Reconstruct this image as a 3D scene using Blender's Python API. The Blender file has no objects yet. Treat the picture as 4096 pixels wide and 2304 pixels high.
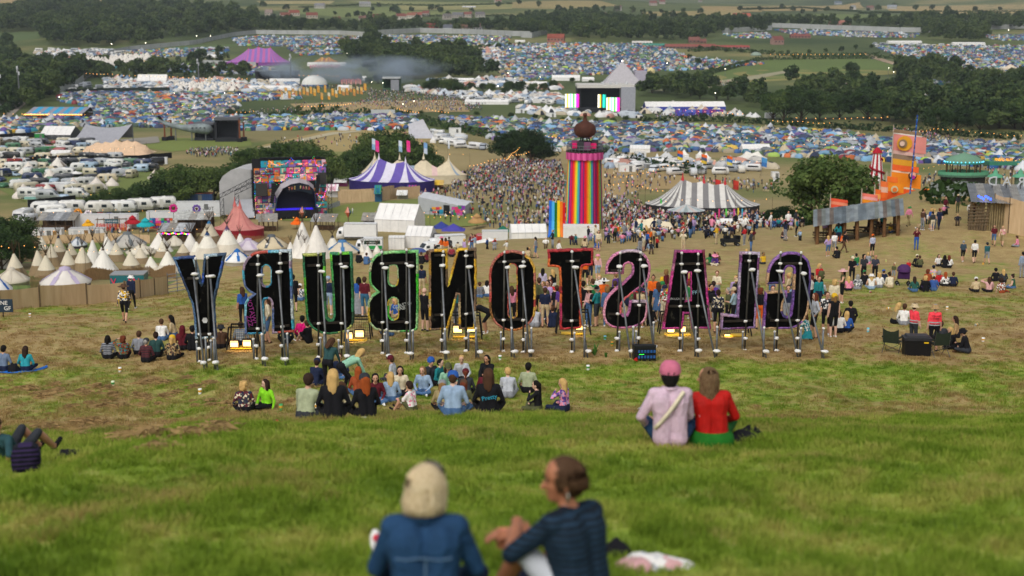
import bpy,bmesh,math,random
import numpy as np
from mathutils import Vector,Matrix,Euler
sc=bpy.context.scene
R=math.radians
# ---------------------------------------------------------------- camera, sky, sun, exposure
FPX=1422.2;PITCH=R(11.0);CAMZ=60.0
cd=bpy.data.cameras.new('camera');cam=bpy.data.objects.new('camera',cd);sc.collection.objects.link(cam);sc.camera=cam
cd.sensor_width=36;cd.lens=50.0;cd.clip_start=.1;cd.clip_end=20000
cam.location=(0,0,CAMZ);cam.rotation_euler=(R(90)-PITCH,0,0)
cd.dof.use_dof=True;cd.dof.focus_distance=49.0;cd.dof.aperture_fstop=1.3;cd.dof.aperture_blades=0
world=bpy.data.worlds.new('World');sc.world=world;world.use_nodes=True
SUN_EL,SUN_AZ=R(48),R(200)
wn=world.node_tree.nodes;wl=world.node_tree.links
sky=wn.new('ShaderNodeTexSky');sky.sky_type='NISHITA';sky.sun_disc=False
sky.sun_elevation=SUN_EL;sky.sun_rotation=SUN_AZ;sky.altitude=100;sky.air_density=1.0;sky.dust_density=4.0;sky.ozone_density=1.0
hs=wn.new('ShaderNodeHueSaturation');hs.inputs['Saturation'].default_value=.30
wl.new(sky.outputs[0],hs.inputs['Color']);wl.new(hs.outputs[0],wn['Background'].inputs[0]);wn['Background'].inputs[1].default_value=.15
sd=bpy.data.lights.new('sun','SUN');sd.energy=1.2;sd.angle=R(40);sd.color=(1,.95,.87)
sun=bpy.data.objects.new('sun',sd);sc.collection.objects.link(sun)
sun.rotation_euler=(R(90)-SUN_EL,0,math.pi-SUN_AZ)
vs=sc.view_settings;vs.view_transform='Standard';vs.look='None';vs.gamma=1;vs.exposure=-.1;vs.use_curve_mapping=False
sc.cycles.use_denoising=True;sc.cycles.max_bounces=6;sc.cycles.volume_bounces=0
sc.cycles.transparent_max_bounces=8;sc.cycles.sample_clamp_indirect=3
# ---------------------------------------------------------------- helpers
COL=sc.collection
rng=np.random.default_rng(7);rnd=random.Random(11)
def lin(h):
 if not isinstance(h,str):return tuple(h)[:3]
 c=[int(h[i:i+2],16)/255 for i in(0,2,4)]
 return tuple(x/12.92 if x<.04045 else((x+.055)/1.055)**2.4 for x in c)
MATS={}
def NT(m):m.use_nodes=True;return m.node_tree.nodes,m.node_tree.links
def mat(col,rough=.85,var=.18,sc_=3.0,metal=0,emit=0,alpha=1,kind='',spec=.25):
 k=(col,rough,var,sc_,metal,emit,kind)
 if k in MATS:return MATS[k]
 m=bpy.data.materials.new('m_'+str(col));n,l=NT(m);b=n['Principled BSDF']
 b.inputs['Roughness'].default_value=rough;b.inputs['Metallic'].default_value=metal
 b.inputs['Specular IOR Level'].default_value=spec
 c=lin(col)
 if emit:
  b.inputs['Base Color'].default_value=(*c,1);b.inputs['Emission Color'].default_value=(*c,1);b.inputs['Emission Strength'].default_value=emit
 else:
  tc=n.new('ShaderNodeTexCoord');nz=n.new('ShaderNodeTexNoise');nz.inputs['Scale'].default_value=sc_;nz.inputs['Detail'].default_value=5
  mr=n.new('ShaderNodeMapRange');mr.inputs[1].default_value=.3;mr.inputs[2].default_value=.7
  mr.inputs[3].default_value=1-var;mr.inputs[4].default_value=1+var*.6
  mx=n.new('ShaderNodeMix');mx.data_type='RGBA';mx.blend_type='MULTIPLY';mx.inputs[0].default_value=1
  mx.inputs[6].default_value=(*c,1)
  l.new(tc.outputs['Object'],nz.inputs['Vector']);l.new(nz.outputs[0],mr.inputs[0]);l.new(mr.outputs[0],mx.inputs[7]);l.new(mx.outputs[2],b.inputs['Base Color'])
  if kind=='cloth':
   bp=n.new('ShaderNodeBump');bp.inputs['Strength'].default_value=.5;bp.inputs['Distance'].default_value=.03
   l.new(nz.outputs[0],bp.inputs['Height']);l.new(bp.outputs[0],b.inputs['Normal'])
 MATS[k]=m;return m
def amat(name,attr,rough=.7,typ='INSTANCER',var=.15):
 if name in MATS:return MATS[name]
 m=bpy.data.materials.new(name);n,l=NT(m);b=n['Principled BSDF'];b.inputs['Roughness'].default_value=rough;b.inputs['Specular IOR Level'].default_value=.2
 if typ=='OBJ':a=n.new('ShaderNodeObjectInfo');o=a.outputs['Color']
 else:
  a=n.new('ShaderNodeAttribute');a.attribute_type=typ;a.attribute_name=attr;o=a.outputs['Color']
 l.new(o,b.inputs['Base Color']);MATS[name]=m;return m
 # terrain: drop below the camera along the line of sight, metres
_D=[-40,0,7,15.6,20,28,40,47,52,58,64,80,105,142,180,230,270,340,415,560,711,950,1200,1400,1600,2000,2600,3400,4600,9000]
_H=[-5,1.75,3.25,4.85,5.95,8.15,11.35,12.1,12.5,13.0,13.75,15.9,18.8,22.6,29,36.5,40.5,47,51.5,55,56,55,51,43,33,22,0,-35,-70,-80]
def _pchip(x,y,xi):
 x=np.array(x,float);y=np.array(y,float);h=np.diff(x);d=np.diff(y)/h;m=np.zeros(len(x))
 for i in range(1,len(x)-1):
  if d[i-1]*d[i]>0:
   w1=2*h[i]+h[i-1];w2=h[i]+2*h[i-1];m[i]=(w1+w2)/(w1/d[i-1]+w2/d[i])
 m[0]=d[0];m[-1]=d[-1]
 k=np.clip(np.searchsorted(x,xi)-1,0,len(x)-2);t=(xi-x[k])/h[k]
 return(2*t**3-3*t**2+1)*y[k]+(t**3-2*t**2+t)*h[k]*m[k]+(-2*t**3+3*t**2)*y[k+1]+(t**3-t**2)*h[k]*m[k+1]
_YI=np.concatenate([np.linspace(-40,300,1361),np.linspace(302,9000,4350)]);_DI=_pchip(_D,_H,_YI)
def sstep(a,b,x):t=np.clip((x-a)/(b-a),0,1);return t*t*(3-2*t)
def hz(x,y):
 x=np.asarray(x,float);y=np.asarray(y,float)
 z=CAMZ-np.interp(y,_YI,_DI);r=x/np.maximum(y,20)
 z=z+np.interp(y,[110,131,150,166,210,300,420],[0,2.4,4,5,5,2,0])*sstep(.2,.3,r)+np.interp(y,[105,142,180,250],[0,1.2,1.2,0])*sstep(.03,.2,r)
 z=z-np.interp(y,[80,90,105,124,142,178],[.3,1,2.2,3,1.2,0])*sstep(.2,.27,-r)-np.interp(y,[110,142,178,215,260],[0,3.2,5,4,0])*sstep(-.02,.16,-r)-np.interp(y,[195,250,290,330,370],[0,6,8,3.5,0])*sstep(-.03,.05,-r)
 nf=np.interp(y,[0,12,40,120],[.25,1,1,.6])
 z=z+nf*(.05*np.sin(x*.83+y*.31)+.04*np.sin(x*1.9-y*1.3+1)+.03*np.sin(3.1*x+2.3*y))
 z=z+.35*np.exp(-((x-21)/3.5)**2-((y-71)/2.2)**2)
 z=z+np.interp(y,[300,900,1600],[0,.6,4])*(np.sin(x*.006+1.3)*np.cos(y*.004+.4))+np.interp(y,[1800,2600,4000],[0,10,40])*np.sin(x*.0017+y*.0009)
 return z
FWD=np.array([0,math.cos(PITCH),-math.sin(PITCH)]);UPV=np.array([0,math.sin(PITCH),math.cos(PITCH)])
def ray(px,py):return FWD+np.array([(px-512)/FPX,0,0])+UPV*(288-py)/FPX
_TS=np.geomspace(3,7000,1500)
def gp(px,py,dz=0):
 d=ray(px,py);X=d[0]*_TS;Y=d[1]*_TS;Z=CAMZ+d[2]*_TS
 hit=np.nonzero(Z<hz(X,Y))[0]
 if len(hit)==0:t=3000.
 else:
  i=max(hit[0],1);a,b=_TS[i-1],_TS[i]
  for _ in range(14):
   c=.5*(a+b)
   if CAMZ+d[2]*c<hz(d[0]*c,d[1]*c):b=c
   else:a=c
  t=.5*(a+b)
 x,y=d[0]*t,d[1]*t
 return Vector((x,y,float(hz(x,y))+dz))
def at(px,d,dz=0):
 z=float(hz(0,d));x=0
 for _ in range(4):
  w=d*FWD[1]+(z-CAMZ)*FWD[2];x=(px-512)/FPX*w;z=float(hz(x,d))
 return Vector((x,d,z+dz))
def depth(p):return p[1]*FWD[1]+(p[2]-CAMZ)*FWD[2]
def mpp(p):return depth(p)/FPX
def onplane(px,py,Y):d=ray(px,py);t=Y/d[1];return Vector((d[0]*t,Y,CAMZ+d[2]*t))
class MB:
 def __init__(s):s.v=[];s.f=[];s.m=[]
 def quad(s,*p,m=0):
  k=len(s.v);s.v+=[tuple(q)for q in p];s.f.append(tuple(range(k,k+len(p))));s.m.append(m);return s
 def add(s,v,f,m=0):
  k=len(s.v);s.v+=[tuple(q)for q in v];s.f+=[tuple(i+k for i in q)for q in f]
  s.m+=[m]*len(f)if isinstance(m,int)else list(m);return s
 def box(s,c,d,m=0,rz=0,taper=1.0):
  x,y,z=d[0]/2,d[1]/2,d[2]/2;ca,sa=math.cos(rz),math.sin(rz);v=[]
  for k,zz in((1,-z),(taper,z)):
   for a,b in((-x,-y),(x,-y),(x,y),(-x,y)):
    a*=k;b*=k;v.append((c[0]+a*ca-b*sa,c[1]+a*sa+b*ca,c[2]+zz))
  return s.add(v,[(3,2,1,0),(4,5,6,7),(0,1,5,4),(1,2,6,5),(2,3,7,6),(3,0,4,7)],m)
 def prism(s,prof,y0,y1,m=0,axis='y'):
  n=len(prof);g=(lambda a,b,t:(a,t,b))if axis=='y' else(lambda a,b,t:(t,a,b))
  v=[g(a,b,y0)for a,b in prof]+[g(a,b,y1)for a,b in prof]
  f=[tuple(range(n))[::-1],tuple(range(n,2*n))]+[(i,(i+1)%n,n+(i+1)%n,n+i)for i in range(n)]
  return s.add(v,f,m)
 def lathe(s,prof,c=(0,0,0),n=12,m=0,sx=1,sy=1,mats=None):
  v=[];f=[];mm=[]
  for r,z in prof:
   for i in range(n):a=2*math.pi*i/n;v.append((c[0]+r*sx*math.cos(a),c[1]+r*sy*math.sin(a),c[2]+z))
  for j in range(len(prof)-1):
   for i in range(n):f.append((j*n+i,j*n+(i+1)%n,(j+1)*n+(i+1)%n,(j+1)*n+i));mm.append(mats(i,j)if mats else m)
  return s.add(v,f,mm)
 def tube(s,pts,r,n=6,m=0,cap=True):
  pts=[Vector(p)for p in pts];rr=r if isinstance(r,(list,tuple))else[r]*len(pts);v=[];f=[]
  for i,p in enumerate(pts):
   t=(pts[min(i+1,len(pts)-1)]-pts[max(i-1,0)])
   if t.length<1e-9:t=Vector((0,0,1))
   t.normalize();u=t.cross(Vector((0,0,1))if abs(t.z)<.9 else Vector((1,0,0))).normalized();w=t.cross(u)
   for k in range(n):a=2*math.pi*k/n;v.append(p+(u*math.cos(a)+w*math.sin(a))*rr[i])
  for i in range(len(pts)-1):
   for k in range(n):f.append((i*n+k,i*n+(k+1)%n,(i+1)*n+(k+1)%n,(i+1)*n+k))
  if cap:f.append(tuple(range(n))[::-1]);f.append(tuple(range((len(pts)-1)*n,len(pts)*n)))
  return s.add(v,f,m)
 def ell(s,c,r,m=0,n=8,k=5):
  return s.lathe([(max(math.sin(math.pi*j/k),.001)*r[0],-math.cos(math.pi*j/k)*r[2])for j in range(k+1)],c,n,m,1,r[1]/r[0])
 def mesh(s,name,mats,smooth=False):
  me=bpy.data.meshes.new(name);me.from_pydata(s.v,[],s.f)
  for q in(mats if isinstance(mats,(list,tuple))else[mats]):me.materials.append(q)
  if any(s.m):me.polygons.foreach_set('material_index',s.m)
  if smooth:me.polygons.foreach_set('use_smooth',[True]*len(me.polygons))
  me.update();return me
 def build(s,name,mats,parent=None,smooth=False,loc=None,rz=0):
  return link(name,s.mesh(name,mats,smooth),parent,loc,rz)
def link(name,me,parent=None,loc=None,rz=0):
 o=bpy.data.objects.new(name,me);COL.objects.link(o)
 if parent:o.parent=parent
 if loc is not None:o.location=loc
 if rz:o.rotation_euler[2]=rz
 return o
LABELS=set()
BENCH=bpy.data.scenes.new('bench')
def evald(o):
 BENCH.collection.objects.link(o)
 with bpy.context.temp_override(scene=BENCH,view_layer=BENCH.view_layers[0]):me=bpy.data.meshes.new_from_object(o.evaluated_get(bpy.context.evaluated_depsgraph_get()))
 bpy.data.objects.remove(o);return me
def tag(o,label,cat,group=None,kind=None):
 o['label']=label;o['category']=cat;LABELS.add(label)
 if group:o['group']=group
 if kind:o['kind']=kind
 return o
def thing(name,label,cat,loc=(0,0,0),rz=0,group=None):
 o=bpy.data.objects.new(name,None);COL.objects.link(o);o.location=loc;o.rotation_euler[2]=rz;o.empty_display_size=.1
 return tag(o,label,cat,group)
def struct(o):o['kind']='structure';return o
def stuff(o,label=None,cat=None):
 o['kind']='stuff'
 if label:o['label']=label;o['category']=cat
 return o
def dup(root,loc,rz,label,group=None,scale=None):
 r=root.copy();COL.objects.link(r);r.location=loc;r.rotation_euler[2]=rz;r['label']=label;LABELS.add(label)
 if scale:r.scale=(scale,scale,scale)if not isinstance(scale,tuple)else scale
 if group:r['group']=group
 for ch in list(root.children):
  c=ch.copy();COL.objects.link(c);c.parent=r
  for g in list(ch.children):
   d=g.copy();COL.objects.link(d);d.parent=c
 return r
def txm(s,size,ext=.01,name='lettering',font=None):
 cu=bpy.data.curves.new('txt','FONT');cu.body=s;cu.size=size;cu.extrude=ext;cu.align_x='CENTER';cu.align_y='CENTER';cu.resolution_u=2
 o=bpy.data.objects.new('txt',cu);me=evald(o);me.name=name;return me
def text(s,size,m,parent,loc,rot=(R(90),0,0),ext=.01,name='lettering',sx=1):
 me=txm(s,size,ext,name);me.materials.clear();me.materials.append(m)
 o=link(name,me,parent);o.location=loc;o.rotation_euler=rot;o.scale=(sx,1,1);return o
_GN={}
def scatter(name,label,cat,pts,rot,scl,protos,cols=None,idx=None):
 N=len(pts);me=bpy.data.meshes.new(name);me.vertices.add(N);me.vertices.foreach_set('co',np.asarray(pts,np.float32).ravel())
 def A(n,t,f,v):me.attributes.new(n,t,'POINT').data.foreach_set(f,np.ascontiguousarray(v).ravel())
 rot=np.asarray(rot,np.float32);rot=np.c_[np.zeros((N,2)),rot]if rot.ndim==1 else rot
 scl=np.asarray(scl,np.float32);scl=np.repeat(scl[:,None],3,1)if scl.ndim==1 else scl
 A('rot','FLOAT_VECTOR','vector',rot.astype(np.float32));A('scl','FLOAT_VECTOR','vector',scl)
 A('idx','INT','value',(rng.integers(0,len(protos),N)if idx is None else idx).astype(np.int32))
 for k,v in(cols or{}).items():A(k,'FLOAT_COLOR','color',np.c_[v,np.ones(N)].astype(np.float32))
 key=tuple(p.name for p in protos)
 if key not in _GN:
  c=bpy.data.collections.new('kinds')
  for i,p in enumerate(protos):p.name='%03d_%s'%(i,p.name);c.objects.link(p)
  ng=bpy.data.node_groups.new('set_out','GeometryNodeTree')
  ng.interface.new_socket('Geometry',in_out='INPUT',socket_type='NodeSocketGeometry');ng.interface.new_socket('Geometry',in_out='OUTPUT',socket_type='NodeSocketGeometry')
  n=ng.nodes;gi=n.new('NodeGroupInput');go=n.new('NodeGroupOutput');ip=n.new('GeometryNodeInstanceOnPoints');ci=n.new('GeometryNodeCollectionInfo')
  ci.inputs['Collection'].default_value=c;ci.inputs['Separate Children'].default_value=True;ci.inputs['Reset Children'].default_value=True
  L=ng.links.new
  def na(nm,t):x=n.new('GeometryNodeInputNamedAttribute');x.data_type=t;x.inputs['Name'].default_value=nm;return x.outputs['Attribute']
  L(gi.outputs[0],ip.inputs['Points']);L(ci.outputs[0],ip.inputs['Instance']);ip.inputs['Pick Instance'].default_value=True
  L(na('idx','INT'),ip.inputs['Instance Index']);L(na('rot','FLOAT_VECTOR'),ip.inputs['Rotation']);L(na('scl','FLOAT_VECTOR'),ip.inputs['Scale']);L(ip.outputs[0],go.inputs[0])
  _GN[key]=ng;_GN[tuple(p.name for p in protos)]=ng
 o=link(name,me);o.modifiers.new('set_out','NODES').node_group=_GN[key]
 return stuff(o,label,cat)
def proto(name,me):return bpy.data.objects.new(name,me)
def inpoly(px,py,poly):
 c=np.zeros(len(px),bool);j=len(poly)-1
 for i in range(len(poly)):
  xi,yi=poly[i];xj,yj=poly[j]
  c^=((yi>py)!=(yj>py))&(px<(xj-xi)*(py-yi)/((yj-yi)or 1e-9)+xi);j=i
 return c
def project(P):
 P=np.asarray(P,float)-np.array([0,0,CAMZ]);w=P@FWD
 return 512+FPX*P[:,0]/w,288-FPX*(P@UPV)/w
def fpts(poly,spacing,jit=.45,near=True):
 c=[gp(*p)for p in poly];xs=[p.x for p in c];ys=[p.y for p in c]
 gx,gy=np.meshgrid(np.arange(min(xs),max(xs),spacing),np.arange(min(ys),max(ys),spacing))
 x=gx.ravel()+rng.normal(0,spacing*jit,gx.size);y=gy.ravel()+rng.normal(0,spacing*jit,gx.size)
 P=np.c_[x,y,hz(x,y)];u,v=project(P);k=inpoly(u,v,poly);return P[k]
def drape(name,poly,m,off=.06,n=10):
 c=[gp(*p)for p in poly];bm=bmesh.new();bm.faces.new([bm.verts.new((p.x,p.y,0))for p in c])
 bmesh.ops.triangulate(bm,faces=bm.faces[:])
 bmesh.ops.subdivide_edges(bm,edges=bm.edges[:],cuts=n,use_grid_fill=True)
 for v in bm.verts:v.co.z=float(hz(v.co.x,v.co.y))+off
 me=bpy.data.meshes.new(name);bm.to_mesh(me);bm.free();me.materials.append(m);return struct(link(name,me))
 # ---------------------------------------------------------------- ground
def ramp(n,l,src,stops,interp='LINEAR'):
 r=n.new('ShaderNodeValToRGB');r.color_ramp.interpolation=interp;e=r.color_ramp.elements
 while len(e)<len(stops):e.new(.5)
 for i,(p,c)in enumerate(stops):e[i].position=p;e[i].color=(*(c if isinstance(c,tuple)else(c,c,c)),1)
 l.new(src,r.inputs[0]);return r.outputs[0]
def grass_colour(n,l,blade=False):
 g=n.new('ShaderNodeNewGeometry');sp=n.new('ShaderNodeSeparateXYZ');l.new(g.outputs['Position'],sp.inputs[0])
 def noise(s,d=3,stretch=None):
  z=n.new('ShaderNodeTexNoise');z.inputs['Scale'].default_value=s;z.inputs['Detail'].default_value=d;z.inputs['Roughness'].default_value=.6;v=g.outputs['Position']
  if stretch:
   mp=n.new('ShaderNodeMapping');mp.inputs['Scale'].default_value=stretch;l.new(v,mp.inputs[0]);v=mp.outputs[0]
  l.new(v,z.inputs['Vector']);return z.outputs[0]
 def M(op,a,b=None,c=None):
  x=n.new('ShaderNodeMath');x.operation=op
  for i,q in enumerate((a,b,c)):
   if q is None:continue
   if isinstance(q,(int,float)):x.inputs[i].default_value=q
   else:l.new(q,x.inputs[i])
  return x.outputs[0]
 yy=M('DIVIDE',sp.outputs['Y'],200.);xr=M('DIVIDE',sp.outputs['X'],M('MAXIMUM',sp.outputs['Y'],5.))
 bias=ramp(n,l,yy,[(0,.36),(14/200,.36),(21/200,.38),(27/200,.54),(37/200,.56),(44/200,.46),(48/200,.44),(50.5/200,.68),(60/200,.64),(75/200,.55),(90/200,.62),(120/200,.66),(1,.7)])
 lft=M('MULTIPLY',M('MAXIMUM',M('MULTIPLY',xr,-1.),0.),.28)
 near=ramp(n,l,yy,[(18/200,0.),(24/200,1.),(40/200,1.),(55/200,.0)])
 b2=M('ADD',bias,M('MULTIPLY',lft,near))
 p=M('ADD',M('MULTIPLY',noise(.35,4,(1,.55,1)),.75),M('MULTIPLY',noise(2.2,4),.55))
 s=M('ADD',p,M('SUBTRACT',b2,1.16))
 mr=n.new('ShaderNodeMapRange');mr.inputs[1].default_value=-.10;mr.inputs[2].default_value=.14;l.new(s,mr.inputs[0])
 straw=mr.outputs[0]
 gn=noise(1.1,4);fine=noise(9. if not blade else 30.,3)
 green=ramp(n,l,gn,[(.28,lin('5f7c22')),(.5,lin('879e36')),(.7,lin('b4b45c'))])
 strw=ramp(n,l,noise(.9,4),[(.3,lin('94784e')),(.48,lin('aa9060')),(.7,lin('bba670'))])
 mx=n.new('ShaderNodeMix');mx.data_type='RGBA';l.new(straw,mx.inputs[0]);l.new(green,mx.inputs[6]);l.new(strw,mx.inputs[7])
 far=ramp(n,l,M('DIVIDE',sp.outputs['Y'],2000.),[(.05,0.),(.08,1.)])
 fcol=ramp(n,l,noise(.012,6),[(.36,lin('69743c')),(.52,lin('9a8a5e')),(.64,lin('a8966a'))])
 vfar=ramp(n,l,M('DIVIDE',sp.outputs['Y'],4000.),[(.14,0.),(.2,1.)])
 ffc=ramp(n,l,noise(.004,5),[(.38,lin('3f4f2a')),(.55,lin('5f6a3c')),(.66,lin('8c8455'))])
 m3=n.new('ShaderNodeMix');m3.data_type='RGBA';l.new(vfar,m3.inputs[0]);l.new(fcol,m3.inputs[6]);l.new(ffc,m3.inputs[7])
 m2=n.new('ShaderNodeMix');m2.data_type='RGBA';l.new(far,m2.inputs[0]);l.new(mx.outputs[2],m2.inputs[6]);l.new(m3.outputs[2],m2.inputs[7])
 vr=n.new('ShaderNodeMapRange');vr.inputs[1].default_value=.25;vr.inputs[2].default_value=.75;vr.inputs[3].default_value=.62 if not blade else .7;vr.inputs[4].default_value=1.15 if not blade else 1.3;l.new(fine,vr.inputs[0])
 m4=n.new('ShaderNodeMix');m4.data_type='RGBA';m4.blend_type='MULTIPLY';m4.inputs[0].default_value=1;l.new(m2.outputs[2],m4.inputs[6]);l.new(vr.outputs[0],m4.inputs[7])
 return m4.outputs[2],fine,straw
def turf_material(blade):
 m=bpy.data.materials.new('turf_blades' if blade else 'turf');n,l=NT(m);b=n['Principled BSDF'];b.inputs['Roughness'].default_value=.8;b.inputs['Specular IOR Level'].default_value=.15
 c,f,s=grass_colour(n,l,blade);l.new(c,b.inputs['Base Color'])
 if not blade:
  bp=n.new('ShaderNodeBump');bp.inputs['Strength'].default_value=.6;bp.inputs['Distance'].default_value=.05;l.new(f,bp.inputs['Height']);l.new(bp.outputs[0],b.inputs['Normal'])
 else:
  t=n.new('ShaderNodeBsdfTranslucent');l.new(c,t.inputs[0]);ms=n.new('ShaderNodeMixShader');ms.inputs[0].default_value=.5
  l.new(b.outputs[0],ms.inputs[1]);l.new(t.outputs[0],ms.inputs[2]);l.new(ms.outputs[0],n['Material Output'].inputs[0])
 return m
M_TURF=turf_material(False);M_BLADE=turf_material(True)
def make_ground():
 ys=np.concatenate([np.linspace(-38,0,12)[:-1],np.linspace(0,80,260)[:-1],np.geomspace(80,9000,260)]);us=np.linspace(-1,1,181)
 W=34+np.maximum(ys,0)*.85;X=W[:,None]*us[None];Y=np.repeat(ys[:,None],181,1);Z=hz(X,Y)
 n,c=X.shape;k=np.arange(n*c).reshape(n,c)
 f=np.stack([k[:-1,:-1],k[:-1,1:],k[1:,1:],k[1:,:-1]],-1).reshape(-1,4)
 me=bpy.data.meshes.new('ground');me.vertices.add(n*c);me.vertices.foreach_set('co',np.stack([X,Y,Z],-1).astype(np.float32).ravel())
 me.loops.add(f.size);me.loops.foreach_set('vertex_index',f.astype(np.int32).ravel());me.polygons.add(len(f))
 me.polygons.foreach_set('loop_start',np.arange(0,f.size,4,dtype=np.int32));me.polygons.foreach_set('use_smooth',np.ones(len(f),bool));me.update(calc_edges=True)
 me.materials.append(M_TURF);struct(link('ground',me))
make_ground()
def make_grass():
 protos=[]
 for k in range(5):
  mb=MB();r=random.Random(k)
  for i in range(16 if k<3 else 11):
   a=r.uniform(0,6.28);d=r.uniform(0,.09);x,y=d*math.cos(a),d*math.sin(a);b=r.uniform(0,6.28);h=r.uniform(.035,.078)*(1.35 if k==4 else 1);w=r.uniform(.003,.006);t=r.uniform(.01,.07)
   dx,dy=math.cos(b)*w,math.sin(b)*w;lx,ly=math.cos(b+1.57)*t,math.sin(b+1.57)*t
   mb.add([(x-dx,y-dy,-.01),(x+dx,y+dy,-.01),(x+dx*.8+lx*.4,y+dy*.8+ly*.4,h*.6),(x-dx*.8+lx*.4,y-dy*.8+ly*.4,h*.6),(x+lx,y+ly,h)],[(0,1,2,3),(3,2,4)])
  protos.append(proto('tuft',mb.mesh('tuft',M_BLADE)))
 P=[];S=[]
 for y0,y1,dens,s in((4.5,9,150,1.0),(9,15,120,1.05),(15,24,85,1.15),(24,36,46,1.3),(36,56,24,1.45),(56,90,6,1.9)):
  w0=.4*y1+1.5;N=int(dens*(y1-y0)*2*w0*.9);y=rng.uniform(y0,y1,N);x=rng.uniform(-w0,w0,N);k=np.abs(x)<.385*y+1.2;x=x[k];y=y[k]
  cl=.5+.5*np.sin(x*1.7+1.3*np.sin(y*1.1))*np.sin(y*1.9+np.sin(x*.8));cl2=.5+.5*np.sin(x*.37+2)*np.sin(y*.29+x*.11)
  tall=np.where(y<24,1.0,np.where(y<50,.8,.55))
  P.append(np.c_[x,y,hz(x,y)]);S.append(np.c_[np.full(len(x),s)*1.1,np.full(len(x),s)*1.1,s*tall*(.45+.8*cl*rng.uniform(.6,1.3,len(x))+.4*cl2)])
 P=np.concatenate(P);S=np.concatenate(S)
 scatter('grass','short trodden grass, green and straw, covering the hillside','grass',P,rng.uniform(0,6.28,len(P)),S,protos)
make_grass()
def make_litter_hay():
 protos=[]
 for k in range(3):
  mb=MB();r=random.Random(k+50)
  for i in range(70):
   a=r.uniform(0,6.28);d=abs(r.gauss(0,.16));x,y=d*math.cos(a),d*math.sin(a)*.8;z=max(0,.10*(1-d*d*9))*r.random();b=r.uniform(0,3.14);L=r.uniform(.05,.13);dx,dy=math.cos(b)*L,math.sin(b)*L
   mb.add([(x-dx,y-dy,z),(x+dx,y+dy,z+r.uniform(-.01,.04)),(x+dx+.004,y+dy+.006,z+.012),(x,y,z+.03)],[(0,1,2,3)])
  protos.append(proto('hay',mb.mesh('hay',mat('a88c60',var=.4,sc_=9))))
 P=[]
 for cx,cy,n,s in((30,390,46,26),(80,402,44,34),(140,392,36,30),(120,425,40,40),(60,430,26,40),(190,405,20,30),(250,396,16,25),(170,385,14,20),(310,400,18,12),(330,392,12,10),(745,410,4,10),(205,430,10,20)):
  for i in range(int(n*.4)):P.append(gp(cx+rnd.gauss(0,s),min(cy+rnd.gauss(0,s*.28),455)))
 scatter('dead_grass','loose brown heaps of dead cut grass on the slope','grass',[tuple(p)for p in P],rng.uniform(0,6.28,len(P)),rng.uniform(.5,1.5,len(P)),protos)
make_litter_hay()
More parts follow.
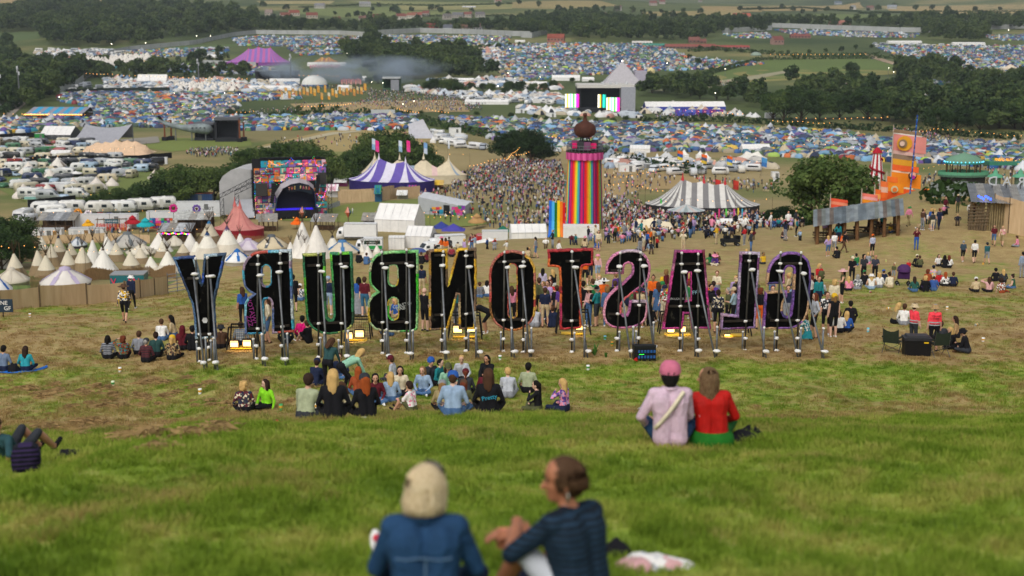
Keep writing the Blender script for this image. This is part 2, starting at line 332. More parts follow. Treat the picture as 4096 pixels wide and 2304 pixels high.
# ---------------------------------------------------------------- the giant letters, seen from behind
K=10.732
def C1(x,y):return(160+x/K,240+y/K)
def C2(x,y):return(345+x/K,240+y/K)
def C3(x,y):return(525+x/K,240+y/K)
def C4(x,y):return(687.5+x/K,240+y/K)
def stad(x0,x1,y0,y1,n=7):
 r=(x1-x0)/2;cx=(x0+x1)/2
 return[(cx+r*math.cos(math.pi*k/n),y0+r-r*math.sin(math.pi*k/n))for k in range(n+1)]+[(cx-r*math.cos(math.pi*k/n),y1-r+r*math.sin(math.pi*k/n))for k in range(n+1)]
LET=[dict(ch='Y',C=C1,out=[(150,190),(368,172),(452,482),(480,160),(703,145),(588,640),(585,760),(605,1040),(388,1055),(370,770),(340,650)],holes=[],posts=[(383,215,440,1290),(508,205,540,1290)],braces=[(360,370,478,1395),(540,395,618,1390)],stakes=[(495,1150,502,1380),(582,1090,590,1385)],bat=[(295,412,400,404),(500,392,595,385),(440,1010,580,1005)],pal='1f3f7a 2a55b0 4a6f9a 6f8fae 35506e 3f6a4a 15305a 9fb6c4',look='dark blue'),dict(ch='R',C=C1,out=[(1405,105),(1437,980),(1212,998),(1207,680),(1190,635),(1157,622),(1122,635),(1107,680),(1130,1002),(918,1005),(912,700),(935,635),(1005,575),(945,540),(905,480),(890,400),(895,290),(930,200),(990,145),(1080,120)],holes=[stad(1095,1195,265,497)],posts=[(1052,185,1047,1285),(1290,160,1320,1250)],braces=[(1065,385,1130,1350),(1270,350,1350,1355)],stakes=[(1103,1125,1103,1340),(1372,1080,1375,1330)],bat=[(962,262,1085,255),(1250,250,1370,243),(950,952,1120,945),(1235,930,1390,915)],pal='3aa6c0 7fc0d4 b9c9d2 a890a8 2f90b8 cfd8da 5a6fa0 c05040',look='turquoise and silver'),dict(ch='U',C=C1,out=[(2060,128),(2085,860),(2060,925),(1985,980),(1850,1008),(1760,1002),(1660,960),(1590,880),(1570,800),(1535,152),(1768,142),(1785,780),(1800,840),(1830,860),(1860,840),(1872,780),(1830,140)],holes=[],posts=[(1698,150,1708,1270),(1938,145,1955,1260)],braces=[(1725,345,1800,1330),(1965,295,2005,1320)],stakes=[(1765,1090,1770,1320),(2027,1045,2025,1300)],bat=[(1583,275,1738,265),(1875,258,2025,250),(1645,895,2010,880)],pal='1c5a32 2a7a40 17452a 3fa04a 2f8a5a 6fd030 b8c060',look='dark green'),dict(ch='B',C=C2,out=[(785,115),(785,930),(765,960),(700,978),(520,985),(340,965),(270,900),(248,820),(248,680),(270,610),(350,552),(290,500),(262,430),(262,300),(290,210),(350,150),(450,122)],holes=[stad(470,568,262,490),stad(470,575,612,852)],posts=[(397,145,405,1215),(660,120,665,1200)],braces=[(420,305,478,1315),(688,285,705,1290)],stakes=[(448,1080,450,1280),(730,1080,732,1290)],bat=[(362,255,735,240),(352,885,720,872)],pal='7fc87a 9ad48a 5fb85a b4cf9a 3fd020 d8b830 c8c8a0',look='light green'),dict(ch='N',C=C2,out=[(903,108),(1095,98),(1103,490),(1205,95),(1405,88),(1410,520),(1395,945),(1225,950),(1222,580),(1205,578),(1105,945),(908,965)],holes=[],posts=[(1055,140,1040,1195),(1300,135,1300,1190)],braces=[(1035,280,1090,1280),(1325,295,1437,1275)],stakes=[(1072,1075,1075,1280),(1407,1085,1407,1270)],bat=[(960,165,1085,155),(1258,170,1370,165),(960,805,1080,795),(1255,795,1367,782)],pal='d8a418 e8b820 b88a2a f0d040 8a6a50 c8b080 e0d8b8 705840',look='yellow'),dict(ch='O',C=C2,out=stad(1552,2044,112,970,14),holes=[stad(1755,1842,252,835)],posts=[(1712,145,1700,1195),(1915,150,1912,1190)],braces=[(1735,300,1820,1270),(1895,290,1985,1265)],stakes=[(1795,1035,1787,1260),(2003,1060,2000,1260)],bat=[(1640,235,1975,215),(1630,860,1960,845)],pal='c04a40 d8823a a83028 c89a30 e0b040 b86a58 8a5a20',look='red and gold'),dict(ch='T',C=C3,out=[(247,108),(728,90),(725,265),(625,270),(600,300),(600,935),(575,945),(378,955),(375,300),(350,280),(250,278)],holes=[],posts=[(505,140,500,1195)],braces=[(530,300,675,1265)],stakes=[(645,1050,637,1260)],bat=[(437,228,585,222),(408,868,575,860)],pal='b81c28 d03038 e05a20 c02860 a81820 d86a2a',look='bright red'),dict(ch='S',C=C3,out=[(865,358),(1058,358),(1058,300),(1070,260),(1105,240),(1145,260),(1158,310),(1140,370),(1060,450),(920,560),(860,640),(840,740),(845,840),(880,900),(960,940),(1060,945),(1180,930),(1270,880),(1310,800),(1315,652),(1120,650),(1115,740),(1090,800),(1055,805),(1030,770),(1032,690),(1060,640),(1160,560),(1270,480),(1325,420),(1343,330),(1335,240),(1290,160),(1220,115),(1110,103),(1000,125),(920,180),(875,260)],holes=[],posts=[(1022,155,982,1185),(1240,150,1212,1175)],braces=[(1005,290,1135,1265),(1265,285,1390,1215)],stakes=[(1158,1025,1157,1250),(1380,1030,1375,1200)],bat=[(922,328,1040,322),(1197,212,1305,208),(905,792,1010,798),(1170,700,1285,698)],pal='d87aa8 e08ab0 c86aa0 e8a0b8 e86a70 b86aa0 c8b0c0',look='pale pink'),dict(ch='A',C=C3,out=[(1612,115),(1922,112),(1988,942),(1790,945),(1768,785),(1705,785),(1685,945),(1475,950)],holes=[[(1748,345),(1775,345),(1780,645),(1722,650)]],posts=[(1682,155,1655,1175),(1859,165,1848,1200)],braces=[(1700,350,1864,1260),(1839,335,2044,1265)],stakes=[(1829,1040,1826,1255),(2062,1010,2054,1250)],bat=[(1610,258,1912,250),(1550,710,1965,712)],pal='a8287a c02a8a 7a1a3a d03a90 8a3a6a b87090',look='magenta'),dict(ch='L',C=C4,out=[(565,132),(772,135),(720,942),(355,958),(365,795),(530,808)],holes=[],posts=[(668,160,605,1180)],braces=[(685,325,845,1270)],stakes=[(822,1045,812,1255)],bat=[(608,225,718,222),(395,872,692,862)],pal='a88ab8 8a6aa0 c0b0c8 b090a8 7a3a7a d0c8c8',look='lilac and grey'),dict(ch='G',C=C4,out=[(842,468),(1035,460),(1035,330),(1055,285),(1090,275),(1130,290),(1142,340),(1110,770),(1090,815),(1060,825),(1025,800),(1008,740),(1020,650),(1068,600),(1065,545),(833,550),(808,955),(1010,945),(1100,945),(1200,910),(1270,830),(1295,700),(1318,480),(1318,300),(1290,210),(1230,155),(1150,132),(1060,135),(960,170),(890,250),(855,340)],holes=[],posts=[(1000,150,945,1180),(1220,150,1165,1180)],braces=[(980,340,1190,1265),(1235,365,1468,1270)],stakes=[(1212,1015,1208,1260),(1458,1048,1445,1265)],bat=[(935,252,1230,250),(888,862,1215,858)],pal='6a4a98 8a5aa8 4a3a80 b878a0 7a4aa0 c8a078 9a6ab0',look='purple')]
M_BOARD=bpy.data.materials.new('black_board')
def _board():
 n,l=NT(M_BOARD);b=n['Principled BSDF'];b.inputs['Roughness'].default_value=.9;b.inputs['Specular IOR Level'].default_value=.08
 tc=n.new('ShaderNodeTexCoord');nz=n.new('ShaderNodeTexNoise');nz.inputs['Scale'].default_value=2.2;nz.inputs['Detail'].default_value=8;nz.inputs['Distortion'].default_value=1.5
 l.new(tc.outputs['Object'],nz.inputs[0]);l.new(ramp(n,l,nz.outputs[0],[(.5,lin('060606')),(.64,lin('0e0e0d')),(.71,lin('3a372f')),(.76,lin('0c0c0c'))]),b.inputs['Base Color'])
_board()
M_STEEL=mat('74777a',.5,.3,6,.5);M_POST=mat('45443f',.6,.35,6,.3);M_WRAP=mat('eceae6',.45,.12,14,kind='cloth');M_WOOD=mat('2c2620',.8,.4,8)
def fabric(hexc):
 k='fab'+hexc
 if k in MATS:return MATS[k]
 m=bpy.data.materials.new('fabric_'+hexc);n,l=NT(m);b=n['Principled BSDF'];b.inputs['Roughness'].default_value=.6
 tc=n.new('ShaderNodeTexCoord');nz=n.new('ShaderNodeTexNoise');nz.inputs['Scale'].default_value=14;nz.inputs['Detail'].default_value=3;c=lin(hexc)
 l.new(tc.outputs['Object'],nz.inputs[0]);l.new(ramp(n,l,nz.outputs[0],[(.36,tuple(x*.4 for x in c)),(.5,tuple(x*.8 for x in c)),(.7,tuple(min(1,x*1.2+.03)for x in c))]),b.inputs['Base Color'])
 bp=n.new('ShaderNodeBump');bp.inputs['Distance'].default_value=.04;l.new(nz.outputs[0],bp.inputs['Height']);l.new(bp.outputs[0],b.inputs['Normal'])
 MATS[k]=m;return m
def soften(pts):
 out=[];n=len(pts)
 for i in range(n):
  a,b,c=(Vector(pts[(i+k)%n])for k in(-1,0,1));u=b-a;w=c-b
  if u.length<1e-6 or w.length<1e-6 or u.angle(w)>R(52):out.append(tuple(b))
  else:out+=[tuple(b-u*.25),tuple(b+w*.25)]
 return out
def area2(p):return sum(p[i][0]*p[(i+1)%len(p)][1]-p[(i+1)%len(p)][0]*p[i][1]for i in range(len(p)))
def blob_mesh(seed):
 r=random.Random(seed);bm=bmesh.new();bmesh.ops.create_icosphere(bm,subdivisions=2,radius=1)
 for v in bm.verts:v.co*=1+r.uniform(-.22,.22);v.co.z*=.62
 me=bpy.data.meshes.new('plastic_wrap');bm.to_mesh(me);bm.free();me.materials.append(M_WRAP);me.polygons.foreach_set('use_smooth',[True]*len(me.polygons));return me
WRAPS=[blob_mesh(i)for i in range(5)]
def make_letter(S):
 C=S['C'];Yp=np.mean([gp(*C(p[2],p[3])).y for p in S['posts']])
 q=lambda x,y,dy=0:onplane(*C(x,y),Yp+dy)
 t=thing('giant_letter','giant letter %s from behind, black board edged in %s patchwork fabric'%(S['ch'],S['look']),'letter',(0,0,0),group='row of giant standing letters')
 base=gp(*C(S['posts'][0][2],S['posts'][0][3]));t.location=base
 def loc(p):return Vector(p)-base
 cons=[]
 for i,pts in enumerate([S['out']]+S['holes']):
  w=[q(*p)for p in soften(pts)];w=[(p.x,p.z)for p in w]
  if(area2(w)<0)==(i==0):w=w[::-1]
  cons.append(w)
 cu=bpy.data.curves.new('board','CURVE');cu.dimensions='2D';cu.fill_mode='BOTH';cu.extrude=.09
 for w in cons:
  s=cu.splines.new('POLY');s.points.add(len(w)-1);s.use_cyclic_u=True
  for p,a in zip(s.points,w):p.co=(a[0]-base.x,a[1]-base.z,0,1)
 me=evald(bpy.data.objects.new('tmp',cu))
 me.materials.clear();me.materials.append(M_BOARD);me.name='board'
 b=link('board',me,t,(0,Yp-base.y,0));b.rotation_euler=(R(90),0,0)
 # quilted border: one piece for each scrap of fabric
 pal=S['pal'].split();r=random.Random(S['ch']);sect=[(.068,.098),(.036,.112),(.0,.106),(-.022,.05),(-.02,-.09),(.012,-.105)]
 for w in cons:
  n=len(w);d=[Vector(w[(i+1)%n])-Vector(w[i])for i in range(n)];smp=[]
  for i in range(n):
   k=max(1,int(d[i].length/.09));nr=[Vector((-x.y,x.x)).normalized()for x in(d[i-1],d[i])]
   mi=(nr[0]+nr[1]);mi=mi/max(mi.length_squared/2,.35)
   for j in range(k):smp.append((Vector(w[i])+d[i]*(j/k),mi if j==0 else nr[1]))
  i=0;N=len(smp);last=None
  while i<N:
   L=min(r.randint(3,8),N-i);c=r.choice([x for x in pal if x!=last]);last=c;mb=MB();v=[];f=[]
   for j in range(L+1):
    p,nn=smp[(i+j)%N];e=r.uniform(-.012,.012);g=.5 if len(cons)>1 and w is not cons[0]else 1
    for a,h in sect:x=p+nn*(a*g+e);v.append((x.x-base.x,Yp-h-.004*((i+j)%2)-base.y,x.y-base.z))
   s=len(sect)
   for j in range(L):
    for k in range(s-1):f.append((j*s+k,j*s+k+1,(j+1)*s+k+1,(j+1)*s+k))
   mb.add(v,f).build('fabric_patch',fabric(c),t,True);i+=L
 def wrap(p,s,f=1.0):
  o=link('plastic_wrap',rnd.choice(WRAPS),t,loc(p),rnd.uniform(0,6));s*=.64;o.scale=(s*1.15,s,s*1.2*f)
 for x0,y0,x1,y1 in S['posts']:
  a=q(x0,y0-6,-.16);g=gp(*C(x1,y1));bt=Vector((q(x1,y1).x,Yp-.16,g.z-.05))
  MB().tube([loc(a),loc(bt)],.034,8).build('post',M_POST,t,True)
  sl=Vector((bt.x+rnd.choice((-.09,.09)),bt.y-.03,bt.z));MB().tube([loc(sl+Vector((0,0,.78))),loc(sl)],.038,8).build('ground_stake',M_STEEL,t,True)
  wrap(a+Vector((0,0,.03)),.075,1.6);wrap(sl+Vector((0,0,.8)),.07,1.3);wrap(bt+Vector((0,-.03,.55)),.13);wrap(bt+Vector((0,-.03,.07)),.13)
 for x0,y0,x1,y1 in S['bat']:
  a=q(x0,y0,-.1);e=q(x1,y1,-.1);m_=MB();c=(loc(a)+loc(e))/2;L=(e-a).length
  m_.box((0,0,0),(L,.06,.085));o=m_.build('batten',M_WOOD,t,loc=c);o.rotation_euler[1]=-math.atan2(e.z-a.z,e.x-a.x)
  for p in S['posts']:
   tt=(y0-p[1])/(p[3]-p[1]);px=p[0]+(p[2]-p[0])*tt
   if x0-25<px<x1+25:wrap(q(px,y0,-.18),.11)
 for x0,y0,x1,y1 in S['braces']:
  a=q(x0,y0,-.24);g=gp(*C(x1,y1));MB().tube([loc(a),loc(g-Vector((0,0,.05)))],.036,8).build('brace',M_STEEL,t,True);wrap(a+Vector((.04,0,.02)),.19,.7)
  wrap(g+Vector((rnd.uniform(-.06,.06),-.02,.26)),.18,.8)
 for x0,y0,x1,y1 in S['stakes']:
  g=gp(*C(x1,y1));MB().tube([loc(g+Vector((0,0,1.08))),loc(g-Vector((0,0,.05)))],.038,8).build('ground_stake',M_STEEL,t,True);wrap(g+Vector((0,0,1.1)),.07,1.4)
 S['obj']=t;S['Yp']=Yp;S['q']=q;S['loc']=loc
for S in LET:make_letter(S)
# ---------------------------------------------------------------- people
def ik(a,t,l1,l2,pole):
 a=Vector(a);t=Vector(t);d=t-a;L=min(max(d.length,.05),(l1+l2)*.999);u=d.normalized();t=a+u*L
 x=(l1*l1-l2*l2+L*L)/(2*L);h=math.sqrt(max(l1*l1-x*x,0));p=Vector(pole);p=p-u*p.dot(u)
 if p.length<1e-4:p=Vector((0,1,0))-u*u.y
 return a+u*x+p.normalized()*h,t
POSES={}
def P(name,pel,neck,fL,fR,hL,hR,kL=(-.15,1,.15),kR=(.15,1,.15),eL=(-.6,-.6,-.3),eR=(.6,-.6,-.3),look=(0,1,0),toe=None,tw=0):
 POSES[name]=dict(pel=pel,neck=neck,fL=fL,fR=fR,hL=hL,hR=hR,kL=kL,kR=kR,eL=eL,eR=eR,look=look,toe=toe,tw=tw)
P('stand',(0,0,.93),(0,.0,1.47),(-.11,0,.07),(.12,.03,.07),(-.25,.06,.80),(.25,.05,.80))
P('hip',(.03,0,.92),(-.01,0,1.46),(-.12,-.03,.07),(.13,.1,.07),(-.18,.05,.95),(.26,.05,.80),eL=(-1,-.4,0))
P('drink',(0,0,.93),(0,-.01,1.47),(-.11,0,.07),(.11,.05,.07),(-.10,.30,1.15),(.24,.12,.85),look=(-.3,1,-.05))
P('phone',(0,0,.93),(0,.0,1.47),(-.11,0,.07),(.11,.05,.07),(-.05,.28,1.42),(.08,.28,1.40),look=(0,1,-.1))
P('walk',(0,0,.91),(0,.04,1.45),(-.09,.28,.07),(.09,-.30,.12),(-.25,-.16,.84),(.25,.22,.88))
P('stroll',(0,0,.92),(0,.03,1.46),(-.09,-.20,.10),(.09,.20,.07),(-.25,.14,.84),(.25,-.10,.82),look=(.3,1,-.1))
P('bend',(0,-.06,.92),(0,.20,1.36),(-.12,-.02,.07),(.13,.02,.07),(-.22,.40,.72),(.22,.42,.70),look=(.2,.9,-.8),eL=(-1,0,0),eR=(1,0,0))
P('stoop',(0,-.15,.84),(0,.40,1.06),(-.14,.0,.07),(.15,.04,.07),(-.12,.62,.50),(.14,.60,.48),look=(0,.9,-.5),eL=(-1,0,.2),eR=(1,0,.2))
P('cross',(0,0,.11),(0,.10,.63),(.14,.30,.07),(-.14,.34,.08),(-.16,.30,.20),(.16,.30,.20),kL=(-1,.35,.25),kR=(1,.35,.25),look=(.1,1,-.1))
P('hunch',(0,0,.11),(0,.18,.61),(.14,.32,.07),(-.14,.35,.08),(-.05,.40,.34),(.08,.42,.32),kL=(-1,.35,.3),kR=(1,.35,.3),look=(-.3,1,-.35))
P('knees',(0,0,.11),(0,.08,.63),(-.13,.52,.07),(.12,.56,.07),(-.04,.46,.34),(.05,.46,.36),kL=(-.2,.1,1),kR=(.2,.1,1),look=(.2,1,0))
P('recline',(0,0,.11),(0,-.20,.60),(-.14,.62,.07),(.16,.84,.07),(-.30,-.34,.04),(.28,-.30,.04),kL=(-.3,.1,1),kR=(.2,.1,.6),eL=(-.4,-.8,0),eR=(.4,-.8,0),look=(.3,1,.05))
P('sideleg',(0,0,.11),(-.05,.06,.63),(.42,.22,.07),(.52,.10,.07),(-.30,.12,.04),(.12,.30,.22),kL=(-.2,1,.2),kR=(.5,1,.2),eL=(-.6,-.6,0),look=(.4,1,-.05))
P('drinksit',(0,0,.11),(0,.05,.64),(.14,.30,.07),(-.14,.34,.08),(-.12,.24,.58),(.16,.30,.20),kL=(-1,.35,.25),kR=(1,.35,.25),look=(-.2,1,0),eL=(-.8,.2,-.6))
P('handup',(0,0,.11),(0,.04,.64),(.14,.30,.07),(-.14,.34,.08),(-.20,.10,.80),(.16,.30,.20),kL=(-1,.35,.25),kR=(1,.35,.25),look=(.2,1,0),eL=(-1,.2,.1))
P('kneel',(0,-.1,.26),(0,.02,.79),(-.12,-.22,.05),(.12,-.22,.05),(-.14,.34,.42),(.14,.34,.40),kL=(0,1,-.6),kR=(0,1,-.6),look=(0,1,-.3))
SK,TO,UA,FA,TH,SH,FO=range(7)
def capsule(mb,a,b,ra,rb,n=10):
 a=Vector(a);b=Vector(b);d=b-a;L=d.length
 q=d.to_track_quat('Z','Y')if L>1e-6 else Euler((0,0,0)).to_quaternion();pr=[]
 for k in range(5):t=math.pi/2*k/4;pr.append((max(ra*math.sin(t),1e-4),-ra*math.cos(t)))
 for k in range(5):t=math.pi/2*k/4;pr.append((max(rb*math.cos(t),1e-4),L+rb*math.sin(t)))
 v=[];f=[]
 for r,z in pr:
  for i in range(n):an=2*math.pi*i/n;v.append(a+q@Vector((r*math.cos(an),r*math.sin(an),z)))
 for j in range(len(pr)-1):
  for i in range(n):f.append((j*n+i,j*n+(i+1)%n,(j+1)*n+(i+1)%n,(j+1)*n+i))
 f.append(tuple(range(n))[::-1]);f.append(tuple(range((len(pr)-1)*n,len(pr)*n)))
 mb.add(v,f)
def fuse(prims,vox,smooth=4,fac=.5):
 mb=MB()
 for a,b,ra,rb,lab in prims:capsule(mb,a,b,ra,rb)
 me=mb.mesh('body',[])
 o=bpy.data.objects.new('tmp',me)
 r=o.modifiers.new('r','REMESH');r.mode='VOXEL';r.voxel_size=vox;s=o.modifiers.new('s','SMOOTH');s.factor=fac;s.iterations=smooth
 me2=evald(o)
 n=len(me2.polygons);c=np.zeros(n*3,np.float32);me2.polygons.foreach_get('center',c);c=c.reshape(-1,3).astype(float)
 best=np.full(n,1e9);lab_=np.zeros(n,np.int32)
 for a,b,ra,rb,lab in prims:
  if lab<0:continue
  a=np.array(a);d=np.array(b)-a;L2=max(d@d,1e-9);t=np.clip(((c-a)@d)/L2,0,1);dist=np.linalg.norm(c-a-t[:,None]*d,axis=1)-(ra+(rb-ra)*t)
  k=dist<best;best[k]=dist[k];lab_[k]=lab
 me2.polygons.foreach_set('material_index',lab_);me2.polygons.foreach_set('use_smooth',np.ones(n,bool));return me2
def joints(p):
 J={};pel=Vector(p['pel']);neck=Vector(p['neck']);sp=(neck-pel).normalized();J['sp']=sp
 side=Vector((1,0,0));side=(side-sp*side.dot(sp)).normalized();fw=sp.cross(side)*-1
 tw=Matrix.Rotation(p['tw'],3,sp);side2=tw@side
 J.update(pel=pel,neck=neck,side=side,side2=side2,fw=fw);ch=pel+(neck-pel)*.72
 for s,k in((-1,'L'),(1,'R')):
  hip=pel+side*s*.10;sh=neck+side2*s*.175-sp*.055
  kn,an=ik(hip,p['f'+k],.43,.43,p['k'+k]);el,wr=ik(sh,p['h'+k],.29,.26,p['e'+k])
  J['hip'+k]=hip;J['sh'+k]=sh;J['kn'+k]=kn;J['an'+k]=an;J['el'+k]=el;J['wr'+k]=wr
 J['look']=Vector(p['look']).normalized();up=sp*.5+Vector((0,0,.5));J['head']=neck+up.normalized()*.155+Vector((J['look'].x,J['look'].y,0))*.03
 return J,ch
def bprims(p,fem=False,slim=1.0):
 J,ch=joints(p);pr=[];sp,side,s2=J['sp'],J['side'],J['side2'];pel,neck=J['pel'],J['neck']
 for s,k in((-1,'L'),(1,'R')):
  w=.078*s
  pr.append((pel+side*w,pel+side*w+sp*.10,.108,.100,TH))
  mid=pel+sp*.26
  pr.append((pel+side*w+sp*.10,mid+(s2+side)/2*s*.070,.100,.096*slim,TO));pr.append((mid+(s2+side)/2*s*.070,neck-sp*.13+s2*s*.088,.096*slim,.108*slim,TO))
  pr.append((neck-sp*.045,J['sh'+k],.065,.066,TO))
  pr.append((J['sh'+k],J['el'+k],.060,.047,UA));pr.append((J['el'+k],J['wr'+k],.046,.034,FA))
  hd=(J['wr'+k]-J['el'+k]).normalized();pr.append((J['wr'+k],J['wr'+k]+hd*.09,.030,.026,SK))
  pr.append((J['hip'+k],J['kn'+k],.094,.064,TH));calf=J['kn'+k].lerp(J['an'+k],.35)
  pr.append((J['kn'+k],calf,.059,.060,SH));pr.append((calf,J['an'+k],.060,.040,SH))
  leg=(J['an'+k]-J['kn'+k]).normalized();f=Vector((0,1,0))if leg.z<-.75 else(Vector((0,.35,1))if leg.z>-.3 and leg.y>.5 else Vector((leg.x*.6,.7,-.12)))
  f=f-leg*f.dot(leg)*.9;f.normalize();pr.append((J['an'+k]-f*.05+leg*.02,J['an'+k]+f*.15+leg*.03,.042,.036,FO))
 pr.append((neck-sp*.03,J['head']-Vector((0,0,.05)),.056,.052,SK))
 h=J['head'];L=J['look'];u=Vector((0,0,1))+L*(-L.z);u.normalize()
 pr+=[(h-L*.012+u*.02,h+L*.008+u*.045,.094,.094,SK),(h+L*.035-u*.02,h+L*.045-u*.075,.07,.045,SK),(h+L*.10-u*.005,h+L*.115-u*.03,.014,.016,SK)]
 sd=L.cross(u);pr+=[(h+sd*s*.092-u*.0,h+sd*s*.094-u*.03,.018,.015,SK)for s in(-1,1)]
 return pr,J
def hfr(J):
 L=J['look'];z=Vector((0,0,1))-L*L.z;z.normalize();x=L.cross(z).normalized()
 m=Matrix((x,L,z)).transposed().to_4x4();m.translation=J['head'];return m
def make_hair():
 H={}
 cap=[((0,-.022,.03),(0,-.012,.05),.105,.103,0),((0,-.05,-.02),(0,-.055,.02),.085,.09,0)]
 H['short']=cap;H['bald']=None
 H['bob']=cap+[((s*.075,-.01,.0),(s*.088,-.0,-.15),.05,.045,0)for s in(-1,1)]+[((0,-.08,0),(0,-.085,-.16),.065,.06,0)]
 H['long']=cap+[((s*.07,-.03,.0),(s*.085,-.045,-.15),.045,.032,0)for s in(-1,1)]+[((s*.045,-.085,0),(s*.055,-.12,-.26),.055,.022,0)for s in(-1,1)]+[((0,-.09,0),(.015,-.125,-.30),.06,.02,0)]
 H['pony']=cap+[((0,-.12,.03),(0,-.15,-.20),.045,.022,0)]
 H['bun']=cap+[((0,-.09,.12),(0,-.10,.13),.055,.05,0)]
 rc=random.Random(4);H['curly']=list(cap)
 for i in range(46):
  a,z=rc.uniform(2.6,6.8),rc.uniform(-.15,.13);q=.105*math.sqrt(max(.15,1-(z/.17)**2));c=(q*math.cos(a),-.025+q*math.sin(a),z);H['curly'].append((c,c,.032,.032,0))
 out={}
 for k,v in H.items():out[k]=fuse(v,.02,2)if v else None
 return out
HAIR=make_hair()
def make_hats():
 H={}
 dome=[(.112,.015),(.114,.05),(.10,.105),(.06,.142),(.001,.155)]
 m=MB().lathe(dome,(0,-.012,0),12);v=[]
 for k in range(9):a=math.pi*k/8;v.append((.105*math.cos(a),.055+.045*math.sin(a),.03));v.append((.075*math.cos(a),.085+.10*math.sin(a),.015))
 m.add(v,[(2*k,2*k+1,2*k+3,2*k+2)for k in range(8)]);H['cap']=m
 H['bucket']=MB().lathe([(.185,-.01),(.125,.045),(.115,.11),(.09,.125),(.001,.13)],(0,-.01,0),14)
 H['sunhat']=MB().lathe([(.26,.03),(.20,.04),(.118,.05),(.11,.12),(.08,.145),(.001,.145)],(0,-.01,0),16)
 H['beanie']=MB().lathe([(.112,-.005),(.119,.03),(.112,.09),(.075,.145),(.001,.165)],(0,-.015,0),12)
 return{k:v.mesh('hat',[],True)for k,v in H.items()}
HATS=make_hats()
def face_mesh():
 m=MB()
 for s in(-1,1):m.ell((s*.034,.092,.012),(.013,.008,.007),0,6,4);m.box((s*.034,.097,.03),(.03,.01,.007),0)
 m.ell((0,.103,-.062),(.022,.006,.006),1,6,4);return m.mesh('face',[mat('2a1d18'),mat('9a4a44')])
FACE=face_mesh()
def pack_mesh():
 bm=bmesh.new();bmesh.ops.create_cube(bm,size=1);bmesh.ops.subdivide_edges(bm,edges=bm.edges[:],cuts=2,use_grid_fill=True)
 for v in bm.verts:
  c=v.co;k=.82+.18*(1-(c.x*2)**2*(c.z*2)**2);v.co=Vector((c.x*.30*k,c.y*.17*(1.1-.3*abs(c.z)),c.z*.44*k))
 me=bpy.data.meshes.new('backpack');bm.to_mesh(me);bm.free();me.polygons.foreach_set('use_smooth',[True]*len(me.polygons));return me
PACK=pack_mesh()
NAMES={'white':'e4e2de','cream':'d8ccb0','black':'15151a','charcoal':'33363c','grey':'8a8d94','silver':'b4b8c0','navy':'1c2540','blue':'2c5aa8','sky':'93aac4','denim':'4a6a94','teal':'1f7a80','turquoise':'2f98a4','green':'2a7a44','mint':'8fc0a4','lime':'8fe02a','sage':'a0a888','olive':'55583a','khaki':'9a8a62','beige':'c4b08c','tan':'a88a60','brown':'5a4030','rust':'9a4a28','orange':'e0661e','yellow':'e0b42a','red':'b8242a','maroon':'5c1a26','pink':'e08aa4','hotpink':'e01a78','blush':'d8a8a8','lilac':'b49ac8','purple':'5a3a88','hivis':'ff4a58','blond':'c8a468','darkblond':'8a6a42','auburn':'6a3420','ginger':'9a4a1e','darkbrown':'32221a','brownhair':'4a3222','greyhair':'9a9894','raven':'14110f','redhair':'5a1420'}
SKINS=['c89a80','d0a48a','b8866a','d8b09a','8a5a40','5c3c2c']
def cm(c):
 if c.startswith('pat:'):
  k='pat'+c
  if k in MATS:return MATS[k]
  cols=[lin(NAMES.get(x,x))for x in c[4:].split('+')];kind=cols and c[4:].count('+');m=bpy.data.materials.new('print');n,l=NT(m);b=n['Principled BSDF'];b.inputs['Roughness'].default_value=.85
  tc=n.new('ShaderNodeTexCoord')
  if '|' in c:pass
  if len(cols)==2:
   w=n.new('ShaderNodeTexWave');w.wave_type='BANDS';w.bands_direction='Z';w.inputs['Scale'].default_value=5.0;l.new(tc.outputs['Object'],w.inputs[0])
   l.new(ramp(n,l,w.outputs[0],[(0,cols[0]),(.5,cols[1])],'CONSTANT'),b.inputs['Base Color'])
  else:
   w=n.new('ShaderNodeTexVoronoi');w.inputs['Scale'].default_value=17;l.new(tc.outputs['Object'],w.inputs[0]);sp=n.new('ShaderNodeSeparateColor');l.new(w.outputs['Color'],sp.inputs[0])
   l.new(ramp(n,l,sp.outputs[0],[(i/len(cols),q)for i,q in enumerate(cols)],'CONSTANT'),b.inputs['Base Color'])
  MATS[k]=m;return m
 return mat(NAMES.get(c,c),.9,.22,9,kind='cloth')
M_SKIN={s:mat(s,.55,.08,12,spec=.35)for s in SKINS}
BODY={}
def body_mesh(pose,vox=.024):
 if pose in BODY:return BODY[pose]
 pr,J=bprims(POSES[pose]);me=fuse(pr,vox)
 for i in range(7):me.materials.append(M_SKIN[SKINS[0]])
 BODY[pose]=(me,J);return BODY[pose]
PEOPLE=[]
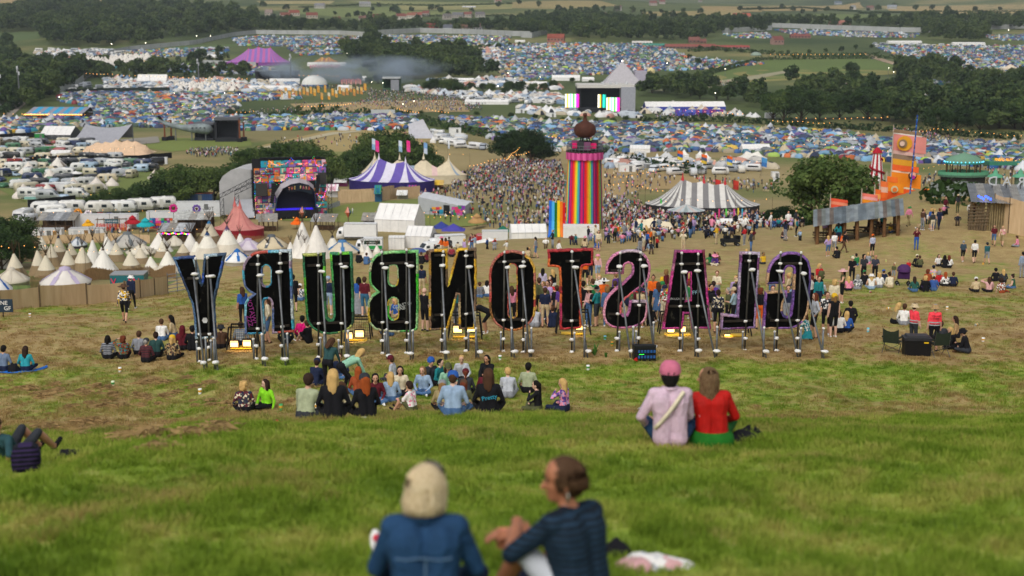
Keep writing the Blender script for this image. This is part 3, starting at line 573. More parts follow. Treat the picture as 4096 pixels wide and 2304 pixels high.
def person(loc,pose,yaw,label,top,sleeve,bottom,legs,hair='short',hcol='brownhair',hat=None,hatcol='navy',skin=None,pack=None,s=1.0,shoes=None,group=None,skirt=None):
 me,J=body_mesh(pose);r=random.Random(label+pose);skin=skin or r.choice(SKINS[:4]);sk=M_SKIN[skin];T=cm(top);B=cm(bottom)
 o=link('person',me,None,loc,R(yaw));s*=r.uniform(.97,1.06);o.scale=(s,s,s)
 tag(o,label,'person',group)
 ms=[sk,T,T if sleeve in 'SL' else sk,T if sleeve=='L' else sk,B,B if legs=='T' else sk,cm(shoes or r.choice(['white','black','charcoal','brown','white']))]
 for i,q in enumerate(ms):o.material_slots[i].link='OBJECT';o.material_slots[i].material=q
 hf=hfr(J)
 def child(name,me_,m_,mtx):
  c=bpy.data.objects.new(name,me_);COL.objects.link(c);c.parent=o;c.matrix_local=mtx
  if m_:
   if len(me_.materials)==0:me_.materials.append(m_)
   c.material_slots[0].link='OBJECT';c.material_slots[0].material=m_
  return c
 if HAIR.get(hair):child('hair',HAIR[hair],cm(hcol),hf)
 if hat:child('hat',HATS[hat],cm(hatcol),hf)
 gy=(yaw+math.degrees(math.atan2(-POSES[pose]['look'][0],POSES[pose]['look'][1])))%360
 if 80<gy<280:child('face',FACE,None,hf)
 if pack:
  sp=J['sp'];p=J['neck']-sp*.30+J['fw']*-.20;m_=Matrix((J['side'],J['fw'],sp)).transposed().to_4x4();m_.translation=p;child('backpack',PACK,cm(pack),m_)
 if skirt:
  pe=J['pel'];L={'short':.36,'mid':.55,'long':.82}[skirt];mb=MB();mb.lathe([(.15,.10),(.19,-.02),(.22+L*.1,-L)],(0,0,0),14,sy=.85)
  child('skirt',mb.mesh('skirt',[],True),B,Matrix.Translation(pe))
 PEOPLE.append(o);return o
 # ---------------------------------------------------------------- trees and hedges
def leafm(name,c0,c1,c2):
 m=bpy.data.materials.new(name);n,l=NT(m);b=n['Principled BSDF'];b.inputs['Roughness'].default_value=.7;b.inputs['Specular IOR Level'].default_value=.2
 g=n.new('ShaderNodeNewGeometry');nz=n.new('ShaderNodeTexNoise');nz.inputs['Scale'].default_value=.35;nz.inputs['Detail'].default_value=4;l.new(g.outputs['Position'],nz.inputs[0])
 oi=n.new('ShaderNodeObjectInfo');ad=n.new('ShaderNodeMath');ad.operation='MULTIPLY_ADD';ad.inputs[1].default_value=.30;l.new(oi.outputs['Random'],ad.inputs[0]);l.new(nz.outputs[0],ad.inputs[2])
 c=ramp(n,l,ad.outputs[0],[(.38,lin(c0)),(.6,lin(c1)),(.82,lin(c2))]);l.new(c,b.inputs['Base Color'])
 t=n.new('ShaderNodeBsdfTranslucent');l.new(c,t.inputs[0]);ms=n.new('ShaderNodeMixShader');ms.inputs[0].default_value=.25
 l.new(b.outputs[0],ms.inputs[1]);l.new(t.outputs[0],ms.inputs[2]);l.new(ms.outputs[0],n['Material Output'].inputs[0]);return m
M_LEAF=leafm('leaves','26391a','3d5426','5f7038');M_LEAFD=leafm('leaves_dark','1c2e15','2e4420','42562a');M_LEAFF=leafm('leaves_far','20331a','364a26','5c6c3a');M_BARK=mat('4a3c2e',.9,.3,4)
def quads(c,nrm,size,r):
 N=len(c);a=r.normal(0,1,(N,3));u=np.cross(nrm,a);u/=np.linalg.norm(u,axis=1)[:,None]+1e-9;w=np.cross(nrm,u);w/=np.linalg.norm(w,axis=1)[:,None]+1e-9
 s=size[:,None];v=np.stack([c-u*s-w*s*.6,c+u*s-w*s*.6,c+u*s*.7+w*s*.8,c-u*s*.7+w*s*.8],1).reshape(-1,3);return v
def mfq(name,v,m,core=None):
 f=np.arange(len(v)).reshape(-1,4);me=bpy.data.meshes.new(name);me.vertices.add(len(v));me.vertices.foreach_set('co',v.astype(np.float32).ravel())
 me.loops.add(f.size);me.loops.foreach_set('vertex_index',f.astype(np.int32).ravel());me.polygons.add(len(f));me.polygons.foreach_set('loop_start',np.arange(0,f.size,4,dtype=np.int32));me.update(calc_edges=True)
 me.materials.append(m);return me
def crq(seed,rx,rz,zc,ncl,per,leaf,flat=.0):
 r=np.random.default_rng(seed);d=r.normal(0,1,(ncl,3));d/=np.linalg.norm(d,axis=1)[:,None];d[:,2]=np.where(d[:,2]<-.45,-d[:,2],d[:,2])
 rad=r.uniform(.35,1,ncl)**.5;cc=d*rad[:,None]*np.array([rx,rx,rz])*r.uniform(.75,1.0,(ncl,1))+np.array([0,0,zc]);cr=r.uniform(.2,.42,ncl)*rx
 k=np.repeat(np.arange(ncl),per);e=r.normal(0,1,(len(k),3));e/=np.linalg.norm(e,axis=1)[:,None];q=r.uniform(.45,1,len(k))**.5
 c=cc[k]+e*(cr[k]*q)[:,None]*np.array([1,1,.75]);nrm=e+r.normal(0,.55,e.shape)+np.array([0,0,.35]);return quads(c,nrm,r.uniform(.6,1.3,len(k))*leaf,r)
def trunk(seed,h,r0,rx):
 mb=MB();r=random.Random(seed);mb.tube([(0,0,-.3),(.05*h*r.uniform(-1,1),0,h*.35),(.04*h*r.uniform(-1,1),.03*h,h*.75)],[r0,r0*.7,r0*.35],7)
 for i in range(6):
  a=i*1.05+r.uniform(-.3,.3);z=h*r.uniform(.28,.5);mb.tube([(0,0,z),(rx*.35*math.cos(a),rx*.35*math.sin(a),z+h*.16),(rx*.7*math.cos(a),rx*.7*math.sin(a),z+h*.3)],[r0*.4,r0*.25,r0*.08],5)
 return mb.mesh('trunk',M_BARK,True)
TREE={}
def _trees():
 for i in range(4):TREE['oak%d'%i]=(trunk(i,9,.38,4.5),mfq('crown',crq(i,4.8,3.9,6.6,46,150,.17),M_LEAF))
 for i in range(3):TREE['tall%d'%i]=(trunk(20+i,11,.35,3.4),mfq('crown',crq(30+i,3.6,5.4,7.6,46,130,.17),M_LEAF))
 for i in range(3):TREE['bush%d'%i]=(trunk(40+i,3,.15,2),mfq('crown',crq(50+i,3.4,2.6,2.4,34,130,.13),M_LEAF))
 for i in range(3):TREE['far%d'%i]=(trunk(60+i,9,.4,4),mfq('crown',crq(70+i,4.8,4.6,6.0,24,34,.48),M_LEAFF))
_trees()
def tree(label,loc,kind,s=1.0,sz=1.0,group=None,name='tree',dark=False):
 t=thing(name,label,'tree',Vector(loc)-Vector((0,0,(2.5 if kind[:3]!='bus' else .6)*s)),rnd.uniform(0,6.28),group);t.scale=(s,s,s*sz);a,b=TREE[kind]
 link('trunk',a,t);c=link('crown',b,t)
 if dark:c.material_slots[0].link='OBJECT';c.material_slots[0].material=M_LEAFD
 return t
def hedge(label,pts,h,w,dens=1.0,leaf=.3,m=None,cat='hedge'):
 r=np.random.default_rng(abs(hash(label))%9999 if False else len(label)*37+int(h*10));C=[];Nn=[]
 base=Vector(pts[0])
 for a,b in zip(pts[:-1],pts[1:]):
  a=Vector(a);b=Vector(b);L=(b-a).length;n=int(L*(h+w)*dens/(leaf*leaf)*.55);t=r.uniform(0,1,n);an=r.uniform(-.25,math.pi+.25,n);q=r.uniform(.75,1.05,n)
  lump=.78+.3*np.sin(t*L*.55+len(C))*np.sin(t*L*.21+1);d=(b-a).normalized();sd=np.array([d.y,-d.x,0])
  x=a.x+(b.x-a.x)*t;y=a.y+(b.y-a.y)*t;off=np.cos(an)*w/2*q*lump;zz=np.maximum(np.sin(an),-.05)*h*q*lump
  px=x+sd[0]*off;py=y+sd[1]*off;C.append(np.c_[px,py,hz(x,y)+zz+.1]);Nn.append(np.c_[sd[0]*np.cos(an),sd[1]*np.cos(an),np.sin(an)]+r.normal(0,.5,(n,3)))
 C=np.concatenate(C);Nn=np.concatenate(Nn);v=quads(C,Nn,r.uniform(.6,1.3,len(C))*leaf,r)-np.array(base)
 return tag(link('hedge',mfq('hedge',v,m or M_LEAFD),None,base),label,cat)
 # ---------------------------------------------------------------- tents
def canvas(c,rough=.75,var=.10):return mat(c,rough,var,.8,kind='',spec=.2)
M_WHITE=canvas('e6e4e0');M_CREAM=canvas('d8ccb4');M_POLE=mat('6a5a44',.8,.3,3);M_DARK=mat('1a1b1e',.8);M_GLASS=mat('2a3238',.15,.05,1,spec=.6);M_BNET=mat('141617',.9)
def rgt(label,cat,loc,rz,peaks,hl,hw,eave,mats,seq=None,nu=48,nv=7,pw=1.7,wall=None,sq=2.,sag=.35,tip=None,name='big_top',group=None,split=False,wallh=None):
 t=thing(name,label,cat,loc,rz,group);xs=[p[0]for p in peaks];seq=seq or[0]
 def zr(x):
  for(x0,z0),(x1,z1)in zip(peaks[:-1],peaks[1:]):
   if x0<=x<=x1:k=(x-x0)/(x1-x0);zz=z0+(z1-z0)*k;return zz-(zz-eave)*sag*(1-abs(2*k-1))**.8
  return peaks[0][1]if x<=xs[0]else peaks[-1][1]
 def pt(i,v):
  a=2*math.pi*i/nu;c,s=math.cos(a),math.sin(a);ex=hl*math.copysign(abs(c)**(2/sq),c);ey=hw*math.copysign(abs(s)**(2/sq),s)
  rx=min(max(ex*(1.0 if len(xs)==1 else .92),xs[0]),xs[-1]);z=zr(rx);sc=1-.0*v
  return(rx+(ex-rx)*v,ey*v,eave+(z-eave)*(1-v)**pw)
 groups={}
 for i in range(nu):groups.setdefault((i*len(seq)//nu if False else i)if split else 0,[]).append(i)
 if split:
  per=max(1,split);groups={}
  for i in range(nu):groups.setdefault(i//per,[]).append(i)
 for g,ii in groups.items():
  mb=MB()
  for i in ii:
   for j in range(nv):
    a,b=j/nv,(j+1)/nv;mm=seq[(g if split else i)%len(seq)]
    mb.quad(pt(i,a),pt(i,b),pt(i+1,b),pt(i+1,a),m=0 if split else mm)
  if split:mb.build('canvas_panel',mats[seq[g%len(seq)]],t,True)
  else:mb.build('roof',mats,t,True)
 if wall:
  mb=MB()
  for i in range(nu):p,q=pt(i,.985),pt(i+1,.985);mb.quad((p[0],p[1],-1),(q[0],q[1],-1),(q[0],q[1],eave),(p[0],p[1],eave))
  mb.build('side_wall',wall,t)
 if tip:
  for x,z in peaks:MB().lathe([(.5,-.6),(.18,.5),(.02,1.6)],(x,0,z-.1),8).build('peak_cap',tip,t,True)
 return t
def frt(label,loc,rz,L,W,eave,ridge,roof=None,wall=None,bays=5,name='marquee',group=None,open_front=False,cat='tent'):
 t=thing(name,label,cat,loc,rz,group);roof=roof or M_WHITE;wall=wall or M_WHITE;n=bays
 for i in range(n):
  x0=-L/2+L*i/n+.02;x1=-L/2+L*(i+1)/n-.02;mb=MB()
  for s in(-1,1):mb.quad((x0,s*(W/2+.12),eave-.05),(x1,s*(W/2+.12),eave-.05),(x1,s*W*.25,(eave+ridge)/2-.08),(x0,s*W*.25,(eave+ridge)/2-.08));mb.quad((x0,s*W*.25,(eave+ridge)/2-.08),(x1,s*W*.25,(eave+ridge)/2-.08),(x1,0,ridge),(x0,0,ridge))
  mb.build('roof_sheet',roof,t)
 mb=MB()
 for s in(-1,1):
  if not(open_front and s<0):mb.quad((-L/2,s*W/2,-.5),(L/2,s*W/2,-.5),(L/2,s*W/2,eave),(-L/2,s*W/2,eave))
  mb.quad((s*L/2,-W/2,-.5),(s*L/2,W/2,-.5),(s*L/2,W/2,eave),(s*L/2,0,ridge-.03),(s*L/2,-W/2,eave))
 mb.build('wall',wall,t)
 for i in range(n+1):
  x=-L/2+L*i/n;MB().tube([(x,-W/2-.03,-.5),(x,-W/2-.03,eave),(x,0,ridge+.02),(x,W/2+.03,eave),(x,W/2+.03,-.5)],.035,4).build('frame',mat('c8cacb',.5,.1),t)
 return t
def dome_mesh(seed,mats):
 r=random.Random(seed);mb=MB();n=14;k=5;L,W,H=1.55,1.15,1.25
 def pt(i,j):a=2*math.pi*i/n;e=math.pi/2*j/k;q=1+.05*math.cos(4*a);return(L*q*math.cos(a)*math.cos(e)**.8,W*q*math.sin(a)*math.cos(e)**.8,H*math.sin(e)**.9)
 for j in range(k):
  for i in range(n):mb.quad(pt(i,j),pt(i+1,j),pt(i+1,j+1),pt(i,j+1),m=1 if(i in(0,n-1)and j<3)or(seed%3==1 and i%7==3)else 0)
 return mb.mesh('dome_tent',mats,True)
def tunnel_mesh(seed,mats):
 mb=MB();st=[(-2.4,.7,.9),(-1.5,1.2,1.6),(0,1.35,1.85),(1.3,1.3,1.7),(2.2,.9,1.2),(2.6,.2,.3)]
 for(x0,w0,h0),(x1,w1,h1)in zip(st[:-1],st[1:]):
  for j in range(8):
   a,b=math.pi*j/8,math.pi*(j+1)/8;mb.quad((x0,w0*math.cos(a),h0*math.sin(a)),(x1,w1*math.cos(a),h1*math.sin(a)),(x1,w1*math.cos(b),h1*math.sin(b)),(x0,w0*math.cos(b),h0*math.sin(b)),m=1 if x0==0 and j in(3,4)else 0)
 mb.add([(-2.4,.7*math.cos(math.pi*j/8),.9*math.sin(math.pi*j/8))for j in range(9)],[tuple(range(9))],1);return mb.mesh('tunnel_tent',mats,True)
def cone_mesh(nm,mats,R0,H,wallh,n=12,band=0.0,notch=True):
 mb=MB();prof=[(R0*1.0,0),(R0*.98,wallh)]if wallh else[(R0,0)];k=6
 for j in range(1,k+1):t=j/k;prof.append((max(R0*.98*(1-t)**1.12,.04),wallh+(H-wallh)*t))
 mb.lathe(prof,(0,0,0),n,mats=lambda i,j:1 if(prof[j][1]<H*band-.01)else(2 if notch and i==n*3//4 and j<len(prof)//2 else 0));return mb.mesh(nm,mats,True)
M_TPOLE=mat('4a3a28',.9,.3,3)
TIPI_SETS=[('d2c8b2','8a7658','6a5a46'),('dcd4c2','9a866a','b8a88c'),('e2ddd4','e2ddd4','c8c0b2'),('c8bca4','7a6850','5a4c3c'),('e4dfd2','cfc6b4','d8d0c0')]
def tipi(label,loc,H,Rr,ci,rz,group='tipis in the tipi village',lean=0,topc=None):
 c=TIPI_SETS[ci];t=thing('tipi',label,'tipi',loc,rz,group)
 ms=[canvas(c[0]),canvas(c[1]),canvas(c[2])];mb=MB();n=16;k=7
 for j in range(k):
  a,b=j/k,(j+1)/k
  for i in range(n):
   def p(i,t_):an=2*math.pi*i/n;rr=Rr*(1-t_)**1.03+.07;return(rr*math.cos(an)+lean*t_,rr*math.sin(an),H*t_-.15)
   mb.quad(p(i,a),p(i+1,a),p(i+1,b),p(i,b),m=2 if i==12 and a<.4 else 0)
 mb2=MB();mb1=MB();k2=3
 for q,m_ in zip(mb.f,mb.m):
  z=sum(mb.v[x][2]for x in q)/4;(mb2 if z<H*.42 and c[0]!=c[1]else mb1).add([mb.v[x]for x in q],[(0,1,2,3)],m_ if z>=H*.42 or c[0]==c[1]else(1 if m_==0 else 2))
 mb1.build('canvas',ms,t,True)
 if mb2.v:mb2.build('canvas_band',ms,t,True)
 if topc:MB().lathe([(Rr*.2,H*.8),(.10,H*1.0)],(lean*.9,0,-.1),10).build('top_collar',canvas(topc),t,True)
 r=random.Random(label)
 for i in range(9):
  a=2*math.pi*i/9+r.uniform(-.2,.2);L=1.3+r.uniform(-.03,.16);e=(lean,0,H);s0=(Rr*.98*math.cos(a),Rr*.98*math.sin(a),0)
  tip=[s0[q]+(e[q]-s0[q])*L for q in range(3)];st=[s0[q]+(e[q]-s0[q])*.93 for q in range(3)];MB().tube([st,tip],[.055,.03],4).build('pole',M_TPOLE,t)
 return t
def yurt(label,loc,Rr,hw,ht,wallc,roofc,crownc,strips=True,group=None):
 t=thing('yurt',label,'yurt',loc,rnd.uniform(0,3),group)
 MB().lathe([(Rr,-.4),(Rr,hw*.75),(Rr*1.02,hw*.75)],n=20).build('wall',canvas(wallc),t,True)
 MB().lathe([(Rr*1.04,hw*.75),(Rr*1.05,hw),(Rr*.62,hw+(ht-hw)*.45),(Rr*.25,hw+(ht-hw)*.82),(Rr*.2,ht*.97)],n=20).build('roof',canvas(roofc),t,True)
 MB().lathe([(Rr*.26,hw+(ht-hw)*.80),(Rr*.22,ht),(Rr*.02,ht+.15)],n=16).build('crown_cap',canvas(crownc),t,True)
 if strips:
  for k in range(6):
   a=k*math.pi/3;mb=MB();L=[(Rr*1.06,hw+.02),(Rr*.63,hw+(ht-hw)*.45+.05),(Rr*.26,hw+(ht-hw)*.82+.05)]
   for(r0,z0),(r1,z1)in zip(L[:-1],L[1:]):
    w0,w1=.09,.09;mb.quad((r0*math.cos(a-w0),r0*math.sin(a-w0),z0),(r0*math.cos(a+w0),r0*math.sin(a+w0),z0),(r1*math.cos(a+w1*2),r1*math.sin(a+w1*2),z1),(r1*math.cos(a-w1*2),r1*math.sin(a-w1*2),z1))
   mb.build('roof_strip',canvas(crownc),t)
 return t
def bell(label,loc,s=1.0,c='d8d0c4',rz=0,group='cream bell tents among the campervans'):
 t=thing('bell_tent',label,'tent',loc,rz,group);t.scale=(s,s,s);link('canvas',cone_mesh('canvas',[canvas(c),canvas(c),canvas('8a7f72')],2.4,3.1,.6),t);return t
 # ---------------------------------------------------------------- vehicles
M_TYRE=mat('17181a',.9,.1);M_RIM=mat('8a8c90',.4,.1,3,.6)
def vpaint(c):return mat(c,.35,.06,1.5,spec=.5)
def wheel(t,x,y,r=.33):
 w=MB();w.lathe([(r*.55,-.1),(r*.96,-.1),(r,-.06),(r,.06),(r*.96,.1),(r*.55,.1)],n=14);o=w.build('wheel',M_TYRE,t,True,(x,y,r));o.rotation_euler=(R(90),0,0)
 h=MB();h.lathe([(r*.56,-.07),(r*.5,-.085),(.01,-.06)],n=10);h.lathe([(r*.56,.07),(r*.5,.085),(.01,.06)],n=10);h.build('rim',M_RIM,o,True)
def side_win(t,x0,x1,z0,z1,W,name='window',m=None):
 for s in(-1,1):MB().box(((x0+x1)/2,s*(W/2+.005),(z0+z1)/2),(x1-x0,.03,z1-z0)).build(name,m or M_GLASS,t)
def rbody(prof,W,bev=.12):
 mb=MB();n=len(prof);cx=sum(p[0]for p in prof)/n;cz=sum(p[1]for p in prof)/n;rings=[(-W/2,1-bev/1.3),(-W/2+bev,1.0),(W/2-bev,1.0),(W/2,1-bev/1.3)]
 v=[]
 for y,k in rings:
  for x,z in prof:v.append((cx+(x-cx)*(1-(1-k)*.6),y,z if z<cz else cz+(z-cz)*k))
 f=[tuple(range(n)),tuple(range(3*n,4*n))[::-1]]
 for j in range(3):f+=[(j*n+i,(j+1)*n+i,(j+1)*n+(i+1)%n,j*n+(i+1)%n)for i in range(n)]
 return mb.add(v,f)
def caravan(label,c='dcdad2',stripe='8a8478',group=None):
 t=thing('caravan',label,'caravan',group=group);W=2.2
 rbody([(-2.7,.45),(-2.85,1.2),(-2.6,2.15),(-2.2,2.5),(2.1,2.55),(2.5,2.3),(2.9,1.3),(2.75,.5)],W).build('body',vpaint(c),t,True)
 MB().box((0,0,.95),(5.55,W+.03,.12)).build('stripe',vpaint(stripe),t)
 side_win(t,-2.0,-1.1,1.35,1.95,W);side_win(t,.6,1.6,1.35,1.95,W)
 MB().box((2.72,0,1.7),(.12,1.7,.6)).build('front_window',M_GLASS,t);MB().box((-2.74,0,1.7),(.12,1.6,.55)).build('rear_window',M_GLASS,t)
 MB().box((-.2,-W/2,1.35),(.65,.04,1.6)).build('door',vpaint('c8c6be'),t);MB().box((.3,0,2.6),(.6,.6,.12)).build('roof_vent',vpaint('f0efe9'),t)
 wheel(t,-.1,-1.0);wheel(t,-.1,1.0);MB().tube([(2.7,.4,.5),(3.7,0,.5),(2.7,-.4,.5)],.05,5).build('tow_bar',M_STEEL,t);return t
def van(label,c='e2e2e0',group=None,high=True,L=5.6):
 t=thing('van',label,'van',group=group);W=2.0;H=2.6 if high else 2.0
 rbody([(-L/2,.45),(-L/2,H-.25),(-L/2+.2,H),(L/2-2.0,H),(L/2-1.55,H-.15),(L/2-.75,1.45),(L/2-.1,1.15),(L/2,.5)],W).build('body',vpaint(c),t,True)
 MB().quad((L/2-1.46,-.85,H-.28),(L/2-1.46,.85,H-.28),(L/2-.76,.9,1.5),(L/2-.76,-.9,1.5)).build('windscreen',M_GLASS,t).location=(.05,0,.03)
 side_win(t,L/2-2.2,L/2-1.35,1.4,1.95,W,'cab_window');side_win(t,-L/2+.8,-L/2+1.9,1.4,1.95,W)
 for s in(-1,1):MB().box((L/2-.06,s*.75,.95),(.12,.3,.2)).build('headlight',mat('e8e8e0',.2),t)
 MB().box((L/2-.02,0,.55),(.15,1.9,.25)).build('bumper',mat('2a2b2d',.7),t);MB().box((-L/2-.01,0,1.75),(.05,1.5,.5)).build('rear_window',M_GLASS,t)
 for x in(-L/2+1.0,L/2-.95):
  for s in(-1,1):wheel(t,x,s*.9,.35)
 return t
def camper(label,c='e6e5e0',stripe='6a6c70',group=None):
 t=thing('motorhome',label,'motorhome',group=group);W=2.3
 rbody([(-3.3,.5),(-3.4,2.6),(-3.1,2.9),(1.3,2.95),(2.35,2.8),(2.5,2.3),(2.0,1.95),(2.6,1.3),(3.3,1.1),(3.35,.5)],W).build('body',vpaint(c),t,True)
 MB().box((-.5,0,1.1),(5.6,W+.03,.10)).build('stripe',vpaint(stripe),t)
 MB().quad((2.02,-.95,1.95),(2.02,.95,1.95),(2.62,.95,1.36),(2.62,-.95,1.36)).build('windscreen',M_GLASS,t).location=(.05,0,.04)
 side_win(t,-2.6,-1.5,1.55,2.15,W);side_win(t,-.8,.2,1.55,2.15,W);side_win(t,1.4,2.0,1.35,1.85,W,'cab_window')
 for s in(-1,1):MB().box((3.3,s*.8,.9),(.1,.3,.2)).build('headlight',mat('e8e8e0',.2),t)
 MB().box((-1.2,.2,3.0),(.7,.7,.14)).build('roof_vent',vpaint('cfd0d0'),t);MB().box((.6,-.2,2.99),(1.2,.8,.06)).build('solar_panel',mat('1a2430',.3),t)
 for x in(-2.1,2.5):
  for s in(-1,1):wheel(t,x,s*1.0,.35)
 return t
def car(label,c='5a5e66',group=None):
 t=thing('parked_car',label,'car',group=group);W=1.8
 rbody([(-2.1,.35),(-2.15,.9),(-1.8,1.0),(-1.3,1.42),(.3,1.45),(1.0,.98),(2.0,.82),(2.1,.38)],W,.2).build('body',vpaint(c),t,True)
 side_win(t,-1.25,-.4,1.02,1.32,W-.14);side_win(t,-.3,.45,1.02,1.32,W-.14)
 MB().quad((.36,-.7,1.4),(.36,.7,1.4),(.98,.75,1.02),(.98,-.75,1.02)).build('windscreen',M_GLASS,t).location=(.04,0,.04)
 for s in(-1,1):MB().box((2.05,s*.65,.7),(.12,.35,.15)).build('headlight',mat('e8e8e0',.2),t)
 for x in(-1.3,1.3):
  for s in(-1,1):wheel(t,x,s*.8,.31)
 return t
def truck(label,loc,rz,box='e4e4e2',cab='e8e8e6',L=7.5,H=3.7,group=None,boxlabel=None):
 t=thing('lorry',label,'lorry',loc,rz,group);W=2.5
 MB().box((-.9,0,(H+.9)/2),(L-1.8,W,H-.9)).build('cargo_box',vpaint(box),t);MB().box((-.9,0,.75),(L-1.8,1.2,.25)).build('chassis',M_DARK,t)
 for s in(-1,1):MB().box((-.9,s*W/2,H-.06),(L-1.8,.1,.12)).box((-.9,s*W/2,.96),(L-1.8,.1,.12)).build('box_rail',vpaint('b8babc'),t)
 x=L/2-1.75;rbody([(x,.5),(x,2.9),(x+.3,3.0 if H>3.2 else 2.5),(x+1.2,2.75 if H>3.2 else 2.4),(x+1.7,1.5),(x+1.75,.5)],2.3).build('cab',vpaint(cab),t,True)
 MB().quad((x+1.24,-1,2.55),(x+1.24,1,2.55),(x+1.68,1.0,1.6),(x+1.68,-1.0,1.6)).build('windscreen',M_GLASS,t).location=(.05,0,.02)
 side_win(t,x+.5,x+1.15,1.6,2.3,2.3,'cab_window')
 for s in(-1,1):MB().box((x+1.74,s*.85,.85),(.1,.35,.2)).build('headlight',mat('e8e8e0',.2),t)
 MB().box((-L/2-.01,0,(H+.9)/2),(.06,W-.3,H-1.2)).build('rear_door',vpaint('d0d2d4'),t)
 for xx in(-L/2+1.4,x+.9):
  for s in(-1,1):wheel(t,xx,s*1.0,.45)
 return t
def ctn(label,loc,rz,L,W,H,c,name='container',cat='container',door=True,group=None,roofc=None):
 t=thing(name,label,cat,loc,rz,group);mb=MB();mb.box((0,0,H/2),(L,W,H)).build('body',vpaint(c),t);n=int(L/.5)
 rb=MB()
 for i in range(n):
  for s in(-1,1):rb.box((-L/2+.25+i*L/n,s*(W/2+.02),H/2),(.2,.05,H-.3))
 rb.build('ribs',vpaint(c),t);MB().box((0,0,H+.02),(L+.06,W+.06,.08)).build('roof_edge',vpaint(roofc or 'c8c8c4'),t)
 if door:MB().box((L*.18,-W/2-.03,H*.45),(1.0,.06,H*.85)).build('door',vpaint('6a6c6a'),t)
 return t
 # ---------------------------------------------------------------- small builders
M_BULB=mat('ffb45a',emit=4);M_LAMP=mat('fff1da',emit=14);M_WIRE=mat('24221f',.8)
def festoon(label,pts,per=8,sag=.6,r=.09,poles=True,m=None,group='strings of warm festoon bulbs',pole_h=None,name='festoon_string'):
 pts=[Vector(p)for p in pts];b=pts[0].copy();t=thing(name,label,'light string',b,group=group);cab=MB();bl=MB()
 for p,q in zip(pts[:-1],pts[1:]):
  c=[p.lerp(q,k/8)-Vector((0,0,sag*4*(k/8)*(1-k/8)))-b for k in range(9)];cab.tube(c,max(.012,r*.14),4,cap=False)
  for i in range(per):k=(i+.5)/per;e=p.lerp(q,k)-Vector((0,0,sag*4*k*(1-k)+r*1.1))-b;bl.ell(e,(r,r,r*1.2),0,6,4)
 cab.build('cable',M_WIRE,t);stuff(bl.build('bulbs',m or M_BULB,t,True))
 if poles:
  for p in pts:g=float(hz(p.x,p.y));MB().tube([(p.x-b.x,p.y-b.y,g-b.z-.2),(p.x-b.x,p.y-b.y,.15+p.z-b.z)],max(.05,r*.55),5).build('pole',M_POLE,t)
 return t
def fline(label,pix,h,**k):return festoon(label,[gp(*p)+Vector((0,0,h))for p in pix],**k)
def lamp_mast(label,loc,h,m=None,r=.3,group='lit floodlight masts across the site'):
 t=thing('light_mast',label,'light',loc,group=group);MB().tube([(0,0,-.5),(0,0,h)],[.16,.09],6).build('mast',M_STEEL,t);MB().box((0,-.1,h),(r*2.4,.3,.2)).build('bracket',M_DARK,t)
 MB().ell((0,-.3,h),(r,r*.6,r),0,8,5).build('lamp',m or M_LAMP,t,True);return t
def fnc(label,pts,h,m,step=2.5,sag=.06,name='fence',cat='fence',postm=None,thick=.05,cap=None,postr=.05):
 pts=[Vector(p)for p in pts];b=pts[0].copy();t=thing(name,label,cat,b)
 for p,q in zip(pts[:-1],pts[1:]):
  n=max(1,int((q-p).length/step))
  for i in range(n):
   a=p.lerp(q,i/n);c=p.lerp(q,(i+1)/n);a.z=float(hz(a.x,a.y));c.z=float(hz(c.x,c.y));d=(c-a).normalized();nn=Vector((-d.y,d.x,0))*thick;ha=h*(1+rnd.uniform(-sag,sag));a-=b;c-=b;mid=(a+c)/2
   mb=MB();mb.quad(a-Vector((0,0,.2)),mid+nn*1.5-Vector((0,0,.2)),mid+nn*1.5+Vector((0,0,ha*(1-sag))),a+Vector((0,0,ha)));mb.quad(mid+nn*1.5-Vector((0,0,.2)),c-Vector((0,0,.2)),c+Vector((0,0,ha)),mid+nn*1.5+Vector((0,0,ha*(1-sag))))
   mb.build('panel',m,t,True)
   if postm:MB().tube([a-Vector((0,0,.2)),a+Vector((0,0,h*1.04))],postr,5).build('post',postm,t)
 return t
def flag(label,loc,h,cols,w=1.2,fh=3.0,rz=0,kind='feather',group=None,poleh=None):
 t=thing('flag',label,'flag',loc,rz,group);MB().tube([(0,0,-.3),(0,0,h)],[.07,.03],5).build('pole',M_POLE,t);n=len(cols);z1=h-.1
 for k,c in enumerate(cols):
  mb=MB();a0=z1-fh*k/n;a1=z1-fh*(k+1)/n
  for j in range(4):
   x0,x1=w*j/4,w*(j+1)/4;f=lambda x:.12*w*math.sin(x/w*5+k)
   mb.quad((x0,f(x0),a1-.25*x0),(x1,f(x1),a1-.25*x1),(x1,f(x1),a0-.25*x1),(x0,f(x0),a0-.25*x0))
  mb.build('cloth',canvas(c,.8),t,True)
 return t
def house(label,loc,rz,L,W,e,r,wallc,roofc,group='houses of the village beyond the fields'):
 t=thing('house',label,'house',loc,rz,group);MB().box((0,0,e/2-.5),(L,W,e+1)).add([(-L/2,-W/2,e),(-L/2,W/2,e),(-L/2,0,r),(L/2,-W/2,e),(L/2,W/2,e),(L/2,0,r)],[(0,1,2),(3,5,4)]).build('wall',mat(wallc,.9,.15,.4),t)
 for s in(-1,1):MB().quad((-L/2-.3,s*(W/2+.3),e-.2),(L/2+.3,s*(W/2+.3),e-.2),(L/2+.3,0,r+.05),(-L/2-.3,0,r+.05)).build('roof',mat(roofc,.9,.2,.5),t)
 MB().box((L*.3,0,r+.4),(.9,.7,1.4)).build('chimney',mat('8a5a48',.9),t)
 for k in range(max(2,int(L/3.5))):MB().box((-L/2+(k+.5)*L/max(2,int(L/3.5)),-W/2-.04,e*.62),(1.3,.08,1.4)).build('window',M_GLASS,t)
 return t
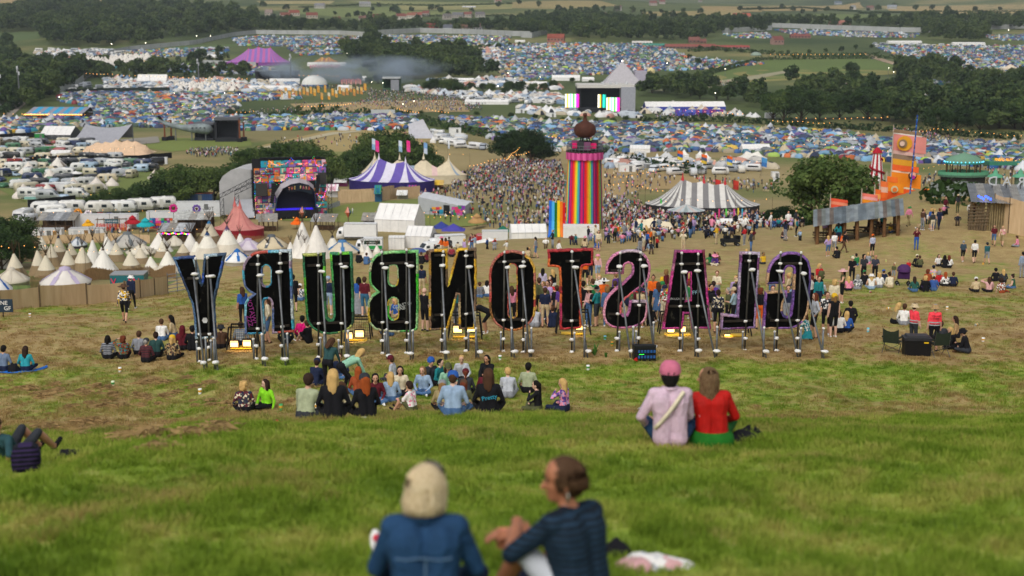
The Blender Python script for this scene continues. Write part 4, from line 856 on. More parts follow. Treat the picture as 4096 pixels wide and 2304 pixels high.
 # ---------------------------------------------------------------- tipi village on the near slope
def fit(x,yb):p=gp(x,yb);return p,mpp(p)
TIPIS=[(17,238,262,11,2,0,'white tipi with crossed poles, far corner of the village by the shower block'),(16,254,277,10,0,0,'tan-skirted tipi at the very edge of the picture'),(26,238,262,9,0,0,'cream tipi behind the tan-skirted corner tipi'),(42,237,258,9,1,0,'tipi with brown skirt in front of the long white toilet block'),(40,251,275,9,0,0,'narrow two-tone tipi in the front row behind the lilac yurt'),(47,256,279,11,0,0,'squat two-tone tipi just behind the lilac-striped yurt'),(60,237,262,9,3,'1c2540','tipi with a navy collar at its top'),(69,251,274,10,0,0,'two-tone tipi above the lilac-striped yurt'),(83,248,273,11,0,0,'wide two-tone tipi with dark brown skirt, third in the front row'),(72,244,262,8,3,0,'small brownish tipi half hidden behind the front row'),(104,251,275,14,2,0,'large plain white tipi standing behind the mural container'),(93,241,270,9,2,0,'tall white tipi leaning beside the wide two-tone one'),(117,243,262,9,0,0,'two-tone tipi beside the grey yurt'),(132,252,274,11,0,0,'two-tone tipi behind the paling fence'),(141,248,264,9,0,0,'tan tipi with a red ribbon behind the paling fence'),(152,257,274,9,4,0,'low cream tipi close behind the paling fence'),(168,252,274,11,4,0,'plain cream tipi next to the giant letter Y'),(163,241,258,8,1,0,'small two-tone tipi in the middle of the village'),(160,233,252,11,2,0,'white tipi below the fairy-lit stall'),(183,244,258,8,3,0,'brown tipi left of the navy-topped cream tipi'),(191,234,255,10,2,0,'bright white tipi below the red tent skirt'),(208,237,262,13,4,'22406a','big cream tipi with navy top collar'),(210,222,246,12,3,'2a7ab0','brown tipi with a bright blue top'),(228,228,256,14,4,'5a4468','large cream tipi with a purple tip in front of the pink big top'),(241,234,250,7,2,0,'small white tipi below the pink big top'),(197,252,268,8,4,0,'pale tipi behind the letter Y arm'),(303,223.5,255,11,2,0,'tallest pure white tipi of the pair left of the lorries'),(317,226.5,258,12,2,0,'second tall white tipi, with a wide fan of poles'),(291,242.4,257,6,2,0,'small white tipi before the tall white pair'),(299,240,257,7,2,0,'small white tipi between the tall white pair'),(305,243,258,8,2,0,'small white tipi under the fan of poles'),(324,247,258,7,2,0,'lowest white tipi, right of the tall pair'),(333.5,236.5,256,10,4,'2c3442','cream tipi with slate-grey flap beside the box lorry'),(268,243,254,7,2,0,'little white tipi in front of the grey-topped yurt'),(362,244.5,256,5,4,0,'first of three tiny tipis by the green-trimmed van'),(368,246,257,5,2,0,'second of three tiny tipis by the green-trimmed van'),(377,245.5,256,5,4,0,'third of three tiny tipis by the green-trimmed van'),(6,244,268,9,2,0,'white tipi cut by the picture edge'),(52,245,266,8,0,0,'two-tone tipi in the second row, left half'),(108,237,254,8,2,0,'white tipi in the back row before the tall stone-like cone tent')]
for x,yt,yb,hw,ci,tc,lab in TIPIS:
 p,k=fit(x,min(yb,258)if x>185 else yb);tipi(lab,p,(yb-yt)*k*1.12,hw*k*1.28,ci,rnd.uniform(0,6.28),lean=rnd.uniform(-.25,.25),topc=tc or None)
for x,yt,yb,hw,w,r_,c,lab in[(66,267,289,24,'6a5878','dad4cc','b4a8c0','white yurt with lilac strips beside the tan fence'),(12,268,286,17,'c8bfae','d2c9b6','c8bfae','plain cream yurt behind the tan fence'),(-2,276,296,14,'dcdcda','e2e2e0','2a5aa0','white yurt with a blue band at the picture edge'),(128,232,250,18,'a8a49c','b4b0a8','6a7072','grey yurt with dark bands in the village centre'),(78,237,248,9,'5a4c60','c8ccd0','6a7480','small yurt with a purple skirt'),(142,244,256,15,'cdc4b0','d4ccba','cdc4b0','wide cream yurt in the second row'),(175,236,248,10,'cdc4b0','d8d0be','cdc4b0','round cream yurt beside the brown tipi'),(272,234.5,252,16,'c4b496','cfc0a2','5a6066','cream yurt with a grey crown cap'),(342.5,240,256,18,'c8bca8','cfc4b0','4a7aa8','tan yurt with blue strips below the lorries'),(237.6,250,265,13,'d8d8d8','e0e0de','2a6ab0','white tent with a blue T-shaped strip'),(248.5,238.5,252,15,'c8bccc','d2c8d0','b8a8c0','lilac-white yurt behind the letter R')]:
 p,k=fit(x,yb);yurt(lab,p,hw*k,(yb-yt)*k*.38,(yb-yt)*k,w,r_,c,group='yurts in the tipi village')
p,k=fit(107,252);t=thing('cone_tent','slim pale spire-shaped cone tent among the tipis','tent',p);MB().lathe([(4.6*k,0),(2.4*k,10*k),(1.3*k,20*k),(.1*k,26*k)],n=10).build('canvas',canvas('c8bcae'),t,True);MB().tube([(0,0,26*k),(0,0,27.5*k)],.03,4).build('pole_tip',M_POLE,t)
drape('village_lawn',[(-5,292),(-5,246),(100,243),(180,245),(180,283),(90,287)],mat('66783a',.95,.25,.3),.05,8)
# fences round the village
M_HESS=bpy.data.materials.new('hessian')
def _h():
 n,l=NT(M_HESS);b=n['Principled BSDF'];b.inputs['Roughness'].default_value=.95;g=n.new('ShaderNodeNewGeometry');mp=n.new('ShaderNodeMapping');mp.inputs['Scale'].default_value=(1,1,.15);l.new(g.outputs['Position'],mp.inputs[0])
 z=n.new('ShaderNodeTexNoise');z.inputs['Scale'].default_value=3;z.inputs['Detail'].default_value=5;l.new(mp.outputs[0],z.inputs[0]);l.new(ramp(n,l,z.outputs[0],[(.3,lin('b89a74')),(.55,lin('c6aa84')),(.75,lin('d0b690'))]),b.inputs['Base Color'])
_h()
fnc('long tan hessian fence along the foot of the tipi village',[gp(x,y)for x,y in((-40,317),(0,311),(40,307),(87,304),(125,301),(168,294))],1.12,M_HESS,3.0,.05,'hessian_fence',postm=M_POLE)
fnc('tan hessian fence behind the tipis, below the toilet blocks',[gp(x,y)for x,y in((-10,246),(60,243),(110,241),(150,243))],1.9,M_HESS,4,.05,'hessian_fence',postm=M_POLE)
def paling(label,pts,h):
 pts=[Vector(p)for p in pts];b=pts[0].copy();t=thing('paling_fence',label,'fence',b);m=mat('8a6c48',.9,.35,2)
 for p,q in zip(pts[:-1],pts[1:]):
  L=(q-p).length;n=max(1,int(L/2.5))
  for i in range(n):
   mb=MB();a=p.lerp(q,i/n);c=p.lerp(q,(i+1)/n);kk=14
   for j in range(kk):
    e=a.lerp(c,(j+.3)/kk);e.z=float(hz(e.x,e.y));e-=b;w=.05;hh=h*rnd.uniform(.9,1.05);mb.box((e.x,e.y,e.z+hh/2),(.085,.03,hh),rz=math.atan2(q.y-p.y,q.x-p.x))
   mb.build('paling_panel',m,t)
 return t
paling('brown chestnut paling fence behind the lilac-striped yurt',[gp(x,y)for x,y in((31,291),(60,286),(85,284),(120,279),(150,276),(176,279))],1.35)
paling('brown wooden paling fence between the pink big top and the white tipis',[gp(x,y)for x,y in((214,242),(255,243),(290,244))],1.6)
t=thing('field_gate','galvanised bar gate beside the tan fence','gate',gp(168,294));q=gp(187,291)-gp(168,294)
for k in range(6):MB().tube([(0,0,.12+k*.22),(q.x,q.y,q.z+.12+k*.22)],.025,5).build('bar',M_STEEL,t)
for s in(0,.5,1):MB().tube([(q.x*s,q.y*s,q.z*s-.1),(q.x*s,q.y*s,q.z*s+1.35)],.03,5).build('upright',M_STEEL,t)
p,k=fit(129.5,284);t=ctn('teal painted shed with pink letter mural and tin roof',p,R(3),33*k,2.2,11*k,'1f6a72','painted_shed','shed',False,roofc='8a8c8c')
text('LN',9*k,mat('e8305a'),t,(7*k,-1.18,4.5*k),ext=.02);text('V',9*k,mat('e8305a'),t,(-13*k,-1.18,4.5*k),ext=.02)
p=gp(3,317);t=thing('chalk_sign','dark board sign with white hand lettering at the picture edge','sign',p);MB().box((0,0,.55),(1.0,.06,.62)).build('board',mat('2a3a48'),t);text('NE',.28,M_WHITE,t,(.1,-.04,.68));text('GF',.28,M_WHITE,t,(.25,-.04,.42));MB().tube([(0,.05,-.1),(0,.05,.5)],.03,5).build('post',M_WOOD,t)
# ---------------------------------------------------------------- service yard behind the tipis
YARD=[('white shower block cut by the picture edge',11,238,24,7.2,'00'),('long white toilet block with brown doorway',44,237.5,38,9.0,'1'),('white toilet block with two grey doors',88,236.5,35,8.6,'2')]
for lab,x,yb,w,h,_ in YARD:
 p,k=fit(x,yb);t=ctn(lab,p,R(2),w*k,2.6,h*k,'d6d6d4','toilet_block','toilet block',True,roofc='b8b8b6')
 for dx in(-.3,0,.33):MB().box((dx*w*k,-1.36,h*k*.45),(.9,.08,h*k*.8)).build('door',vpaint(rnd.choice(['8a6a3a','9a9c9e','b8baba'])),t)
def trailer(lab,x0,x1,yb,h,c='d8d9da',rz=3,name='trailer',W=2.6):
 p,k=fit((x0+x1)/2,yb);return ctn(lab,p,R(rz),(x1-x0)*k,W,h*k,c,name,'trailer',True)
trailer('long white trailer behind the corrugated shack',75,138,227,13);trailer('white trailer behind the painted mural',148,213,222,11);tb=trailer('big white trailer with a dark printed logo by the stage',178,221,216,14.5)
p,k=fit(200,216);text('BIT',5*k,mat('1c1c1c'),tb,(12*k,-1.34,8*k),ext=.02)
ctn('blue and rust container behind the big white trailer',gp(194,203),R(4),38*mpp(gp(194,203)),3,2.6,'24406a',roofc='8a4a30')
def shack(lab,x0,x1,yt,yb,roofc='9a9a96',rz=0,posts=5,slope=.25,name='open_shack',wallc=None,D=5):
 p,k=fit((x0+x1)/2,yb);L=(x1-x0)*k;h=(yb-yt)*k*.72;t=thing(name,lab,'shelter',p,R(rz));n=max(3,int(L/1.6))
 for i in range(n):
  a=-L/2+L*i/n;c=a+L/n-.03;mb=MB()
  for j in range(4):x0_,x1_=a+(c-a)*j/4,a+(c-a)*(j+1)/4;zz=.06*(j%2);mb.quad((x0_,-D/2,h+zz),(x1_,-D/2,h+.06-zz),(x1_,D/2,h+D*slope+.06-zz),(x0_,D/2,h+D*slope+zz))
  mb.build('roof_sheet',mat(rnd.choice([roofc,'8a8c8e','a8a49c','9a948a','b0b2b4']),.5,.35,1.2,.3),t)
 for i in range(posts):
  for s in(-1,1):MB().tube([(-L/2+.1+(L-.2)*i/(posts-1),s*D*.42,-.3),(-L/2+.1+(L-.2)*i/(posts-1),s*D*.42,h+(.1 if s<0 else D*slope*.9))],.09,6).build('post',mat('5a4630',.9,.3),t)
 if wallc:MB().box((0,D*.45,h*.5),(L,.1,h)).build('back_wall',mat(wallc,.9,.3),t)
 MB().box((0,-D*.2,.5),(L*.8,1.0,1.0)).build('counter',mat('4a3624',.9,.3),t);return t
shack('rusty corrugated-roofed shack by the yellow parasol',40,78,215,229,'9a9488',0,wallc='5a4632');shack('wooden bar with white plank roof beside the mural',176,213,213,232,'c8c8c2',2,wallc='4a3828');st=shack('stall with pale sheet roof and coloured fairy lights',160,194,226,240,'c8cacc',0,wallc='3a2c22')
p,k=fit(177,240);b=MB();cols=[mat(c,emit=5)for c in('ff3a2a','3aff5a','ffb43a','3a6aff','ff3ab0')]
b=MB()
for i in range(26):b.ell(((-16+i*1.27)*k,-2.6,8.2*k-.5*k*math.sin(i*.9)),(.13,.13,.13),i%5,6,4)
stuff(b.build('fairy_lights',cols,st))
shack('small hut with tin roof right of the orange parasol',312,337,217,229,'b0b0ac',-4,wallc=None);shack('long low wooden shelter with pale tin roof below the sloping grey tent',362,400,216,228,'a8a296',0,wallc='4a3a2a',posts=6);shack('shed roof of white boards beside the pink big top',259,278,216.5,230,'c8c8c4',8)
def parasol(lab,x,yb,yt,hw,c,tiers=2,group=None):
 p,k=fit(x,yb);t=thing('parasol',lab,'parasol',p,group=group);H=(yb-yt)*k;r=hw*k;MB().tube([(0,0,0),(0,0,H*.95)],.06,5).build('pole',M_POLE,t)
 MB().lathe([(r,H*.42),(r*.97,H*.5),(r*.5,H*.68),(r*.2,H*.74)],n=8).build('canopy',canvas(c),t)
 if tiers>1:MB().lathe([(r*.45,H*.74),(r*.44,H*.80),(.05,H)],n=8).build('top_canopy',canvas(c),t)
parasol('two-tier yellow parasol by the rusty shack',88.5,230,219,6.5,'e0a41e');parasol('two-tier turquoise parasol in front of the seated crowd',146,232,217.5,9.5,'1fa4ac');parasol('two-tier red parasol canopy beside the ribbon bar',133,229,215,8.5,'a81c28');parasol('two-tier orange parasol left of the diamond totem',297,229,217,6.5,'f06a14');parasol('crocheted striped parasol hut by the box lorries',477,229,213,9,'b08a58')
t=thing('ribbon_bar','bar front hung with red and orange ribbons under a painted sign','bar',gp(112,231));k=mpp(gp(112,231))
for i in range(34):MB().box(((-15+i*.9)*k,rnd.uniform(-.1,.1),4*k),(.55*k,.05,rnd.uniform(6,8)*k)).build('ribbon',canvas(rnd.choice(['c0241e','e0561e','b81c3a','e88a2a','8a1c2c','d83a1e'])),t)
for i in range(5):MB().tube([((-15+i*7.5)*k,.1,-.3),((-15+i*7.5+rnd.uniform(-1,1))*k,.1,13*k)],.1,5).build('driftwood_post',M_POLE,t)
MB().tube([(-16*k,.1,11.5*k),(16*k,.1,12.2*k)],.12,5).build('top_rail',M_POLE,t);MB().box((0,-.1,9.8*k),(13*k,.12,4*k)).build('sign_board',mat('2a5a6a'),t);text("LANDS END",2.3*k,M_WHITE,t,(0,-.2,9.8*k),ext=.02)
def mural(lab,x0,x1,yt,yb,cols,rz=0,name='painted_mural',n=(8,4)):
 p,k=fit((x0+x1)/2,yb);t=thing(name,lab,'mural',p,R(rz));L=(x1-x0)*k;H=(yb-yt)*k;r=random.Random(lab)
 MB().box((0,.1,H/2),(L,.1,H)).build('backing',M_DARK,t)
 for i in range(n[0]):
  for j in range(n[1]):MB().box((-L/2+(i+.5)*L/n[0]+r.uniform(-.1,.1),0,(j+.5)*H/n[1]),(L/n[0]*r.uniform(.8,1.1),.1+.04*r.random(),H/n[1]*r.uniform(.8,1.05))).build('painted_panel',canvas(r.choice(cols)),t)
 return t
BRIGHT=['2a9ab8','d83a8a','e0a41e','7a3a9a','e05a2a','3aa86a','1f5aa8','c8b8a0','8a2a3a','e08ab0']
mural('bright painted mural wall behind the turquoise parasol',150,173,218,228.5,BRIGHT)
for x,yt,c,lab in((89.5,213,'2a7ab0','blue painted banner behind the yellow parasol'),(100,212.5,'8a2418','red painted banner over the ribbon bar'),(109.5,212.5,'2a2a70','indigo painted banner over the ribbon bar')):
 p,k=fit(x,226);t=thing('painted_banner',lab,'banner',p+Vector((0,.6,0)));MB().box((0,0,(226-yt)*k-3.5*k),(5.5*k,.08,7*k)).build('cloth',canvas(c),t);MB().tube([(-2.5*k,.06,-.2),(-2.5*k,.06,(226-yt)*k)],.06,5).build('pole',M_POLE,t)
 for q in range(4):MB().box((rnd.uniform(-1.5,1.5)*k,-.06,(226-yt)*k-rnd.uniform(1.5,5.5)*k),(rnd.uniform(1,2.2)*k,.04,rnd.uniform(.8,1.8)*k)).build('painted_shape',canvas(rnd.choice(['e0c02a','e8e0d0','d84a2a','2aa0a8'])),t)
for x,yb,yt,c,lab in((82.5,215,209,'d88a2a','orange giant sunflower decoration over the trailers'),(92.5,215,210.5,'e4d8dc','pale giant daisy decoration over the trailers'),(177,214,204.5,'d8308a','pink giant flower decoration beside the big white trailer'),(200,212,205,'6a4a9a','purple winged figure decoration over the big white trailer')):
 p,k=fit(x,224);p=p+Vector((0,-2.9,0));t=thing('giant_flower',lab,'decoration',p);H=(224-(yt+2))*k;MB().tube([(0,0,0),(0,0,H)],.06,5).build('stem',mat('3a5a2a'),t);MB().ell((0,0,H),(.35,.2,.35)).build('flower_centre',mat('5a3a1e'),t,True)
 for q in range(9):a=q*.698;MB().ell((.75*math.cos(a),0,H+.75*math.sin(a)),(.33,.1,.33),0,6,4).build('petal',canvas(c),t,True)
 # pink big top
p,k=fit(239,237);rgt('faded pink two-peaked big top with red skirt','tent',p,R(-8),[(-3.2*k,34*k),(2.2*k,32*k)],25.5*k,22*k,9.5*k,[canvas('c4827a'),canvas('b8726c')],[0,0,0,1],40,8,2.1,wall=canvas('8a1826'),sag=.12,tip=canvas('c86a66'))
for i,(x,yb)in enumerate(((296,233),(348.5,232))):
 p,k=fit(x+(7 if i==0 else 0),yb);t=thing('diamond_totem',('copper diamond lantern on a pole beside the orange parasol','copper diamond lantern on a pole before the grass below the stage')[i],'lantern',p);H=(yb-(206 if i==0 else 206))*k;MB().tube([(0,0,-.2),(0,0,H-1.5)],.14,6).build('pole',M_POLE,t)
 for q,c in enumerate(('b85a3a','3a7a6a','8a3a2a','c87a4a','b85a3a','2a5a5a')):a0,a1=q*1.047,(q+1)*1.047;mb=MB();mb.add([(0,0,H),(.8*math.cos(a0),.8*math.sin(a0),H-1.4),(.8*math.cos(a1),.8*math.sin(a1),H-1.4),(0,0,H-2.8)],[(0,1,2),(1,3,2)]);mb.build('glass_face',mat(c,.3,.1,spec=.5),t)
 # ---------------------------------------------------------------- the painted stage
def make_stage():
 p,k=fit(290,217.5);rz=R(14);t=thing('festival_stage','festival stage with patchwork painted front, arched roof and blue lit interior','stage',p,rz)
 X=lambda x:(x-290)*k*1.03;Z=lambda y:(217-y)*k
 M_TRUSS=mat('23242a',.6,.2,2,.5)
 wl_=MB();pal=['2a9ab8','e06a9a','e8a02a','6a4a8a','d84a8a','3a8a9a','c8b09a','4ab0c0','e0b8c8','8a3a5a','2a6a7a','d87a3a','5ab0a8','b04a6a','8a6ab0','e8d0a8']
 r=random.Random(5)
 wl_.box((X(291),1.2,Z(187)),(X(327)-X(256),.2,Z(158)-Z(216))).build('wall_frame',M_DARK,t)
 rows=[(160,167),(167.3,173.5),(173.8,181),(181.3,188),(188.3,195),(195.3,202),(202.3,209),(209.2,216)]
 for j,(y0,y1)in enumerate(rows):
  x=257.
  while x<326:
   w=r.uniform(5.2,7.6);x1=min(x+w,326.5)
   if not(j>=3 and 275<(x+x1)/2<314)and not(j<1 and((x+x1)/2<263)):
    c=r.choice(pal);MB().box((X((x+x1)/2),.95+r.uniform(-.05,.05),Z((y0+y1)/2)),(X(x1)-X(x)-.12,.12,Z(y0)-Z(y1)-.1)).build('painted_panel',canvas(c,.8),t)
    for q in range(3):MB().box((X((x+x1)/2+r.uniform(-1.5,1.5)),.86,Z((y0+y1)/2+r.uniform(-1.8,1.8))),(r.uniform(.4,1.1),.06,r.uniform(.3,1.0))).build('painted_shape',canvas(r.choice(pal),.8),t)
   x=x1
 MB().box((X(292),1.0,Z(157.6)),(X(320)-X(262),.5,.35)).build('top_truss',M_TRUSS,t)
 # arched roof and interior
 D=9.0;arc=[(275,213),(278,196),(283,187),(291,182.5),(300,181),(308,183.5),(313,188.5),(315,200),(315,213)]
 rf=MB();N=len(arc)
 for i in range(N-1):rf.quad((X(arc[i][0]),-2.2,Z(arc[i][1])),(X(arc[i+1][0]),-2.2,Z(arc[i+1][1])),(X(arc[i+1][0]),D,Z(arc[i+1][1])),(X(arc[i][0]),D,Z(arc[i][1])))
 rf.build('inner_shell',mat('27506e',.8,.2),t)
 cv=MB()
 for i in range(1,5):a,b=arc[i],arc[i+1];cv.quad((X(a[0])-.3,-2.6,Z(a[1])),(X(b[0]),-2.6,Z(b[1])),(X(b[0])-.2,.7,Z(b[1]-3.2)),(X(a[0])-.4,.7,Z(a[1]-3.2)))
 for i in range(5,7):a,b=arc[i],arc[i+1];cv.quad((X(a[0])-.1,-2.6,Z(a[1])),(X(b[0]),-2.6,Z(b[1])),(X(b[0])+.2,.7,Z(b[1]-3.2)),(X(a[0]),.7,Z(a[1]-3.2)))
 cv.build('roof_canopy',canvas('a8a4aa'),t)
 hd=MB();hd.add([(X(x),-2.7,Z(y))for x,y in((286,189.5),(291,183.5),(300,181.8),(308,184.3),(312,189.5),(311,193),(300,189),(291,189.5))],[tuple(range(8))]);hd.build('header_sign',mat('16202c'),t)
 for i,ch in enumerate('THE PARK'):
  if ch!=' ':text(ch,4.6*k,mat(['e8a08a','d87a5a','e0c06a','','e8d08a','e07a8a','d8b08a','e86a5a'][i]),t,(X(289+i*2.75),-2.85,Z(186.8-.35*(3.5-abs(i-3.5)))),ext=.04,sx=.62)
 MB().quad((X(276),D-.2,Z(213)),(X(315),D-.2,Z(213)),(X(315),D-.2,Z(183)),(X(276),D-.2,Z(183))).build('back_cloth',mat('1a6496',emit=.9),t)  # cloth emits its own blue, standing in for stage lighting on it
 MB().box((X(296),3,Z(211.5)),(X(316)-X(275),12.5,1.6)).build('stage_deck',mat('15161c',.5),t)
 MB().quad((X(276),-2.5,Z(211.5)+.83),(X(312),-2.5,Z(211.5)+.83),(X(312),7,Z(211.5)+.83),(X(276),7,Z(211.5)+.83)).build('glow_floor',mat('3424d0',emit=.9),t)  # blue stage light put into the floor colour as emission
 for x0,x1,y,c in((283,297,202.3,'3a5aff'),(278,284,206,'2a3aff'),(296,302,194.5,'ffd8a0')):MB().tube([(X(x0),4,Z(y)),(X(x1),4,Z(y+.8))],.10,5).build('lit_batten',mat(c,emit=5),t)
 for i in range(9):MB().box((X(281+i*3.6),2,Z(188.5-2.5*math.sin(i/8*3.14))),(.45,.45,.6)).build('stage_lamp',M_DARK,t)
 for i in range(7):MB().box((X(277.5+i*5.6),-2.6,Z(213.3)),(X(5)-X(0),.9,2.0)).build('front_speaker',M_DARK,t)
 for x,y in((263.5,188),(322,178.5)):MB().box((X(x),-.4,Z(y)),(11.5*k if x<300 else 8.5*k,.3,12.5*k if x<300 else 12*k)).build('video_screen',mat('3c3a38',.4),t)
 for x,y0,y1,dx in((274.3,182,200,-2),(317.3,175,191,-2)):
  for q in range(9):a=q/8;MB().box((X(x+dx*a*a),-2.2,Z(y0+(y1-y0)*a)),(3.6*k,1.0,(y1-y0)/9.4*k)).build('line_array_box',M_DARK,t)
 def truss(a,b,w=.9):
  a,b=Vector(a),Vector(b);d=(b-a);n=max(3,int(d.length/1.3));u=Vector((0,0,w))if abs(d.normalized().z)<.8 else Vector((w,0,0));mb=MB()
  mb.tube([a,b],.07,4);mb.tube([a+u,b+u],.07,4)
  for i in range(n):mb.tube([a.lerp(b,i/n),a.lerp(b,(i+1)/n)+u],.045,4,cap=False);mb.tube([a.lerp(b,i/n),a.lerp(b,i/n)+u],.045,4,cap=False)
  mb.build('truss',M_TRUSS,t)
 truss((X(255),.2,Z(216)),(X(255),.2,Z(176)));truss((X(224),1,Z(196)),(X(255),.4,Z(180)));truss((X(238),-1,Z(192)),(X(255),-.4,Z(184.5)));truss((X(224),1,Z(216)),(X(224),1,Z(196)));truss((X(238),-1,Z(210)),(X(238),-1,Z(192)));truss((X(256),.3,Z(176)),(X(276),.3,Z(174)));truss((X(327.5),.3,Z(216)),(X(327.5),.3,Z(172)))
 bx=MB();pr=[(224,214),(224.5,181),(228,175),(236,169.5),(244,168),(255,170),(255,214)]
 bx.add([(X(x),3+(x-224)*.02,Z(y))for x,y in pr]+[(X(x)+4,15,Z(y))for x,y in pr],[tuple(range(7))]+[(i,i+1,8+i,7+i)for i in range(6)]+[tuple(range(7,14))[::-1]]);bx.build('rear_canopy',canvas('b4b4b4'),t)
 MB().quad((X(236),-1.2,Z(216)),(X(256),-1.2,Z(215)),(X(256),3,Z(199)),(X(238),3,Z(199))).build('side_sheet',canvas('a8aab0'),t)
 bl=MB();cl=[mat(c,emit=3.5)for c in('ff4a2a','3ad05a','ffb03a','4a6aff','ff4ab0')]
 def swag(pts,n):
  for(a,b)in zip(pts[:-1],pts[1:]):
   for i in range(n):u=i/n;bl.ell((X(a[0]+(b[0]-a[0])*u),.7,Z(a[1]+(b[1]-a[1])*u+2.2*math.sin(3.14*u))),(.07,.07,.07),r.randrange(5),5,3)
 swag([(257,181),(264,176),(272,160),(283,164),(293,158),(304,164),(315,157),(318,166),(325,164)],9);swag([(257,190),(258,202),(262,212),(275,198),(274,186),(292,172),(303,168),(312,178),(318,176)],8);swag([(316,204),(320,206),(326,190),(322,198),(316,192)],10);swag([(259,178),(276,180),(290,176),(310,171)],9)
 stuff(bl.build('coloured_fairy_lights',cl,t))
 return t
make_stage()
fnc('white crowd barrier curving before the stage',[gp(x,y)for x,y in((256,219.5),(290,218),(318,213),(340,205.5))],1.3,mat('a4a8aa',.5,.2),2.4,.02,'crowd_barrier','barrier')
# ---------------------------------------------------------------- striped big top, cream tents, stalls
p,k=fit(392,191);rgt('purple and white striped two-peaked big top','tent',p,R(-12),[(-13*k,33*k),(14.5*k,30*k)],44*k,30*k,12*k,[canvas('6656a4'),canvas('d4d0de')],[0,1],52,8,1.75,wall=canvas('2c2260'),sag=.22,tip=canvas('d8d4e0'),split=2)
p,k=fit(412,183);rgt('long cream tent with four peaks and pale blue stripes behind the striped big top','tent',p,R(-3),[(-37*k,26*k),(-12*k,25.5*k),(12*k,26*k),(37*k,24*k)],55*k,16*k,9*k,[canvas('cfc2a6'),canvas('8a9cac'),canvas('d8b8b4')],[0,0,0,0,1,0,0,0,2],54,7,1.5,wall=canvas('c8bca0'),sag=.62,tip=canvas('d8ccb0'),name='peaked_tent')
p,k=fit(439,183);rgt('dusty red peaked tent at the end of the striped big top','tent',p,0,[(0,12*k)],9*k,8*k,4*k,[canvas('b8685c')],[0],20,6,1.9,wall=canvas('8a4a42'),name='peaked_tent')
def stall(lab,x,yb,w,h,cols,wallc='8a3a6a',rz=0,D=4):
 p,k=fit(x,yb);t=thing('food_stall',lab,'stall',p,R(rz));L=w*k;H=h*k;n=6
 for i in range(n):a,b=-L/2+L*i/n,-L/2+L*(i+1)/n-.02;MB().quad((a,-D/2-.6,H*.55),(b,-D/2-.6,H*.55),(b,0,H),(a,0,H)).quad((a,0,H),(b,0,H),(b,D/2,H*.6),(a,D/2,H*.6)).build('canopy_strip',canvas(cols[i%len(cols)]),t)
 MB().box((0,.4,H*.28),(L*.94,D*.7,H*.55)).build('counter',canvas(wallc),t)
 MB().box((0,-D/2-.4,H*.75),(L*.4,.1,H*.28)).build('fascia_sign',canvas(cols[0]),t);return t
for a in(('pink and white striped stall before the purple big top',391,189.5,17,9,['d83a9a','e8d8e4']),('second pink striped stall with white gable',412,191,19,11,['e08ac0','e8e0e4']),('dark grey peaked stall beside the pink stalls',403,193,13,9,['5a5c66','6a6c74'],'3a3a44'),('blue fronted pizza stall with bright sign',412,195,9,10,['2a4a7a','b83a8a']),('yellow canopied bar at the end of the stalls',432,189,24,9,['d8b03a','c8a860'],'6a4a2a'),('white topped stall in front of the tan enclosure',402.5,199,11,9,['e4e4e0','dadad6'],'8a8a78'),('pink and white tent stall beside the stage',333,197,12,13,['e0b0c0','e8e6e6'],'d8d8d8'),('small white canopied stall behind the stage fence',341,186,13,8,['e6e6e4','d8d8d8']),('turquoise painted signpost stall with round green lamp',378.5,202,7,17,['2a7a9a','3a8a5a'],'2a5a7a')):stall(*a)
fnc('tan hessian enclosure fence below the striped big top',[gp(x,y)for x,y in((338,203),(375,202),(398,198),(420,196.5))],3.0,M_HESS,5,.04,'hessian_fence',postm=M_POLE)
fnc('tan hessian fence further back by the white dish',[gp(x,y)for x,y in((340,198),(372,197),(398,193))],2.4,M_HESS,5,.04,'hessian_fence',postm=M_POLE)
for x,y,h,cols,lab in((376,180,40,['e8308a','e84a9a'],'double pink flag on a tall pole over the striped big top'),(407,182,42,['e8308a','e8408e','e84a9a'],'triple pink flag on a tall pole over the striped big top'),(372.5,179,41,['c8d4e0','8ab0d0'],'pale blue and white feather flag left of the pink flags'),(399,180,40,['d0dae4','9ab8d0'],'pale blue feather flag between the pink flags'),(424,180,38,['7aa4d0','c8d4e4'],'blue feather flag right of the pink flags'),(448,178,38,['e0e4e8','c8d0d8'],'white feather flag at the crowd end')):
 p,k=fit(x,y);flag(lab,p,h*k,cols,3.8*k if len(cols)>1 and 'pink' in lab else 2.0*k,11*k if 'pink' in lab else 8*k,R(-8))
 # sloping grey viewing tent
p,k=fit(447,212.5);t=thing('sloping_tent','silver-grey tent with sloping roof and flower mural end','tent',p,R(-16));L=48*k;H0,H1=20*k,11*k;D=9
for i in range(7):
 a,b=-L/2+L*i/7+.03,-L/2+L*(i+1)/7-.03;za,zb=H0+(H1-H0)*(a+L/2)/L,H0+(H1-H0)*(b+L/2)/L;MB().quad((a,-D/2,za*.86),(b,-D/2,zb*.80),(b,0,zb),(a,0,za)).quad((a,0,za),(b,0,zb),(b,D/2,zb*.8),(a,D/2,za*.86)).build('roof_sheet',canvas('c4c6ca'),t)
MB().quad((-L/2,-D/2,-1),(L/2,-D/2,-1),(L/2,-D/2,H1*.8),(-L/2,-D/2,H0*.86)).quad((L/2,-D/2,-1),(L/2,D/2,-1),(L/2,0,H1),(L/2,-D/2,H1*.8)).quad((-L/2,-D/2,-1),(-L/2,D/2,-1),(-L/2,0,H0),(-L/2,-D/2,H0*.86)).build('side_wall',canvas('a8aaae'),t)
r=random.Random(3)
